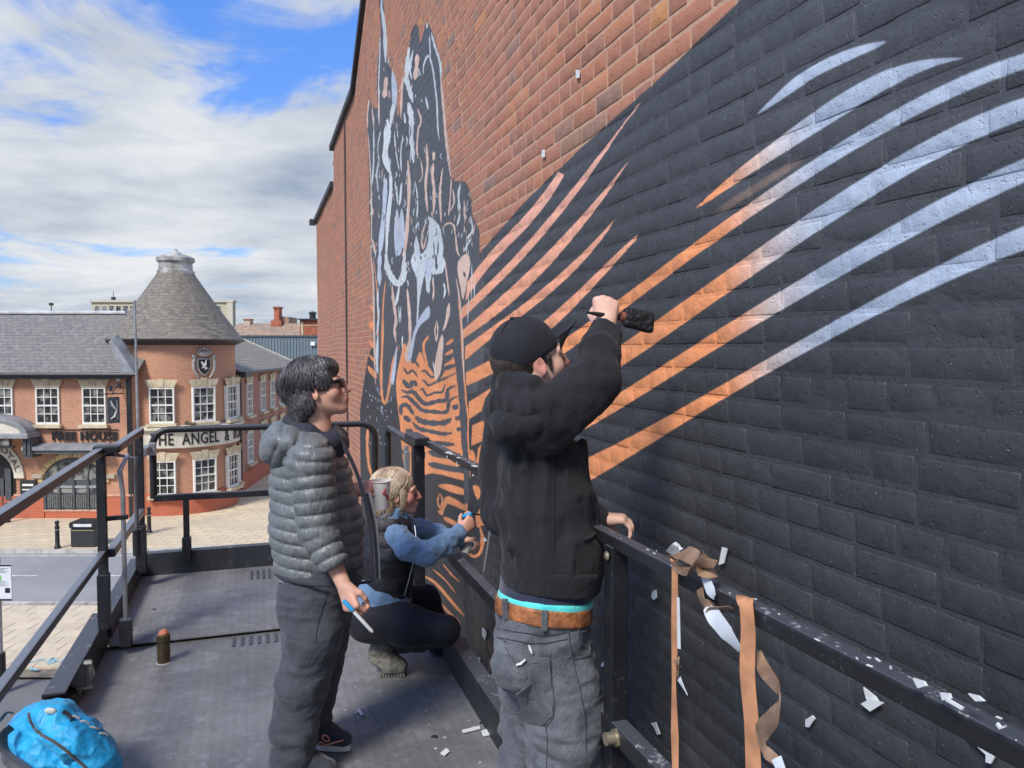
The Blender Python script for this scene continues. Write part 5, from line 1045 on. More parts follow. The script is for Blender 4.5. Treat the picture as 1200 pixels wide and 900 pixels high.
        cells = np.argwhere((c > 0) & (c < 8)); vid = np.full(c.shape, -1, np.int32); vid[tuple(cells.T)] = np.arange(len(cells))
        acc = np.zeros((len(cells), 3)); cnt = np.zeros(len(cells)); cor = [(i, j, k) for i in (0, 1) for j in (0, 1) for k in (0, 1)]
        val = {q_: d[cells[:, 0]+q_[0], cells[:, 1]+q_[1], cells[:, 2]+q_[2]] for q_ in cor}
        for a in cor:
            for ax in range(3):
                if a[ax]: continue
                b = list(a); b[ax] = 1; b = tuple(b); va, vb = val[a], val[b]; m = (va < 0) != (vb < 0); t = np.where(m, va/(va-vb+1e-12), 0)
                p = np.zeros((len(cells), 3)); p[:] = a; p[:, ax] += t; acc[m] += p[m]; cnt[m] += 1
        P = s.lo+(cells+acc/np.maximum(cnt, 1)[:, None])*s.h; F_ = []
        for ax in range(3):
            u, v = [(1, 2), (2, 0), (0, 1)][ax]
            lo_ = [slice(1, -1)]*3; lo_[ax] = slice(0, -1); hi_ = [slice(1, -1)]*3; hi_[ax] = slice(1, None)
            A = ins[tuple(lo_)]; B = ins[tuple(hi_)]; e = np.argwhere(A != B)
            off = np.array([1, 1, 1]); off[ax] = 0; g = e+off; fl = A[tuple(e.T)]
            def gi(du, dv): c_ = g.copy(); c_[:, u] -= du; c_[:, v] -= dv; return vid[tuple(c_.T)]
            qd = np.stack([gi(1, 1), gi(0, 1), gi(0, 0), gi(1, 0)], 1); qd[~fl] = qd[~fl][:, ::-1]; F_.append(qd)
        F_ = np.concatenate(F_); F_ = F_[(F_ >= 0).all(1)]
        for _ in range(sm):
            A = np.zeros_like(P); n_ = np.zeros(len(P))
            for i in range(4):
                a, b = F_[:, i], F_[:, (i+1) % 4]; np.add.at(A, a, P[b]); np.add.at(n_, a, 1); np.add.at(A, b, P[a]); np.add.at(n_, b, 1)
            P = P*.5+A/np.maximum(n_, 1)[:, None]*.5
        return P, F_
def vnoise(P):
    I = np.floor(P).astype(np.int64); f = P-I; f = f*f*(3-2*f)
    def hsh(i, j, k):
        n = (i*374761393+j*668265263+k*2147483647) & 0xffffffff; n = ((n ^ (n >> 13))*1274126177) & 0xffffffff; return ((n ^ (n >> 16)) & 0xffff)/32767.5-1
    r = 0
    for i in (0, 1):
        for j in (0, 1):
            for k in (0, 1):
                w = (f[:, 0] if i else 1-f[:, 0])*(f[:, 1] if j else 1-f[:, 1])*(f[:, 2] if k else 1-f[:, 2]); r = r+w*hsh(I[:, 0]+i, I[:, 1]+j, I[:, 2]+k)
    return r
def soft(name, fld, m, parent, frame=CR, sm=2, tints=None, base=None):
    P, F_ = fld.mesh(sm); T = WM[parent.name].inverted() @ frame; A = np.array(T); Q = P @ A[:3, :3].T+A[:3, 3]
    me = bpy.data.meshes.new(name); me.vertices.add(len(Q)); me.vertices.foreach_set('co', Q.ravel().astype(np.float32))
    me.loops.add(len(F_)*4); me.loops.foreach_set('vertex_index', F_.ravel().astype(np.int32)); me.polygons.add(len(F_)); me.polygons.foreach_set('loop_start', np.arange(0, len(F_)*4, 4, dtype=np.int32)); me.polygons.foreach_set('use_smooth', np.ones(len(F_), bool))
    me.update(calc_edges=True); me.validate()
    if base is not None:
        C_ = np.tile(np.array((*base, 1.), np.float32), (len(P), 1))
        for c, r, col, st in tints or []:
            w = np.clip(1-np.linalg.norm((P-np.array(c)), axis=1)/r, 0, 1); w = np.minimum(1, w*2.2)*st; C_[:, :3] = C_[:, :3]*(1-w[:, None])+np.array(col[:3])*w[:, None]
        at = me.color_attributes.new('tint', 'FLOAT_COLOR', 'POINT'); at.data.foreach_set('color', C_.ravel())
    me.materials.append(m); o = bpy.data.objects.new(name, me); COL.objects.link(o); o.parent = parent; WM[o.name] = WM[parent.name]; return o
def skin_mat(name):
    m, N, L, P = new_mat(name); T = NT(m, N, L); a = N.new('ShaderNodeAttribute'); a.attribute_name = 'tint'; p = T.geo()
    L.new(T.mix(T.rng(T.noise(p, 60, 4, .6), .3, .7, 0, .14), a.outputs['Color'], (.42, .15, .10, 1)), P.inputs['Base Color']); P.inputs['Roughness'].default_value = .5
    P.inputs['Subsurface Weight'].default_value = .12; P.inputs['Subsurface Radius'].default_value = (.012, .004, .002); P.inputs['Subsurface Scale'].default_value = .5; L.new(T.bump(T.noise(p, 400, 2), .12, .001), P.inputs['Normal']); return m
M_SKIN = skin_mat('skin')
def cloth(name, col, rough=.85, weave=600, folds=22, fb=.25, sheen=.3, var=.18, col2=None):
    m, N, L, P = new_mat(name); T = NT(m, N, L); p = T.geo(); n = T.noise(p, 14, 6, .65)
    c2 = col2 or tuple(c*(1-var) for c in col); c1 = tuple(c*(1+var) for c in col) if not col2 else col
    c = T.mix(T.rng(n, .3, .7), (*c2, 1), (*c1, 1)); L.new(T.mix(T.rng(T.noise(p, 220, 3), .35, .75, 0, .3), c, (*[x*1.6+.01 for x in col], 1)), P.inputs['Base Color']); P.inputs['Roughness'].default_value = rough
    P.inputs['Sheen Weight'].default_value = sheen; P.inputs['Sheen Roughness'].default_value = .5
    h = T.math('ADD', T.math('MULTIPLY', T.noise(p, folds, 4, .6, 1.2), fb*3), T.math('MULTIPLY', T.noise(p, weave, 2), .12)); L.new(T.bump(h, .7, .006), P.inputs['Normal']); return m
def frameM(o, x, z):                          # matrix with columns x (forward), y (left), z (up)
    x = Vector(x).normalized(); z = Vector(z); y = z.cross(x).normalized(); z = x.cross(y)
    return Matrix(((x.x, y.x, z.x, o[0]), (x.y, y.y, z.y, o[1]), (x.z, y.z, z.z, o[2]), (0, 0, 0, 1)))
def head(F, M, s=1.0, fem=False):
    p = lambda x, y, z: M @ Vector((x*s, y*s, z*s))
    F.ell(p(-.018, 0, .035), (.098*s, .078*s, .090*s), M, k=0); F.ell(p(.028, 0, -.025), (.066*s, .062*s, .088*s), M, k=.03)
    j = .9 if fem else 1
    for y in (-1, 1):
        F.cone(p(-.012, y*.056*j, -.045), p(.066, y*.020*j, -.098), .022*s, .017*s, k=.028); F.ell(p(.058, y*.040, -.030), .030*s, k=.02)
        F.cone(p(.080, y*.050, .018), p(.092, y*.014, .020), .010*s, .012*s, k=.016)
    F.ell(p(.080, 0, -.099), .019*s, k=.02); F.ell(p(.088, 0, -.066), (.018*s, .028*s, .022*s), M, k=.014)
    for y in (-1, 1): F.ell(p(.103, y*.034, -.002), .015*s, k=.012, op='sub'); F.ell(p(.081, y*.033, -.001), .0125*s, k=.004)
    F.chain([p(.095, 0, .012), p(.110, 0, -.012), p(.121, 0, -.034)], [.008*s, .009*s, .0115*s], k=.008)
    for y in (-1, 1): F.ell(p(.108, y*.012, -.037), .009*s, k=.005)
    F.ell(p(.103, 0, -.062), (.010*s, .022*s, .0062*s), M, k=.003); F.ell(p(.101, 0, -.073), (.010*s, .020*s, .0072*s), M, k=.003); F.cone(p(.113, -.018, -.0675), p(.113, .018, -.0675), .0018, k=.003, op='sub')
    for y in (-1, 1):
        E = M @ Matrix.Rotation(y*R(22), 4, 'Z') @ Matrix.Rotation(R(-12), 4, 'Y'); F.ell(p(-.008, y*.080, -.010), (.019*s, .007*s, .033*s), E, k=.006); F.ell(p(-.004, y*.088, -.006), (.011*s, .006*s, .020*s), E, k=.004, op='sub'); F.ell(p(.004, y*.080, -.020), .007*s, k=.004)
def hand(F, M, curl=(40, 45, 50, 55), side=1, thumb=(25, 30), s=1.0, spread=1.0):
    # M: origin at the wrist, x along the hand, y towards the thumb, z out of the back of the hand
    p = lambda v: M @ (Vector(v)*s); kn = [(.088, .030, .004), (.092, .010, .007), (.087, -.010, .005), (.078, -.029, 0)]; ln = [(.042, .026, .020), (.046, .030, .021), (.043, .028, .020), (.033, .021, .018)]; rr = [.0095, .0098, .0092, .0082]
    F.cone(p((-.03, 0, 0)), p((.02, 0, 0)), .026*s, .025*s, k=.01, flat=(M.to_3x3() @ Vector((0, 0, 1)), .75))
    for i in range(4): F.cone(p((.008, kn[i][1]*.55, 0)), p(kn[i]), .015*s, .0125*s, k=.012)
    F.ell(p((.03, .020, -.010)), (.030*s, .016*s, .014*s), M, k=.012); F.ell(p((.035, -.02, -.008)), (.032*s, .014*s, .013*s), M, k=.012)
    for i in range(4):
        a = R(curl[i]); P_ = Vector(kn[i]); t = 0; r = rr[i]; yaw = R((8, 2, -4, -10)[i])*spread*(1-min(1, curl[i]/90))
        for j_, l in enumerate(ln[i]):
            t += a*(.85, 1.0, .7)[j_]; d = Vector((cos(t)*cos(yaw), sin(yaw)*cos(t), -sin(t))); Q = P_+d*l; F.cone(p(P_), p(Q), r*s, r*.9*s, k=.0035); P_ = Q; r *= .92
    P0 = Vector((.016, .022, -.006)); a, b = R(thumb[0]), R(thumb[1]); d1 = Vector((cos(R(38)), sin(R(38)), -.35)).normalized(); P1 = P0+d1*.040
    d2 = Vector((cos(R(38)-a), sin(R(38)-a)*.8, -.45-sin(b)*.4)).normalized(); P2 = P1+d2*.032; d3 = Vector((cos(R(38)-a-b), sin(R(38)-a-b)*.8, -.5-sin(b)*.6)).normalized(); P3 = P2+d3*.026
    F.cone(p(P0), p(P1), .015*s, .0125*s, k=.012); F.cone(p(P1), p(P2), .0118*s, .0108*s, k=.004); F.cone(p(P2), p(P3), .0105*s, .009*s, k=.003)
def strands(name, m, parent, roots, n, length, rad=.0016, frame=CR, seed=1, seg=6):
    # roots(rnd) -> list of points along one lock
    rn = random.Random(seed); b = MB()
    for i in range(n):
        P_ = roots(rn)
        k = len(P_); b.tube(P_, [rad*(1-.75*(j/(k-1))**2) for j in range(k)], 4, cap=False)
    o = b.build(name, m, parent, frame, fix=False); o['kind'] = 'stuff'; return o

from mathutils.bvhtree import BVHTree
def snapper(o, frame=CR):                    # finds where a sight line meets a finished garment, to lay seams and pockets on it
    T = WM[o.name]; bv = BVHTree.FromPolygons([T @ v.co for v in o.data.vertices], [tuple(p.vertices) for p in o.data.polygons]); O = Vector((0, 0, EYE)); I = frame.inverted()
    def f(u, v, off=.003):
        d = ray(u, v).normalized(); h = bv.ray_cast(O, d)
        if h[0] is None: h = bv.find_nearest(O+d*2.3)
        n = h[1] if h[1].dot(d) < 0 else -h[1]; return I @ (h[0]+n*off)
    return f
def sweep(rn, gl, c, r, az0, el0, az1, el1, lift=1.02, flick=.006, n=7):    # one lock of hair lying on an egg-shaped head
    P_ = []; a_ = rn.uniform(-.12, .12)
    for i in range(n):
        t = i/(n-1); az = az0+(az1-az0)*t+a_*math.sin(t*pi); el = el0+(el1-el0)*t; k = lift+(.012*rn.uniform(-1, 1))+(.05*max(0, t-.8)*rn.uniform(-1, 1.6))
        P_.append(gl(c[0]+r[0]*k*cos(el)*cos(az)+rn.uniform(-1, 1)*flick*t*.4, c[1]+r[1]*k*cos(el)*sin(az), c[2]+r[2]*k*sin(el)))
    return P_
# ================================================================ the three painters
SK = (.62, .36, .26); PKS = (.60, .20, .16)
M_PUFF = None
def puffer_mat():
    m, N, L, P = new_mat('grey_puffer'); T = NT(m, N, L); p = T.geo(); n = T.noise(p, 26, 5, .65, .8)
    c = T.mix(T.rng(n, .3, .7), (.10, .112, .115, 1), (.165, .18, .18, 1)); L.new(c, P.inputs['Base Color']); P.inputs['Roughness'].default_value = .44; P.inputs['Sheen Weight'].default_value = .1
    L.new(T.bump(T.math('ADD', T.noise(T.xyz(T.sep(p)[0], T.sep(p)[1], T.math('MULTIPLY', T.sep(p)[2], .45)), 42, 3, .5, .8), T.math('MULTIPLY', T.noise(p, 120, 2), .12)), .75, .009), P.inputs['Normal']); return m
M_PUFF = puffer_mat(); M_NAVY = cloth('navy_lining', (.012, .013, .026), .7, sheen=.1); M_TROU = cloth('charcoal_trousers', (.042, .046, .056), .85, folds=10, fb=.7, sheen=.12); M_HOOD = cloth('black_hoodie', (.0105, .010, .012), .95, folds=11, fb=.6, sheen=.06, weave=900)
M_JEAN = cloth('grey_jeans', (.115, .123, .137), .9, folds=14, fb=.6, col2=(.045, .05, .058), sheen=.1); M_LEG = cloth('black_leggings', (.005, .005, .010), .8, folds=9, fb=.4, sheen=.05); M_DEN = cloth('blue_sweatshirt', (.125, .215, .34), .9, folds=18, fb=.45, var=.12); M_VEST = cloth('black_vest', (.010, .010, .014), .55, folds=18, fb=.6, sheen=.05)
M_CAP = cloth('black_cap', (.009, .010, .015), .9, folds=4, fb=.1, sheen=.06); M_TURQ = cloth('turquoise_band', (.05, .55, .52), .7, col2=(.12, .72, .66)); M_BELT = mat('tan_belt', (.36, .135, .05), .5, var=.25, scale=24, bump=.3, bscale=60); M_BOOT = mat('olive_boot', (.18, .17, .135), .85, var=.10, scale=12, bump=.3, bscale=60); M_SHOE = cloth('navy_shoe', (.018, .02, .028), .8); M_SOLE = mat('white_sole', (.62, .60, .56), .6)
M_BLUEP = mat('blue_pen', (.02, .32, .62), .35); M_CLEARP = mat('pen_barrel', (.62, .63, .62), .3); M_ORG = mat('orange_ring', (.75, .30, .18), .5); M_LENS = mat('dark_lens', (.012, .012, .015), .12, spec=.8); M_RED = mat('red_paint', (.45, .04, .05), .5)
def hair_mat(name, a, b_, c_):
    m, N, L, P = new_mat(name); T = NT(m, N, L); p = T.geo(); n = T.noise(p, 90, 3, .6); n2 = T.noise(p, 16, 3)
    L.new(T.mix(T.rng(n2, .4, .65), T.mix(T.rng(n, .35, .65), (*a, 1), (*b_, 1)), (*c_, 1)), P.inputs['Base Color']); P.inputs['Roughness'].default_value = .42; P.inputs['Specular IOR Level'].default_value = .6; return m
M_HD = hair_mat('dark_grey_hair', (.020, .018, .020), (.050, .046, .048), (.095, .088, .09)); M_HB = hair_mat('blonde_hair', (.26, .165, .095), (.44, .32, .20), (.56, .45, .32)); M_HBR = hair_mat('brown_hair', (.02, .014, .012), (.045, .03, .024), (.06, .045, .035))
def C(u, v, Z): return q(u, v, Z)
def baffle(pitch, amp, get):
    def f(X, Y, Z, t): s = get(X, Y, Z, t); return amp*(np.abs(np.sin(np.pi*s/pitch))**.42-.75)
    return f
X_ = Vector((1, 0, 0)); Z_ = Vector((0, 0, 1))
# ---------------------------------------------------------------- woman standing, in the grey puffer jacket
def woman_standing():
    base = C(360, 885, 3.0); base.z = DECK
    t = thing('person', 'woman with short dark greying hair and sunglasses standing in a grey quilted puffer jacket, holding a paint marker', 'person', base, 0, frame=CR)
    t['label'] = 'woman with dark greying hair and sunglasses standing in a grey puffer jacket holding a marker'
    HC = C(372, 457, 3.03); tl = R(16); HM = frameM(HC, (cos(tl), .12, sin(tl)), (-sin(tl), 0, cos(tl)))
    B = Field((-1.1, 2.68, DECK+.02), (-.42, 3.45, EYE+.0), .0045)
    head(B, HM, .97, True)
    B.chain([HM @ V3(-.030, 0, -.055), C(371, 505, 3.03), C(366, 530, 3.03)], [.056, .058, .075], k=.02)
    B.chain([C(366, 530, 3.03), C(370, 610, 3.03), C(374, 690, 3.03)], [.10, .11, .10], k=.02)
    # near arm
    el, wr = C(373, 622, 2.88), C(404, 688, 2.80)
    B.chain([C(362, 545, 2.86), el, wr], [.05, .042, .026], k=.015); hd = (C(416, 722, 2.76)-wr).normalized()
    HMn = frameM(wr, hd, Vector((-.50, -.80, .25))); hand(B, HMn, (58, 66, 74, 80), thumb=(38, 40), s=.93)
    # far arm, its hand over the cup
    ef, wf = C(390, 606, 3.17), C(413, 574, 3.17)
    B.chain([C(372, 545, 3.2), ef, wf], [.05, .042, .026], k=.015); HMf = frameM(wf, (1, .02, .10), (-.15, -.75, .6)); hand(B, HMf, (38, 42, 46, 50), side=1, thumb=(30, 40), s=.86)
    # legs inside the trousers, ankles
    for p_ in ([C(372, 700, 2.93), C(355, 800, 2.9), C(343, 900, 2.9)], [C(380, 700, 3.12), C(374, 800, 3.13), C(368, 866, 3.14)]): B.chain(p_, [.065, .055, .04], k=.01)
    T_ = [(HM @ V3(.108, 0, -.068), .030, (.55, .14, .12), .7), (HM @ V3(.118, 0, -.034), .022, (.62, .24, .18), .5), (HM @ V3(-.005, -.08, -.01), .03, (.60, .24, .17), .5), (HM @ V3(.06, -.05, -.03), .04, (.60, .27, .19), .35), (HMn @ V3(.09, 0, 0), .06, (.62, .28, .2), .5), (HMf @ V3(.09, 0, 0), .05, (.55, .18, .14), .6)]
    soft('body', B, M_SKIN, t, tints=T_, base=SK)
    # jacket
    J = Field((-1.12, 2.66, DECK+.55), (-.45, 3.4, EYE-.2), .0043); z_ = lambda X, Y, Z, t_: Z+.10*(X+.75)
    bf = baffle(.0485, .0135, z_)
    J.chain([C(356, 522, 3.03), C(364, 560, 3.03), C(371, 615, 3.03), C(375, 672, 3.03)], [.116, .155, .181, .172], k=.02, flat=((0, 1, 0), .93), disp=bf)
    for zz, sg in ((2.86, -1), (3.20, 1)): J.chain([C(362, 530, 3.03), C(364, 542, zz)], [.105, .090], k=.03, disp=bf)
    ab = baffle(.046, .0125, lambda X, Y, Z, t_: t_)
    J.chain([C(364, 543, 2.86), C(369, 585, 2.845), C(373, 622, 2.84), C(388, 655, 2.815)], [.086, .080, .073, .058], k=.008, disp=ab)
    J.chain([C(374, 545, 3.2), ef, wf+Vector((-.06, 0, 0))], [.08, .07, .05], k=.012, disp=ab)
    p_ = C(388, 658, 2.815); J.cone(p_, p_+(C(420, 705, 2.8)-C(388, 658, 2.815)).normalized()*.10, .046, .046, k=.004, op='sub')
    J.cut(C(380, 680, 3.0), (-.08, 0, -1))
    J.cut(C(397, 515, 3.03), (.55, 0, .95))
    J.add_noise(.0022, 22, 3, 2)
    jk = soft('jacket', J, M_PUFF, t, sm=1)
    H = Field((-1.12, 2.75, EYE-.55), (-.6, 3.35, EYE-.15), .005); hb = baffle(.05, .012, lambda X, Y, Z, t_: (X*.75-Z*.3+Y*.25))
    H.ell(C(334, 522, 3.03), (.092, .150, .095), Matrix.Rotation(R(-30), 4, 'Y'), k=.02, disp=hb); H.ell(C(350, 515, 3.0), (.105, .165, .065), Matrix.Rotation(R(18), 4, 'Y'), k=.03, disp=hb)
    H.cone(C(362, 486, 3.03), C(372, 508, 3.03), .085, .075, k=.02, op='sub', flat=((0, 1, 0), 1.25)); H.add_noise(.0022, 20, 8, 2); soft('hood', H, M_PUFF, t, sm=1)
    K = Field((-1.0, 2.75, EYE-.60), (-.55, 3.3, EYE-.15), .0045)
    K.chain([C(345, 497, 3.03), C(362, 512, 3.03), C(385, 520, 3.03)], [.045, .07, .075], k=.03, flat=((0, 1, 0), 1.5)); K.cone(C(372, 480, 3.03), C(374, 512, 3.03), .068, .060, k=.01, op='sub'); K.add_noise(.006, 16, 5, 2); soft('collar', K, M_NAVY, t)
    b = MB(); zp = [C(395, 508, 2.985), C(406, 528, 2.975), C(417, 552, 2.97), C(426, 580, 2.97), C(433, 615, 2.97), C(436, 650, 2.97), C(437, 681, 2.97)]
    b.tube(spline(zp, 4, False), [(.006, .012)]*(len(spline(zp, 4, False))), 8); b.build('zip_edge', M_NAVY, t, CR)
    b = MB(); zq = [p_+Vector((.012, .035, 0)) for p_ in zp[3:]]; b.tube(zq, [(.006, .020)]*len(zq), 8); b.build('inner_facing', cloth('grey_facing', (.15, .155, .16)), t, CR)
    b = MB(); hm = [C(u_, v_, zz) for u_, v_, zz in ((318, 666, 3.03), (327, 676, 2.92), (350, 683, 2.85), (380, 686, 2.83), (412, 684, 2.88), (432, 682, 2.98), (436, 680, 3.06))]; b.tube(spline(hm, 4, False)[3:-2], .006, 7); b.build('hem', M_NAVY, t, CR)
    b = MB(); c_ = C(390, 661, 2.815); dd = (C(402, 682, 2.81)-c_).normalized(); b.tube([c_-dd*.02, c_+dd*.012], [.058, .05], 16); b.build('cuff', M_NAVY, t, CR)
    # trousers
    F = Field((-1.05, 2.66, DECK+.03), (-.5, 3.35, DECK+.98), .0055)
    F.chain([C(378, 668, 3.02), C(371, 700, 3.02)], [.150, .150], k=.02, flat=((0, 1, 0), 1.05))
    F.chain([C(368, 705, 2.96), C(367, 745, 2.92), C(354, 800, 2.90), C(344, 850, 2.90), C(343, 893, 2.90), C(345, 915, 2.9)], [.122, .106, .090, .084, .078, .076], k=.03)
    F.chain([C(383, 705, 3.10), C(379, 745, 3.13), C(372, 800, 3.14), C(368, 836, 3.14), C(366, 856, 3.14)], [.11, .10, .078, .072, .066], k=.02)
    F.add_noise(.011, 8, 4, 2, stretch=(1, 1, 1.6)); F.add_noise(.006, 17, 9, 2, ridge=True, stretch=(.6, .6, 1.7)); st_ = snapper(soft('trousers', F, M_TROU, t))
    b = MB(); b.tube([st_(u_, v_, .0015) for u_, v_ in spline([(384, 692), (378, 712), (372, 735), (370, 752)], 3, False)], .0018, 5); b.build('pocket_seam', M_NAVY, t, CR)
    # shoes
    for (hu, hv, hz), (tu, tv, tz), cut_ in (((362, 880, 3.15), (403, 883, 3.10), 0), ((342, 917, 2.92), (385, 920, 2.88), 1)):
        h = C(hu, hv, hz); e = C(tu, tv, tz); h.z = e.z = DECK+.045; F = Field((min(h.x, e.x)-.12, min(h.y, e.y)-.1, DECK), (max(h.x, e.x)+.12, max(h.y, e.y)+.1, DECK+.2), .004)
        F.chain([h+Vector((0, 0, .03)), h.lerp(e, .5)+Vector((0, 0, .012)), e], [.045, .045, .036], k=.03); F.cone(h, h+Vector((0, 0, .09)), .038, .036, k=.02); F.cut((0, 0, DECK+.03), (0, 0, -1)); sh = soft('shoe', F, M_SHOE, t)
        b = MB(); d = (e-h).normalized(); nn = Vector((-d.y, d.x, 0)); out = []
        for k in range(28): a = 2*pi*k/28; L_ = .145 if cos(a) > 0 else .05; c0 = h.lerp(e, .5); out.append(c0+d*(.112*cos(a)+.002)+nn*(.041*sin(a)*(1-.12*cos(a))))
        b.prism([(p_.x, p_.y, DECK+.004) for p_ in out], (0, 0, .028)); b.build('sole', M_SOLE, sh, CR, bevel=.006)
        if not cut_:
            b = MB(); sn = snapper(sh)
            for u_, v_ in ((378, 873), (382, 865)): b.tube([sn(u_+4.2*cos(a)*.8+2*sin(a), v_+3.6*sin(a), .003) for a in [2*pi*k/12 for k in range(12)]], .003, 6, closed=True)
            b.build('orange_ring', M_ORG, sh, CR)
    # sunglasses
    b = MB(); gl = lambda x, y, z: HM @ Vector((x, y, z))
    b.tube([gl(.02, -.079, .012), gl(.085, -.068, .010), gl(.098, -.060, .008)], [(.004, .008), (.004, .009), (.004, .010)], 6); b.tube([gl(.02, .079, .012), gl(.085, .068, .010)], .004, 6); b.tube([gl(.108, -.012, .010), gl(.108, .012, .010)], .004, 6); gs = b.build('sunglasses', M_LENS, t, CR)
    for y in (-1, 1): b = MB(); b.ball(gl(.103, y*.034, -.001), (.007, .029, .020), 12, 8, M=(HM.to_3x3() @ Matrix.Rotation(y*R(14), 3, 'Z')).to_4x4()); b.build('lens', M_LENS, gs, CR)
    # hair: a shaped mass with loose locks laid over it
    F = Field(HC-Vector((.2, .17, .22)), HC+Vector((.17, .17, .2)), .0042)
    ridg = lambda X, Y, Z, t_: .0035*np.sin((X*1.3+Y*2.1+Z*.6)*190)+.003*np.sin((Y*2-X)*110+Z*40)
    F.ell(gl(-.022, 0, .048), (.108, .092, .094), HM, k=0, disp=ridg); F.ell(gl(-.075, 0, -.025), (.055, .080, .085), HM, k=.03, disp=ridg); F.ell(gl(-.082, 0, -.095), (.036, .062, .050), HM, k=.03, disp=ridg); F.ell(gl(.055, 0, .075), (.045, .072, .035), HM, k=.03, disp=ridg)
    for y in (-1, 1): F.ell(gl(.038, y*.070, .030), (.034, .014, .040), HM, k=.015, disp=ridg); F.ell(gl(-.045, y*.075, -.035), (.032, .016, .055), HM, k=.02, disp=ridg)
    F.cone(gl(.12, -.03, -.005), gl(.12, .03, -.005), .040, k=.01, op='sub'); hr = soft('hair', F, M_HD, t)
    def lock(rn):
        k = rn.random(); c = (-.022, 0, .046); r = (.111, .094, .097); sg = -1 if rn.random() < .75 else 1
        if k < .24: P_ = sweep(rn, gl, c, r, sg*rn.uniform(.4, 1.2), rn.uniform(.9, 1.3), sg*rn.uniform(.25, 1.05), rn.uniform(.05, .42), 1.03)
        elif k < .62: P_ = sweep(rn, gl, c, r, sg*rn.uniform(.9, 2.2), rn.uniform(.8, 1.35), sg*rn.uniform(1.45, 2.5), rn.uniform(-.75, -.1), 1.02)
        elif k < .86: P_ = sweep(rn, gl, (-.03, 0, .03), (.118, .094, .11), sg*rn.uniform(1.6, 3.1), rn.uniform(.5, 1.2), sg*rn.uniform(2.1, 3.1), rn.uniform(-1.05, -.5), 1.0)
        else: P_ = sweep(rn, gl, (-.055, 0, -.05), (.062, .086, .085), sg*rn.uniform(1.6, 2.9), rn.uniform(.2, .8), sg*rn.uniform(1.7, 2.9), rn.uniform(-1.0, -.5), 1.05, .012)
        if rn.random() < .22: o_ = Vector((rn.uniform(-.02, .012), rn.uniform(-.012, .012), rn.uniform(-.004, .016))); P_ = [p_+o_*(i/6)*1.2 for i, p_ in enumerate(P_)]
        return P_
    strands('hair_lock', M_HD, hr, lock, 640, .2, .0020, seed=4)
    # marker in her hand
    a, e = C(402, 703, 2.745), C(437, 741, 2.735); m1 = a.lerp(e, .42); g = thing('paint_marker', 'blue and clear paint marker held low in the hand of the standing woman', 'marker', m1, 0, frame=CR)
    b = MB(); b.tube([a, a.lerp(e, .05), a.lerp(e, .33)], [.005, .0085, .0085], 10); b.build('cap', M_BLUEP, g, CR); b = MB(); b.tube([a.lerp(e, .365), a.lerp(e, .96), e], [.0070, .0070, .003], 10); b.build('barrel', M_CLEARP, g, CR)
    # cup
    ct = C(447, 564, 3.20); cb = C(446, 596, 3.20); g = thing('paper_cup', 'white paper cup with a red paint smear held over the crouching woman by her neighbour', 'cup', cb, 0, frame=CR)
    h = ct.z-cb.z; b = MB(); b.lathe([(.030, 0), (.032, 0), (.0425, h), (.0455, h), (.0455, h+.004), (.038, h+.004), (.028, .006), (0, .006)], cb, 24); b.build('cup_wall', mat('cup_white', (.74, .72, .68), .6, var=.06, scale=20), g, CR)
    b = MB(); b.tube([cb+Vector((.033*cos(a), -.037*sin(a), h*z)) for a, z in ((.4, .35), (.7, .55), (1.1, .6), (.8, .8))], [(.004, .008), (.004, .016), (.004, .014), (.004, .006)], 6); b.build('paint_smear', M_RED, g, CR)
woman_standing()
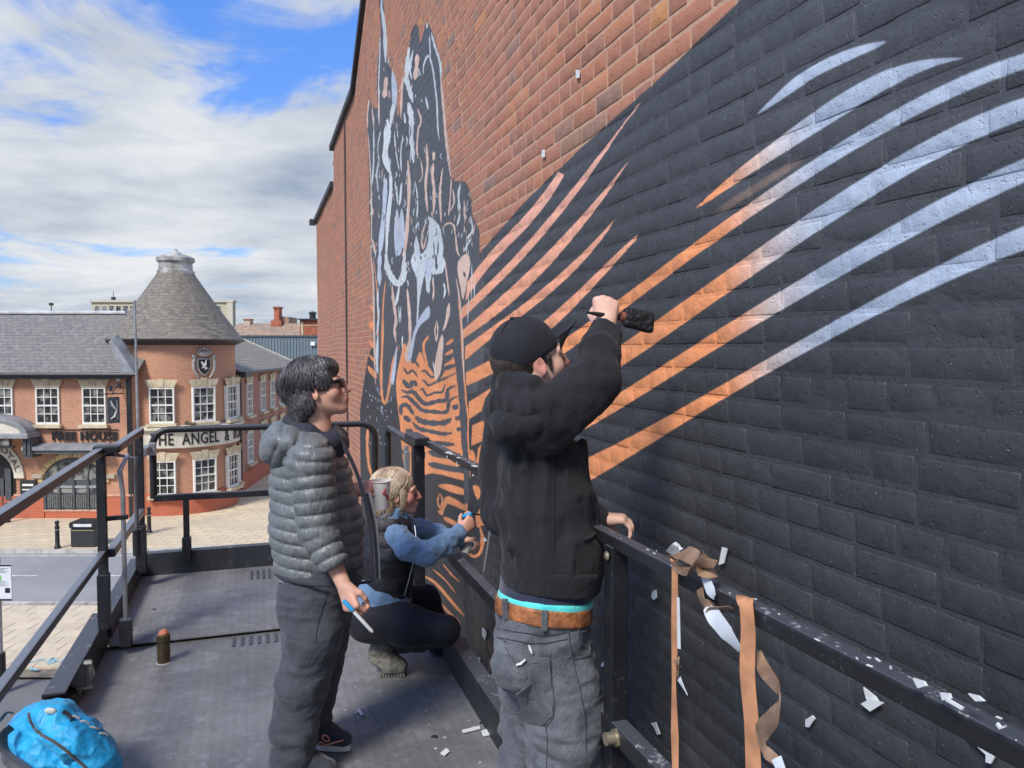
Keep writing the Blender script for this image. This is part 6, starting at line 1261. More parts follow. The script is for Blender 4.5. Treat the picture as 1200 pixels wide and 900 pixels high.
# ---------------------------------------------------------------- man with the raised brush
def man():
    ya = R(38); D = Vector((cos(ya), sin(ya), 0)); Rt = Vector((sin(ya), -cos(ya), 0)); base = C(650, 860, 2.32); base.z = DECK
    t = thing('person', 'man in a black hoodie, cap and grey jeans raising a wide brush to the wall', 'person', base, 0, frame=CR)
    HC = C(621, 424, 2.30); yh = R(24); pt = R(14); Fd = Vector((cos(yh)*cos(pt), sin(yh)*cos(pt), sin(pt))); HM = frameM(HC, Fd, (-sin(pt)*cos(yh), -sin(pt)*sin(yh), cos(pt))); gl = lambda x, y, z: HM @ Vector((x, y, z))
    B = Field((-.24, 1.95, DECK+.02), (.36, 2.75, EYE+.24), .0045); head(B, HM, 1.0)
    B.chain([gl(-.03, 0, -.055), C(618, 462, 2.32), C(625, 490, 2.32)], [.06, .064, .09], k=.02); B.chain([C(628, 500, 2.32), C(640, 600, 2.33), C(640, 710, 2.33)], [.08, .085, .085], k=.02)
    sh, el, wr = C(652, 482, 2.20), C(697, 447, 2.22), C(708, 385, 2.33)
    B.chain([sh, el, wr], [.05, .042, .029], k=.012); HMr = frameM(wr, (.10, .25, 1), (-.25, -1, .2)); hand(B, HMr, (82, 88, 92, 95), thumb=(45, 50), s=1.0)
    sl, e2, w2 = C(600, 500, 2.45), C(592, 600, 2.42), C(698, 606, 2.36); B.chain([sl, e2, w2], [.05, .042, .029], k=.012); HMl = frameM(w2, (1, .12, -.12), (.1, .1, 1)); hand(B, HMl, (30, 34, 38, 42), thumb=(20, 20), s=.98)
    for p_ in ([C(662, 790, 2.26), C(668, 870, 2.26)], [C(622, 790, 2.40), C(622, 870, 2.40)]): k_ = Vector(p_[1]); B.chain([p_[0], k_, Vector((k_.x, k_.y, DECK+.10))], [.08, .06, .045], k=.01)
    T_ = [(gl(-.004, -.086, -.008), .034, (.66, .24, .19), .75), (gl(.118, 0, -.034), .03, (.66, .28, .2), .6), (gl(.06, -.045, -.03), .04, (.62, .28, .2), .4), (gl(.05, -.05, -.085), .03, (.30, .17, .12), .5), (HMr @ V3(.09, 0, 0), .09, (.66, .36, .25), .5), (gl(.095, -.034, .016), .02, (.08, .05, .04), .8)]
    soft('body', B, M_SKIN, t, tints=T_, base=(.66, .42, .32))
    b = MB(); b.tube([gl(.082, -.052, .016), gl(.094, -.034, .021), gl(.102, -.016, .017)], [.003, .0045, .004], 6); b.build('eyebrow', M_HBR, t, CR)
    F = Field(HC-Vector((.16, .16, .16)), HC+Vector((.16, .16, .16)), .004)
    F.ell(gl(-.022, 0, .025), (.100, .082, .090), HM, k=0); F.ell(gl(-.06, 0, -.04), (.05, .066, .05), HM, k=.02)
    F.cut(gl(.018, 0, 0), Fd); 
    for y in (-1, 1): F.cone(gl(.028, y*.072, .01), gl(.030, y*.070, -.028), .010, .006, k=.008); F.ell(gl(-.006, y*.088, -.008), (.030, .02, .038), HM, k=.004, op='sub')
    F.add_noise(.002, 120, 3, 1); soft('hair', F, M_HBR, t)
    # cap with its peak
    F = Field(HC-Vector((.2, .2, .2)), HC+Vector((.22, .22, .2)), .004); Ct = Matrix.Rotation(R(-7), 4, 'Y')
    CM = HM @ Ct; F.ell(CM @ V3(-.008, 0, .042), (.106, .088, .097), CM, k=0); F.cut(CM @ V3(0, 0, .012), (CM.to_3x3() @ V3(.12, 0, -1)), .002)
    F.add_noise(.002, 14, 4, 2); cp = soft('cap', F, M_CAP, t, sm=2)
    b = MB(); n = 15; top = []
    for r in range(6):
        for k in range(n): y = (-1+2*k/(n-1)); rr = r/5; x = .075+.045*sqrt(max(0, 1-y*y*.9))-.02*abs(y)+rr*(.070*sqrt(max(0, 1-(y*.98)**2))); top.append(CM @ Vector((x, y*.080*(1-.10*rr), .036+.0*rr-.020*y*y+.035*rr)))
    m_ = len(top); vs = top+[p_-(CM.to_3x3() @ V3(0, 0, .007)) for p_ in top]; fs = []
    for r in range(5):
        for k in range(n-1): a_ = r*n+k; fs += [(a_, a_+1, a_+n+1, a_+n), (m_+a_, m_+a_+n, m_+a_+n+1, m_+a_+1)]
    per = [k for k in range(n)]+[r*n+n-1 for r in range(1, 6)]+[5*n+k for k in range(n-2, -1, -1)]+[r*n for r in range(4, 0, -1)]
    fs += [(per[i], m_+per[i], m_+per[(i+1) % len(per)], per[(i+1) % len(per)]) for i in range(len(per))]
    b.add(vs, fs, True); b.build('peak', M_CAP, cp, CR); b = MB(); b.ball(CM @ V3(-.008, 0, .140), (.009, .009, .005), 10, 6); b.build('button', M_CAP, cp, CR)
    for az in (pi/2, pi/2+pi/3, pi/2-pi/3): b = MB(); b.tube([CM @ V3(-.008+.1068*cos(e_)*cos(az), .0888*cos(e_)*sin(az), .042+.0978*sin(e_)) for e_ in [pi*(-.02+1.04*k/18) for k in range(19)]], .0014, 5); b.build('panel_seam', M_CAP, cp, CR)
    # hoodie
    J = Field((-.25, 1.9, DECK+.75), (.38, 2.8, EYE+.12), .0052)
    J.chain([C(624, 512, 2.35), C(632, 545, 2.34), C(638, 590, 2.34), C(647, 650, 2.33), C(643, 688, 2.33)], [.104, .136, .156, .163, .160], k=.03, flat=(D, .84))
    J.chain([C(626, 500, 2.34), sh+Vector((-.03, 0, -.02))], [.085, .084], k=.03)
    J.chain([sh+Vector((-.03, 0, -.01)), sh.lerp(el, .5), el+Vector((.008, 0, .004)), el.lerp(wr, .55), wr+Vector((.004, 0, -.012))], [.082, .068, .055, .048, .042], k=.022)
    J.chain([C(604, 492, 2.42), C(592, 545, 2.47), e2, C(640, 612, 2.42), w2+Vector((-.01, 0, 0))], [.085, .075, .068, .06, .045], k=.022)
    J.chain([C(592, 452, 2.36), C(599, 450, 2.26), C(622, 456, 2.20), C(646, 462, 2.24)], [.040, .046, .042, .030], k=.006); J.chain([C(590, 474, 2.38), C(599, 473, 2.23), C(624, 478, 2.155), C(646, 474, 2.15)], [.048, .054, .042, .030], k=.006)
    J.cone(gl(-.02, 0, -.06), C(624, 475, 2.31), .070, .066, k=.012, op='sub')
    J.cone(wr+Vector((0, .0, .0)), wr+(HMr.to_3x3() @ V3(.08, 0, 0)), .043, .043, k=.003, op='sub')
    J.cut(C(644, 684, 2.33), (-.08, -.12, -1))
    def fold(a, b_, r, k=.02): J.cone(a, b_, r, r*.6, k=k)
    for (u0, v0, u1, v1, zz, r) in ((640, 500, 672, 452, 2.12, .018), (648, 520, 690, 470, 2.13, .016), (608, 500, 600, 560, 2.205, .014), (622, 508, 612, 600, 2.19, .014), (636, 520, 628, 580, 2.18, .012), (600, 640, 650, 662, 2.20, .012), (585, 600, 600, 650, 2.26, .014), (683, 520, 695, 600, 2.27, .012)):
        fold(C(u0, v0, zz+.035), C(u1, v1, zz+.045), r)
    J.add_noise(.012, 6.5, 2, 2, stretch=(1, 1, .7)); J.add_noise(.008, 13, 6, 2, ridge=True, stretch=(1.3, 1.3, .6)); hd_ = soft('hoodie', J, M_HOOD, t); sh_ = snapper(hd_)
    Hh = Field((-.25, 1.9, DECK+.8), (.35, 2.75, DECK+1.05), .005); Hh.chain([C(645, 664, 2.33), C(642, 700, 2.33)], [.168, .158], k=.01, flat=(D, .86), disp=lambda X, Y, Z, t_: .0022*np.sin(np.arctan2(Y-2.33, X-.1)*95)); Hh.cut(C(644, 690, 2.33), (-.08, -.12, -1)); Hh.cut(C(644, 662, 2.33), (.08, .12, 1)); soft('hem_band', Hh, M_HOOD, t)
    b = MB(); b.tube([sh_(649, 524+k*14, .0015) for k in range(10)], .0022, 5); b.build('seam', M_HOOD, t, CR)
    b = MB(); b.tube([sh_(u_, v_, .003) for u_, v_ in spline([(697, 592), (700, 610), (695, 627), (683, 633)], 4, False)], .0035, 5); b.build('pocket_edge', M_HOOD, t, CR)
    F = Field((-.25, 1.9, EYE-.42), (.32, 2.6, EYE+.05), .0048)
    F.chain([C(588, 464, 2.40), C(584, 486, 2.28), C(600, 499, 2.20), C(628, 495, 2.15), C(650, 476, 2.16)], [.036, .046, .050, .042, .024], k=.02); F.chain([C(592, 448, 2.38), C(598, 462, 2.24), C(622, 470, 2.17), C(646, 463, 2.18)], [.030, .036, .034, .020], k=.006)
    F.add_noise(.007, 12, 4, 2); F.add_noise(.004, 22, 7, 2, ridge=True, stretch=(1.2, 1.2, .6)); soft('hood', F, M_HOOD, t)
    # shirt, waistband, belt, jeans
    cx = C(637, 700, 2.33)
    def band(name, m, v0, v1, r0, r1, dsp=None):
        F = Field((-.25, 1.9, DECK+.62), (.35, 2.75, DECK+1.05), .0045); F.chain([C(640, v0-8, 2.33), C(637, v1+8, 2.33)], [r0, r1], k=0, flat=(D, .86), disp=dsp); F.cut(C(636, v1, 2.33), (-.08, -.12, -1)); F.cut(C(638, v0, 2.33), (.08, .12, 1)); F.add_noise(.003, 18, 3, 1); return soft(name, F, m, t)
    band('tee_shirt', cloth('navy_tee', (.012, .016, .045)), 678, 704, .150, .152); band('boxer_band', M_TURQ, 697, 706, .156, .158); 
    F = Field((-.25, 1.9, DECK+.62), (.35, 2.75, DECK+1.0), .004); F.chain([C(637, 690, 2.33), C(636, 740, 2.33)], [.162, .164], k=0, flat=(D, .86)); F.cut(C(637, 722, 2.33), (-.08, -.12, -1)); F.cut(C(637, 703, 2.33), (.08, .12, 1)); soft('belt', F, M_BELT, t)
    F = Field((-.26, 1.85, DECK+.02), (.40, 2.8, DECK+.95), .0052)
    F.chain([C(636, 722, 2.33), C(637, 745, 2.33), C(638, 775, 2.33)], [.148, .153, .153], k=.02, flat=(D, .88)); F.ell(C(610, 772, 2.24), .085, k=.04)
    for pts, rr in (([C(658, 790, 2.27), C(662, 840, 2.26), C(664, 900, 2.26)], [.105, .108, .098]), ([C(622, 790, 2.40), C(624, 840, 2.40), C(622, 900, 2.42)], [.10, .095, .085])):
        lo_ = Vector((pts[-1].x, pts[-1].y+.03, DECK+.09)); F.chain(pts+[lo_], rr+[.075], k=.03)
    F.add_noise(.010, 7, 3, 2, stretch=(1, 1, 1.9)); F.add_noise(.009, 13, 7, 2, ridge=True, stretch=(.7, .7, 1.7)); F.cut(C(637, 718, 2.33), (.08, .12, 1)); jn = soft('jeans', F, M_JEAN, t); sj = snapper(jn)
    for (u_, v_) in ((688, 721), (638, 728), (594, 716)):
        p0 = sj(u_, v_+10, .006); zt2 = p0.z+.062; b = MB(); b.prism([p0+Vector((-.009, 0, 0)), p0+Vector((.009, 0, 0)), Vector((p0.x+.009, p0.y-.004, zt2)), Vector((p0.x-.009, p0.y-.004, zt2))], (0, -.008, 0)); b.build('belt_loop', M_JEAN, t, CR, bevel=.002)
    pk = [(592, 758), (617, 768), (644, 771), (646, 800), (649, 838), (637, 850), (617, 845), (606, 812)]; cpk = (622, 800); ring_ = [(cpk[0]+(u_-cpk[0])*.5, cpk[1]+(v_-cpk[1])*.5) for u_, v_ in pk]
    b = MB(); vs = [sj(u_, v_, .007) for u_, v_ in pk]+[sj(u_, v_, .008) for u_, v_ in ring_]+[sj(*cpk, .008)]+[sj(u_, v_, -.004) for u_, v_ in pk]; n = len(pk)
    fs = [(i, (i+1) % n, n+(i+1) % n, n+i) for i in range(n)]+[(n+i, n+(i+1) % n, 2*n) for i in range(n)]+[(2*n+1+i, 2*n+1+(i+1) % n, (i+1) % n, i) for i in range(n)]
    b.add(vs, fs, True); b.build('back_pocket', M_JEAN, jn, CR)
    M_ST = cloth('jean_stitch', (.035, .038, .045))
    for pts in ([(592, 758), (604, 775), (620, 778), (644, 771)], [(644, 771), (647, 800), (649, 838), (637, 850), (617, 845)], [(578, 746), (600, 751), (620, 753), (640, 753), (665, 748)], [(665, 736), (668, 758), (672, 780), (678, 805), (683, 830), (685, 850), (686, 880)], [(676, 742), (696, 738), (698, 755), (686, 769), (672, 770)], [(578, 735), (610, 741), (650, 742), (690, 733)], [(640, 840), (642, 870), (640, 905)]): b = MB(); sp = spline(pts, 4, False); b.tube([sj(u_, v_, .004) for u_, v_ in sp], .0013, 5); b.build('stitching', M_ST, jn, CR, fix=False)
    b = MB(); b.tube([sj(622, 768, .012), sj(620, 762, .012), sj(619, 756, .010)], [.002, .004, .002], 5); b.build('pale_paint_dab', M_SOLE, jn, CR)
    b = MB(); b.tube([sj(606, 778, .012), sj(611, 775, .012), sj(615, 773, .012)], [.004, .005, .003], 5); b.build('pale_paint_dab', M_SOLE, jn, CR)
    for pu, pz in ((664, 2.24), (622, 2.42)):
        h = C(pu, 880, pz); h.z = DECK+.04; e = h+D*.17; F = Field((h.x-.12, h.y-.12, DECK), (e.x+.1, e.y+.1, DECK+.16), .005); F.chain([h, h.lerp(e, .6), e], [.05, .045, .035], k=.02); F.cut((0, 0, DECK+.003), (0, 0, -1)); soft('shoe', F, M_SHOE, t)
    b = MB(); n_ = 16; cc = wr+(HMr.to_3x3() @ V3(.012, 0, 0)); b.tube([HMr @ V3(.004+.003*sin(2*a), .033*cos(a), .026*sin(a)) for a in [2*pi*k/n_ for k in range(n_)]], [(.0035, .009)]*n_, 8, closed=True); b.build('wristband', M_GUT, t, CR)
    b = MB(); b.tube([HMr @ V3(-.010, .036*cos(a), .029*sin(a)) for a in [2*pi*k/n_ for k in range(n_)]], [(.004, .006)]*n_, 8, closed=True); b.build('tee_cuff', M_SOLE, t, CR)
    # brush pad
    a, e = C(687, 366, 2.30), C(731, 373, 2.36); g = thing('brush', 'wide black paint brush gripped in the raised hand of the man in the cap', 'brush', a.lerp(e, .6), 0, frame=CR)
    b = MB(); b.tube([a, a.lerp(e, .3), a.lerp(e, .8), e], [.003, .007, .009, .008], 10); b.build('handle', M_IRON, g, CR)
    p0, p1 = C(727, 371, 2.35), C(761, 377, 2.38); dd = (p1-p0).normalized(); b = MB(); b.tube([p0, p0+dd*.012], [(.014, .016), (.016, .018)], 10); b.build('ferrule', mat('copper_ferrule', (.25, .08, .05), .5), g, CR)
    F = Field(p0-Vector((.04, .08, .08)), p1+Vector((.05, .08, .08)), .003); Mx = Matrix.Rotation(R(8), 4, 'Y')
    for k in range(5): F.cone(p0+dd*.024+Vector((0, 0, -.018+.009*k)), p1+dd*.002+Vector((0, 0, -.023+.011*k)), .014, .012, k=.004, flat=((0, 1, 0), 1.1))
    F.add_noise(.0022, 60, 3, 2, stretch=(.3, 1, 1)); soft('bristles', F, mat('brush_black', (.012, .012, .014), .55, bump=.5, bscale=90), g)
man()
# ---------------------------------------------------------------- crouching woman in the vest
def woman_crouching():
    ya = R(16); D = Vector((cos(ya), sin(ya), 0)); base = C(470, 785, 3.9); base.z = DECK
    t = thing('person', 'fair haired woman crouching in a black vest, blue sweatshirt and leggings, drawing on the wall', 'person', base, 0, frame=CR)
    HC = C(465, 577, 3.86); pt = R(2); yh = R(10); Fd = Vector((cos(yh), sin(yh), sin(pt))); HM = frameM(HC, Fd, (0, 0, 1)); gl = lambda x, y, z: HM @ Vector((x, y, z))
    B = Field((-.92, 3.45, DECK+.02), (-.08, 4.4, DECK+1.18), .0048); head(B, HM, .95, True)
    B.chain([gl(-.03, 0, -.055), C(458, 612, 3.87), C(456, 630, 3.88)], [.052, .055, .08], k=.02); B.chain([C(455, 630, 3.88), C(450, 700, 3.88)], [.10, .12], k=.02)
    el, wr = C(500, 650, 3.72), C(541, 624, 3.86); B.chain([C(470, 634, 3.83), el, wr], [.045, .036, .026], k=.01); hd = (C(556, 606, 3.92)-wr); HMn = frameM(wr, hd, (.45, -.85, .1)); hand(B, HMn, (45, 60, 70, 75), thumb=(20, 25), s=.92)
    e2, w2 = C(512, 628, 4.12), C(538, 632, 4.05); B.chain([C(478, 620, 4.02), e2, w2], [.045, .036, .026], k=.01); HMf = frameM(w2, (1, .1, -.1), (0, .3, 1)); hand(B, HMf, (50, 55, 60, 60), s=.9)
    for p_ in ([C(438, 715, 3.8), C(524, 738, 3.72), C(452, 757, 3.92)], [C(445, 712, 3.98), C(500, 702, 4.1), C(520, 765, 4.12)]): B.chain(p_, [.09, .055, .04], k=.01)
    T_ = [(gl(.05, -.05, -.03), .06, (.60, .22, .17), .7), (gl(.11, 0, -.03), .04, (.60, .2, .16), .6), (gl(-.006, -.08, -.01), .03, (.6, .26, .2), .5), (HMn @ V3(.07, 0, 0), .06, (.62, .3, .2), .5)]
    soft('body', B, M_SKIN, t, tints=T_, base=SK)
    F = Field((-.95, 3.5, DECK+.30), (-.25, 4.3, DECK+.95), .0055)
    F.chain([C(456, 622, 3.88), C(454, 650, 3.87), C(450, 697, 3.87)], [.135, .155, .155], k=.02, flat=(D, .92), disp=baffle(.075, .006, lambda X, Y, Z, t_: Z)); F.chain([C(462, 610, 3.9), C(457, 622, 3.88)], [.07, .09], k=.02)
    F.cone(gl(-.02, 0, -.09), C(458, 618, 3.87), .062, .058, k=.01, op='sub'); F.cone(C(471, 634, 3.78), C(480, 640, 3.6), .050, .060, k=.01, op='sub'); F.cut(C(450, 702, 3.87), (.12, 0, -1)); F.add_noise(.008, 13, 4, 2); soft('vest', F, M_VEST, t)
    b = MB(); b.tube(spline([C(486, 616, 3.80), C(488, 640, 3.74), C(483, 665, 3.71), C(474, 698, 3.71)], 4, False), .0028, 6); b.build('zip', M_STEEL, t, CR)
    F = Field((-.95, 3.45, DECK+.20), (-.1, 4.45, DECK+1.02), .005)
    F.chain([C(463, 627, 3.79), C(478, 642, 3.72), el, C(516, 641, 3.76), wr+Vector((-.01, 0, 0))], [.058, .060, .054, .047, .038], k=.02); F.chain([C(476, 618, 4.02), e2, w2], [.06, .056, .042], k=.02)
    F.chain([gl(-.03, 0, -.11), C(459, 612, 3.86)], [.072, .082], k=.02); F.cone(gl(-.02, 0, -.08), C(460, 616, 3.86), .058, .058, k=.006, op='sub')
    F.add_noise(.010, 12, 2, 2); F.add_noise(.006, 24, 8, 2, ridge=True); soft('sweatshirt', F, M_DEN, t)
    F = Field((-.95, 3.5, DECK+.2), (-.3, 4.3, DECK+.55), .005); F.chain([C(448, 695, 3.86), C(442, 708, 3.86)], [.158, .160], k=.02, flat=(D, .95)); F.cut(C(445, 712, 3.86), (-.22, .1, -1)); F.add_noise(.006, 16, 2, 2); soft('shirt_hem', F, M_DEN, t)
    F = Field((-.98, 3.4, DECK+.03), (-.15, 4.45, DECK+.58), .0055)
    F.ell(C(438, 722, 3.86), (.15, .16, .13), k=.02); F.chain([C(440, 722, 3.79), C(480, 734, 3.73), C(521, 737, 3.70)], [.115, .100, .072], k=.03); F.chain([C(521, 739, 3.70), C(490, 750, 3.80), C(452, 757, 3.92)], [.072, .058, .044], k=.02)
    F.chain([C(445, 712, 3.98), C(475, 706, 4.04), C(499, 701, 4.10)], [.11, .09, .074], k=.02); F.chain([C(499, 701, 4.10), C(512, 735, 4.11), C(519, 768, 4.12)], [.072, .065, .058], k=.02); F.add_noise(.005, 11, 5, 2); soft('leggings', F, M_LEG, t)
    # boots
    def boot(heel, ball, toe_, m, name='boot'):
        F = Field([min(a_, b_, c_)-.09 for a_, b_, c_ in zip(heel, ball, toe_)], [max(a_, b_, c_)+.09 for a_, b_, c_ in zip(heel, ball, toe_)], .0045); F.chain([heel, ball, toe_], [.050, .048, .040], k=.025); F.ell(heel+Vector((.02, -.01, .040)), .055, k=.02)
        for k in range(4): p_ = heel.lerp(ball, .35+.18*k); F.cone(p_+Vector((0, -.035, .03)), p_+Vector((.01, .03, .045)), .007, k=.004)
        F.add_noise(.004, 30, 3, 2, ridge=True); F.cut((0, 0, DECK+.004), (0, 0, -1)); return soft(name, F, m, t)
    bt = boot(C(443, 767, 3.86), C(458, 778, 3.84), C(468, 781, 3.84), M_BOOT)
    b = MB()
    for k in range(9): p_ = C(447+3.4*k, 786, 3.84); b.box((p_.x, p_.y, DECK+.010), (.012, .075, .018))
    o = b.build('lug_sole', M_BOOT, bt, CR, bevel=.003); o['kind'] = 'stuff'
    h = C(512, 778, 4.12); h.z = DECK+.05; boot(h, h+Vector((.07, .02, -.008)), h+Vector((.12, .03, -.012)), mat('black_boot', (.014, .014, .016), .5))
    # hair
    F = Field(HC-Vector((.18, .18, .24)), HC+Vector((.16, .16, .17)), .0045); ridg = lambda X, Y, Z, t_: .003*np.sin((X+Y*1.4)*230+Z*30)
    F.ell(gl(-.022, 0, .040), (.108, .090, .092), HM, k=0, disp=ridg); F.ell(gl(-.07, 0, -.03), (.050, .070, .075), HM, k=.03, disp=ridg); F.ell(gl(-.04, -.060, -.045), (.034, .02, .05), HM, k=.02, disp=ridg)
    F.cone(gl(.12, -.06, -.03), gl(.12, .06, -.03), .065, k=.01, op='sub'); hr = soft('hair', F, M_HB, t)
    def lock(rn):
        k = rn.random(); c = (-.022, 0, .040); r = (.110, .092, .094); sg = -1 if rn.random() < .75 else 1
        if k < .35: P_ = sweep(rn, gl, c, r, sg*rn.uniform(.3, 1.0), rn.uniform(.9, 1.3), sg*rn.uniform(1.3, 2.2), rn.uniform(-.5, .2), 1.02)
        elif k < .8: P_ = sweep(rn, gl, (-.03, 0, .02), (.116, .092, .115), sg*rn.uniform(.9, 2.9), rn.uniform(.7, 1.2), sg*rn.uniform(1.7, 3.1), rn.uniform(-1.0, -.3), 1.01)
        elif k < .9: P_ = sweep(rn, gl, (0, 0, -.01), (.07, .086, .12), sg*rn.uniform(1.0, 1.4), rn.uniform(.5, .9), sg*rn.uniform(.9, 1.3), rn.uniform(-1.0, -.5), 1.04, .02)
        else: P_ = sweep(rn, gl, (-.05, 0, -.05), (.07, .085, .10), sg*rn.uniform(1.2, 2.9), rn.uniform(.2, .8), sg*rn.uniform(1.3, 2.9), rn.uniform(-1.1, -.5), 1.05, .016)
        return P_
    strands('hair_lock', M_HB, hr, lock, 420, .2, .0022, seed=9)
    a, e = C(537, 607, 3.93), C(553, 602, 3.90); g = thing('paint_marker', 'bright blue paint marker in the lifted hand of the crouching woman', 'marker', a.lerp(e, .5), 0, frame=CR)
    b = MB(); b.tube([a, a.lerp(e, .1), e], [.005, .010, .010], 10); b.build('barrel', M_BLUEP, g, CR); b = MB(); b.tube([e, C(569, 604, 3.95)], [.006, .003], 8); b.build('shaft', M_GUT, g, CR)
    c = C(545, 646, 4.08); g = thing('paint_pot', 'small white pot with dark red paint held beside the wall by the crouching woman', 'paint pot', c, 0, frame=CR)
    b = MB(); b.lathe([(.030, 0), (.036, .055), (.040, .057), (.034, .058), (.028, .006), (0, .006)], c, 18, Matrix.Rotation(R(20), 4, 'Y')); b.build('pot', mat('pot_white', (.55, .54, .52), .5), g, CR); b = MB(); b.ball(c+Vector((.012, -.02, .060)), (.022, .02, .014), 10, 6); b.build('red_paint', M_RED, g, CR)
woman_crouching()
# ================================================================ things lying and hanging about
def backpack():
    c = C(70, 868, 2.86); base = Vector((c.x, c.y, DECK)); t = thing('backpack', 'bright blue rucksack with grey straps lying on the near left corner of the deck', 'backpack', base, 0, frame=CR)
    F = Field(C(70, 872, 2.82)-Vector((.36, .32, .3)), C(70, 872, 2.82)+Vector((.36, .3, .3)), .005); yy = (0, 1, 0)
    F.chain([C(40, 860, 2.86), C(68, 874, 2.84), C(98, 893, 2.83), C(116, 905, 2.84)], [.090, .108, .092, .070], k=.02, flat=(yy, 1.25)); F.chain([C(44, 846, 2.88), C(60, 850, 2.84)], [.070, .085], k=.02, flat=(yy, 1.2))
    F.chain([C(66, 848, 2.76), C(92, 866, 2.75), C(118, 888, 2.76)], [.062, .066, .054], k=.010, flat=(yy, 1.1)); F.chain([C(52, 840, 2.78), C(70, 838, 2.76)], [.045, .050], k=.012)
    gr = [(34, 836), (37, 846), (45, 858), (60, 867), (76, 878), (90, 890), (104, 902)]
    for a_, c_ in zip(gr, gr[1:]): F.cone(C(*a_, 2.70), C(*c_, 2.70), .010, k=.012, op='sub')
    F.add_noise(.010, 9, 3, 2); F.add_noise(.007, 20, 8, 2, ridge=True)
    m = cloth('blue_nylon', (.008, .32, .60), .5, folds=20, fb=.5, sheen=.1, var=.2); body = soft('bag_body', F, m, t); sb = snapper(body)
    G = Field(C(60, 880, 2.82)-Vector((.4, .3, .3)), C(60, 880, 2.82)+Vector((.35, .3, .3)), .006); G.chain([C(24, 880, 2.8), C(50, 896, 2.80), C(90, 920, 2.80)], [.055, .080, .07], k=.02, flat=(yy, 1.3)); G.add_noise(.006, 16, 3, 2); gm = cloth('grey_mesh', (.07, .075, .08), .8, sheen=.1); soft('back_panel', G, gm, t)
    b = MB(); b.tube([sb(u_, v_, .001) for u_, v_ in spline(gr, 5, False)], .0055, 7); b.build('zip', cloth('zip_dark', (.05, .045, .045)), t, CR)
    b = MB(); sp = spline([C(14, 852, 2.72), C(4, 862, 2.70), C(6, 880, 2.68), C(22, 893, 2.66), C(36, 905, 2.64), C(48, 925, 2.62)], 5, False); b.tube(sp, [(.005, .024)]*len(sp), 8); b.build('shoulder_strap', gm, t, CR)
    b = MB(); sp = spline([C(16, 836, 2.8), C(8, 835, 2.79), C(1, 843, 2.78), C(-6, 850, 2.78)], 4, False); b.tube(sp, [(.003, .012)]*len(sp), 6); b.build('webbing', gm, t, CR)
    b = MB(); b.tube([sb(u_, v_, .006) for u_, v_ in spline([(73, 834), (79, 838), (84, 845)], 4, False)], .007, 7); b.build('buckle', M_GUT, t, CR)
    for k, (u_, v_) in enumerate(((88, 841), (99, 847), (110, 853), (121, 861))): b = MB(); b.tube([sb(u_-5, v_-1.5, .002), sb(u_, v_, .008), sb(u_+5, v_+1.5, .002)], .004, 6); b.build('daisy_loop', M_SOLE, t, CR)
    b = MB(); c_ = sb(60, 833, .004); b.ball(c_, (.022, .008, .013), 12, 6); b.build('badge', mat('badge_pale', (.62, .55, .48), .6, col2=(.25, .5, .5), scale=60), t, CR)
backpack()
c = at_z(192, 776, DECK); k = 2.9
t = thing('spray_can', 'bronze coloured paint can with an orange nozzle standing on the deck', 'spray can', c)
H_ = .155; b = MB(); b.lathe([(.030, 0), (.0325, .004), (.0325, .118), (.0345, .120), (.0345, .146), (.030, .150), (.012, .154), (0, .154)], c, 28); b.build('can', mat('bronze_can', (.115, .085, .045), .38, metal=.55, scale=30, var=.15), t)
b = MB(); b.lathe([(.0329, .112), (.0352, .114), (.0352, .119), (.0329, .121)], c, 28, cap=False); b.build('rim', M_IRON, t)
F = Field(c+Vector((-.05, -.05, .13)), c+Vector((.05, .05, .21)), .0025); F.ell(c+Vector((0, 0, .155)), (.026, .026, .020), k=.004); F.ell(c+Vector((.008, -.006, .168)), .013, k=.01); F.add_noise(.003, 60, 2, 2); soft('nozzle', F, mat('orange_nozzle', (.75, .26, .12), .6), t, ID)
b = MB(); b.lathe([(.041, 0), (.040, .0022), (0, .0024)], c, 20); b.build('paint_ring', mat('dry_paint', (.34, .34, .33), .8), t)
# strips of orange-sprayed masking tape on the rail
M_TAPE = mat('sprayed_tape', (.58, .27, .13), .6, var=.15, scale=14); M_TAPEB = mat('brown_tape', (.34, .215, .135), .45, var=.3, scale=20, col2=(.18, .11, .07)); M_TAPEW = mat('white_tape', (.60, .64, .67), .5, var=.05)
def ribbon(pts, w, n=5, tw=None, th=.0012):    # pts in world; w list of half widths; tw list of twist angles
    P_ = [Vector(p) for p in spline([tuple(p) for p in pts], n, False)]; m = len(P_); vs = []
    for i, p in enumerate(P_):
        t_ = i/(m-1); a = P_[max(0, i-1)]; c_ = P_[min(m-1, i+1)]; d = (c_-a).normalized(); sx = Vector((.30, -.95, 0)); sx = (sx-d*sx.dot(d)).normalized(); nn = d.cross(sx)
        tt = np.interp(t_, np.linspace(0, 1, len(tw)), tw) if tw else 0; hw = np.interp(t_, np.linspace(0, 1, len(w)), w); s_ = sx*cos(tt)+nn*sin(tt); n2 = d.cross(s_)
        vs += [p-s_*hw, p+n2*hw*.12, p+s_*hw, p+s_*hw+n2*th, p+n2*(hw*.12+th), p-s_*hw+n2*th]
    fs = []
    for i in range(m-1):
        for k in range(6): fs.append((i*6+k, i*6+(k+1) % 6, (i+1)*6+(k+1) % 6, (i+1)*6+k))
    return vs, fs+[(0, 1, 2, 3, 4, 5), tuple((m-1)*6+k for k in (5, 4, 3, 2, 1, 0))]
RXF = RX-.030
def T3(u, v, dx=0): return at_x(u, v, RXF+dx)
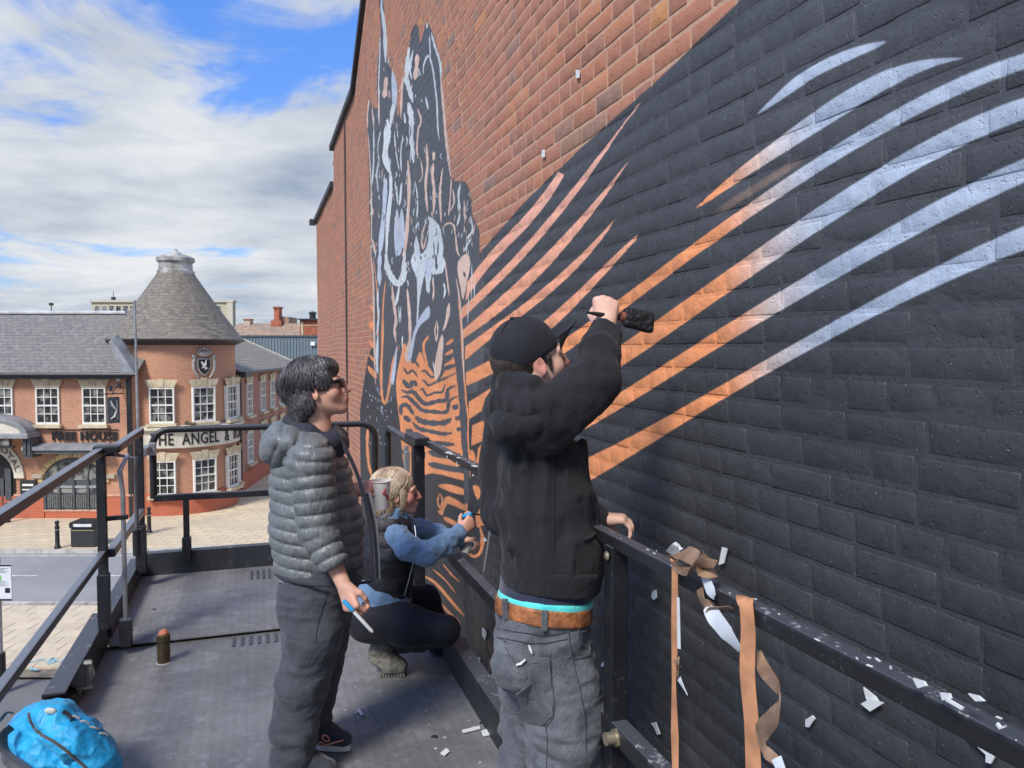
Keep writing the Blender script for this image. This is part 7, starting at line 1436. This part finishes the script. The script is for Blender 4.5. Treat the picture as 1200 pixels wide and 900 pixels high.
def tape(label, m, pts, w, tw=None, cat='tape', group='tape strips hanging from the rail', extra=None):
    base = Vector(pts[0]); t = thing('tape_strip', label, cat, base, 0, group)
    b = MB(); vs, fs = ribbon(pts, w, tw=tw); b.add(vs, fs, True); b.build('strip', m, t, fix=True); 
    for e in extra or []: b = MB(); vs, fs = ribbon(e[1], e[2], tw=e[3] if len(e) > 3 else None); b.add(vs, fs, True); b.build(e[4] if len(e) > 4 else 'fold', e[0], t)
    return t
tape('narrow orange sprayed tape strip hanging straight down nearest the post', M_TAPE, [T3(790, 655, .01), T3(791, 664), T3(791, 740), T3(790, 800), T3(791, 860), T3(792, 925)], [.011, .011, .012, .010, .013, .012], [0, .2, .1, .4, .1, .3], extra=[(M_TAPEW, [T3(795, 700, -.002), T3(796, 760, .0)], [.004, .005]), (M_TAPEB, [T3(793, 772, -.006), T3(797, 782, -.008), T3(794, 792, -.006)], [.010, .007, .010], [0, 1.5, .4]), (M_TAPEW, [T3(796, 795, -.006), T3(806, 815, -.004)], [.008, .003], [.3, .9])])
tape('broad orange sprayed tape strip hanging straight down from the rail', M_TAPE, [T3(872, 700, .02), T3(874, 706, -.002), T3(877, 740), T3(876, 790), T3(881, 850), T3(884, 925)], [.017, .018, .020, .019, .021, .021], [0, .1, .15, .05, .2, .1])
tape('curling brown tape strip looping out behind the broad orange strip', M_TAPEB, [T3(886, 765, .03), T3(897, 787, .02), T3(914, 812, .0), T3(908, 838, -.01), T3(893, 858, .0), T3(896, 878, .0), T3(911, 893, .0)], [.012, .014, .010, .016, .018, .012, .010], [0, .5, 1.2, .4, .2, .6, .3], extra=[(M_TAPEW, [T3(910, 888, -.004), T3(917, 905, -.004)], [.012, .012], [0, .3])])
tape('crumpled brown and white tape knotted over the rail between two orange strips', M_TAPEB, [T3(786, 655, -.01), T3(800, 648, -.02), T3(816, 655, -.02), T3(826, 668, -.015), T3(840, 676, .0)], [.012, .022, .018, .022, .008], [.2, 1.2, .3, 1.8, .6], extra=[(M_TAPEB, [T3(795, 664, -.02), T3(812, 668, -.03), T3(832, 655, -.02), T3(826, 650, .0)], [.016, .02, .018, .012], [.4, 1.4, .2, .9]), (M_TAPEB, [T3(820, 690, -.004), T3(826, 708, -.006), T3(838, 715, -.002), T3(856, 712, .0)], [.014, .020, .014, .006], [.3, .9, .2, .5]),
    (M_TAPEW, [T3(826, 674, -.012), T3(833, 692, -.012), T3(838, 700, -.01)], [.012, .013, .010], [.2, .1, .6]), (M_TAPEW, [T3(828, 712, -.008), T3(838, 724, -.01), T3(852, 742, -.004), T3(868, 762, .01)], [.008, .020, .021, .012], [.2, .3, .1, .3]), (M_TAPEW, [T3(786, 650, -.01), T3(793, 641, -.01), T3(798, 640, 0)], [.014, .012, .010], [.2, .7, .4])])
# white scraps stuck to the wall, the rail and the deck
def scrap(label, polys, plane, off=.004, grp='white tape scraps stuck to the wall'):
    f = (lambda u_, v_: at_x(u_, v_, WX-.006)) if plane == 'wall' else ((lambda u_, v_: at_x(u_, v_, RX-.031)) if plane == 'rail' else (lambda u_, v_: at_z(u_, v_, DECK+.003)))
    nrm = Vector((-off, 0, 0)) if plane != 'deck' else Vector((0, 0, off)); P0 = [f(u_, v_) for u_, v_ in polys[0]]; c = sum(P0, Vector())/len(P0)
    b = MB()
    for i, pl in enumerate(polys): b.prism([f(u_, v_)+nrm*(.6+1.2*i) for u_, v_ in pl], nrm)
    o = b.build('tape_scrap', M_SCR, origin=c); tag(o, label, 'tape scrap', grp)
M_SCR = mat('scrap_white', (.66, .68, .66), .6, var=.04)
for lb, pl in (('long white scrap on the dark wall just above the knotted tape', [[(848, 641), (854, 643), (850, 660), (844, 662)]]),
  ('white lozenge scrap on the dark wall between post and narrow strip', [[(766, 693), (770, 691), (771, 700), (768, 703), (765, 700)]]),
  ('hooked white scrap low between post and narrow strip', [[(764, 847), (770, 846), (775, 860), (772, 861), (768, 852)]]),
  ('tiny white triangle scrap right beside the jeans', [[(706, 778), (709, 775), (712, 780), (706, 781)]]),
  ('slim white scrap between hoodie and post', [[(710, 660), (713, 659), (714, 670), (712, 671)]]),
  ('forked white scrap on the dark wall under the sloping rail', [[(1014, 805), (1028, 816), (1032, 822), (1022, 826), (1017, 818)], [(1013, 824), (1024, 818), (1040, 823), (1024, 833)]]),
  ('small rough white scrap right of the curling brown tape', [[(946, 843), (954, 838), (957, 842), (950, 852), (946, 851)]]),
  ('bent white tick shaped scrap in the lower right corner', [[(1134, 861), (1138, 858), (1166, 881), (1160, 886)], [(1160, 884), (1166, 876), (1173, 881), (1166, 894), (1160, 892)]]),
  ('white diamond outline scrap left of the jeans on the dark wall', [[(566, 735), (569, 738), (571, 743), (569, 750), (566, 744)]]),
  ('small pale sliver low on the wall left of the jeans', [[(561, 770), (563.5, 771), (563, 778), (561, 777)]]),
  ('crinkled white scrap just above the toe board left of the jeans', [[(577, 789), (580, 793), (578, 798), (580, 803), (576, 805), (575, 797)]]),
  ('white chip on the bare red brick high above the stripes', [[(676, 82), (680, 82), (680, 91), (676.5, 92)]]),
  ('second white chip on the red brick nearer the dark paint', [[(636, 176), (639, 175), (639.5, 184), (636.5, 185)]]),
  ('white dot of tape by the lower orange ring', [[(567, 632), (569, 630), (571, 634), (568, 635)]])): scrap(lb, pl, 'wall')
for lb, pl in (('white tape rag wrapped on the rail right of centre', [[(1073, 794), (1086, 798), (1089, 803), (1079, 806)]]), ('white tape knot on the rail near the right edge', [[(1105, 811), (1116, 812), (1118, 818), (1108, 820)], [(1116, 817), (1135, 828), (1134, 831), (1115, 820)]]), ('flat white rag lying over the rail near the right edge', [[(1138, 812), (1150, 815), (1157, 821), (1147, 821)]]), ('curled white scrap under the rail at far right', [[(1172, 846), (1176, 851), (1182, 849), (1181, 852), (1175, 854), (1171, 849)]])): scrap(lb, pl, 'rail', grp='white tape scraps on the rail')
for lb, pl in (('white chip on the deck edge beside the toe board', [[(564, 858), (572, 855), (575, 862), (566, 864)]]), ('ragged white scrap on the deck below the crouching woman', [[(516, 884), (523, 878), (527, 882), (521, 887)]]), ('bent pale scrap on the deck in the middle of the floor', [[(414, 838), (421, 832), (426, 838), (423, 839), (420, 835)]]), ('thin pale strip on the deck near the toe board', [[(541, 857), (562, 852), (563, 855), (543, 860)]])): scrap(lb, pl, 'deck', grp='scraps lying on the deck')
# dried splashes on the near rail top
rr_ = random.Random(21); b = MB()
for k in range(70):
    y = rr_.uniform(.35, 4.4); x = RX+rr_.uniform(-.021, .021); s_ = rr_.uniform(.0012, .005)*(1.8 if rr_.random() < .12 else 1); z = ZT+.0262
    if 2.3 < y < 2.5: continue
    zz = ZT-.02+.01*(4.47-y)/2.12 if y > 2.35 else ZT-.01+.02*(2.35-y)/3.25
    b.box((x*1., y, zz+.0190), (s_, s_*rr_.uniform(1, 4), .0012), Matrix.Rotation(rr_.uniform(-.5, .5), 4, 'Z'))
o = b.build('paint_splash', M_SCR, lift); o['kind'] = 'stuff'
b = MB()
for k in range(15):
    y = 3.2+rr_.gauss(0, .5); s_ = rr_.uniform(.01, .03)
    zz = ZT-.02+.01*(4.47-y)/2.12
    if not 2.5 < y < 4.4: continue
    b.box((RX-.02, y, zz+.0180), (rr_.uniform(.012, .03), s_*1.6, .003), Matrix.Rotation(rr_.uniform(-.3, .3), 4, 'Z')); b.box((RX-.0265, y+.01, zz-rr_.uniform(-.01, .03)), (.002, s_*.5, rr_.uniform(.006, .03)))
o = b.build('tape_residue', M_SCR, lift); o['kind'] = 'stuff'

b = MB(); r5 = random.Random(33)              # paint crumbs and scrapes trodden into the deck
for k in range(150):
    x, y = r5.uniform(XL+.1, XR-.06), r5.uniform(2.3, 5.8); z = (EZ if y > YS else DECK)+.0012
    if abs(y-YS) < .08: continue
    if r5.random() < .6: x = XR-.05-abs(r5.gauss(0, .35))
    if x < EXL+.05: continue
    n = r5.randint(4, 6); s_ = r5.uniform(.002, .009)*(2 if r5.random() < .08 else 1); a0 = r5.uniform(0, 6); st = r5.uniform(.4, 1); ang = r5.uniform(0, 3)
    pl = []
    for i in range(n): a = a0+2*pi*i/n; rr = s_*r5.uniform(.5, 1.1); px_, py_ = rr*cos(a), rr*sin(a)*st; pl.append((x+px_*cos(ang)-py_*sin(ang), y+px_*sin(ang)+py_*cos(ang), z))
    b.prism(pl, (0, 0, .001))
o = b.build('paint_crumb', mat('crumb_pale', (.45, .45, .43), .8, var=.2, scale=20), lift); o['kind'] = 'stuff'
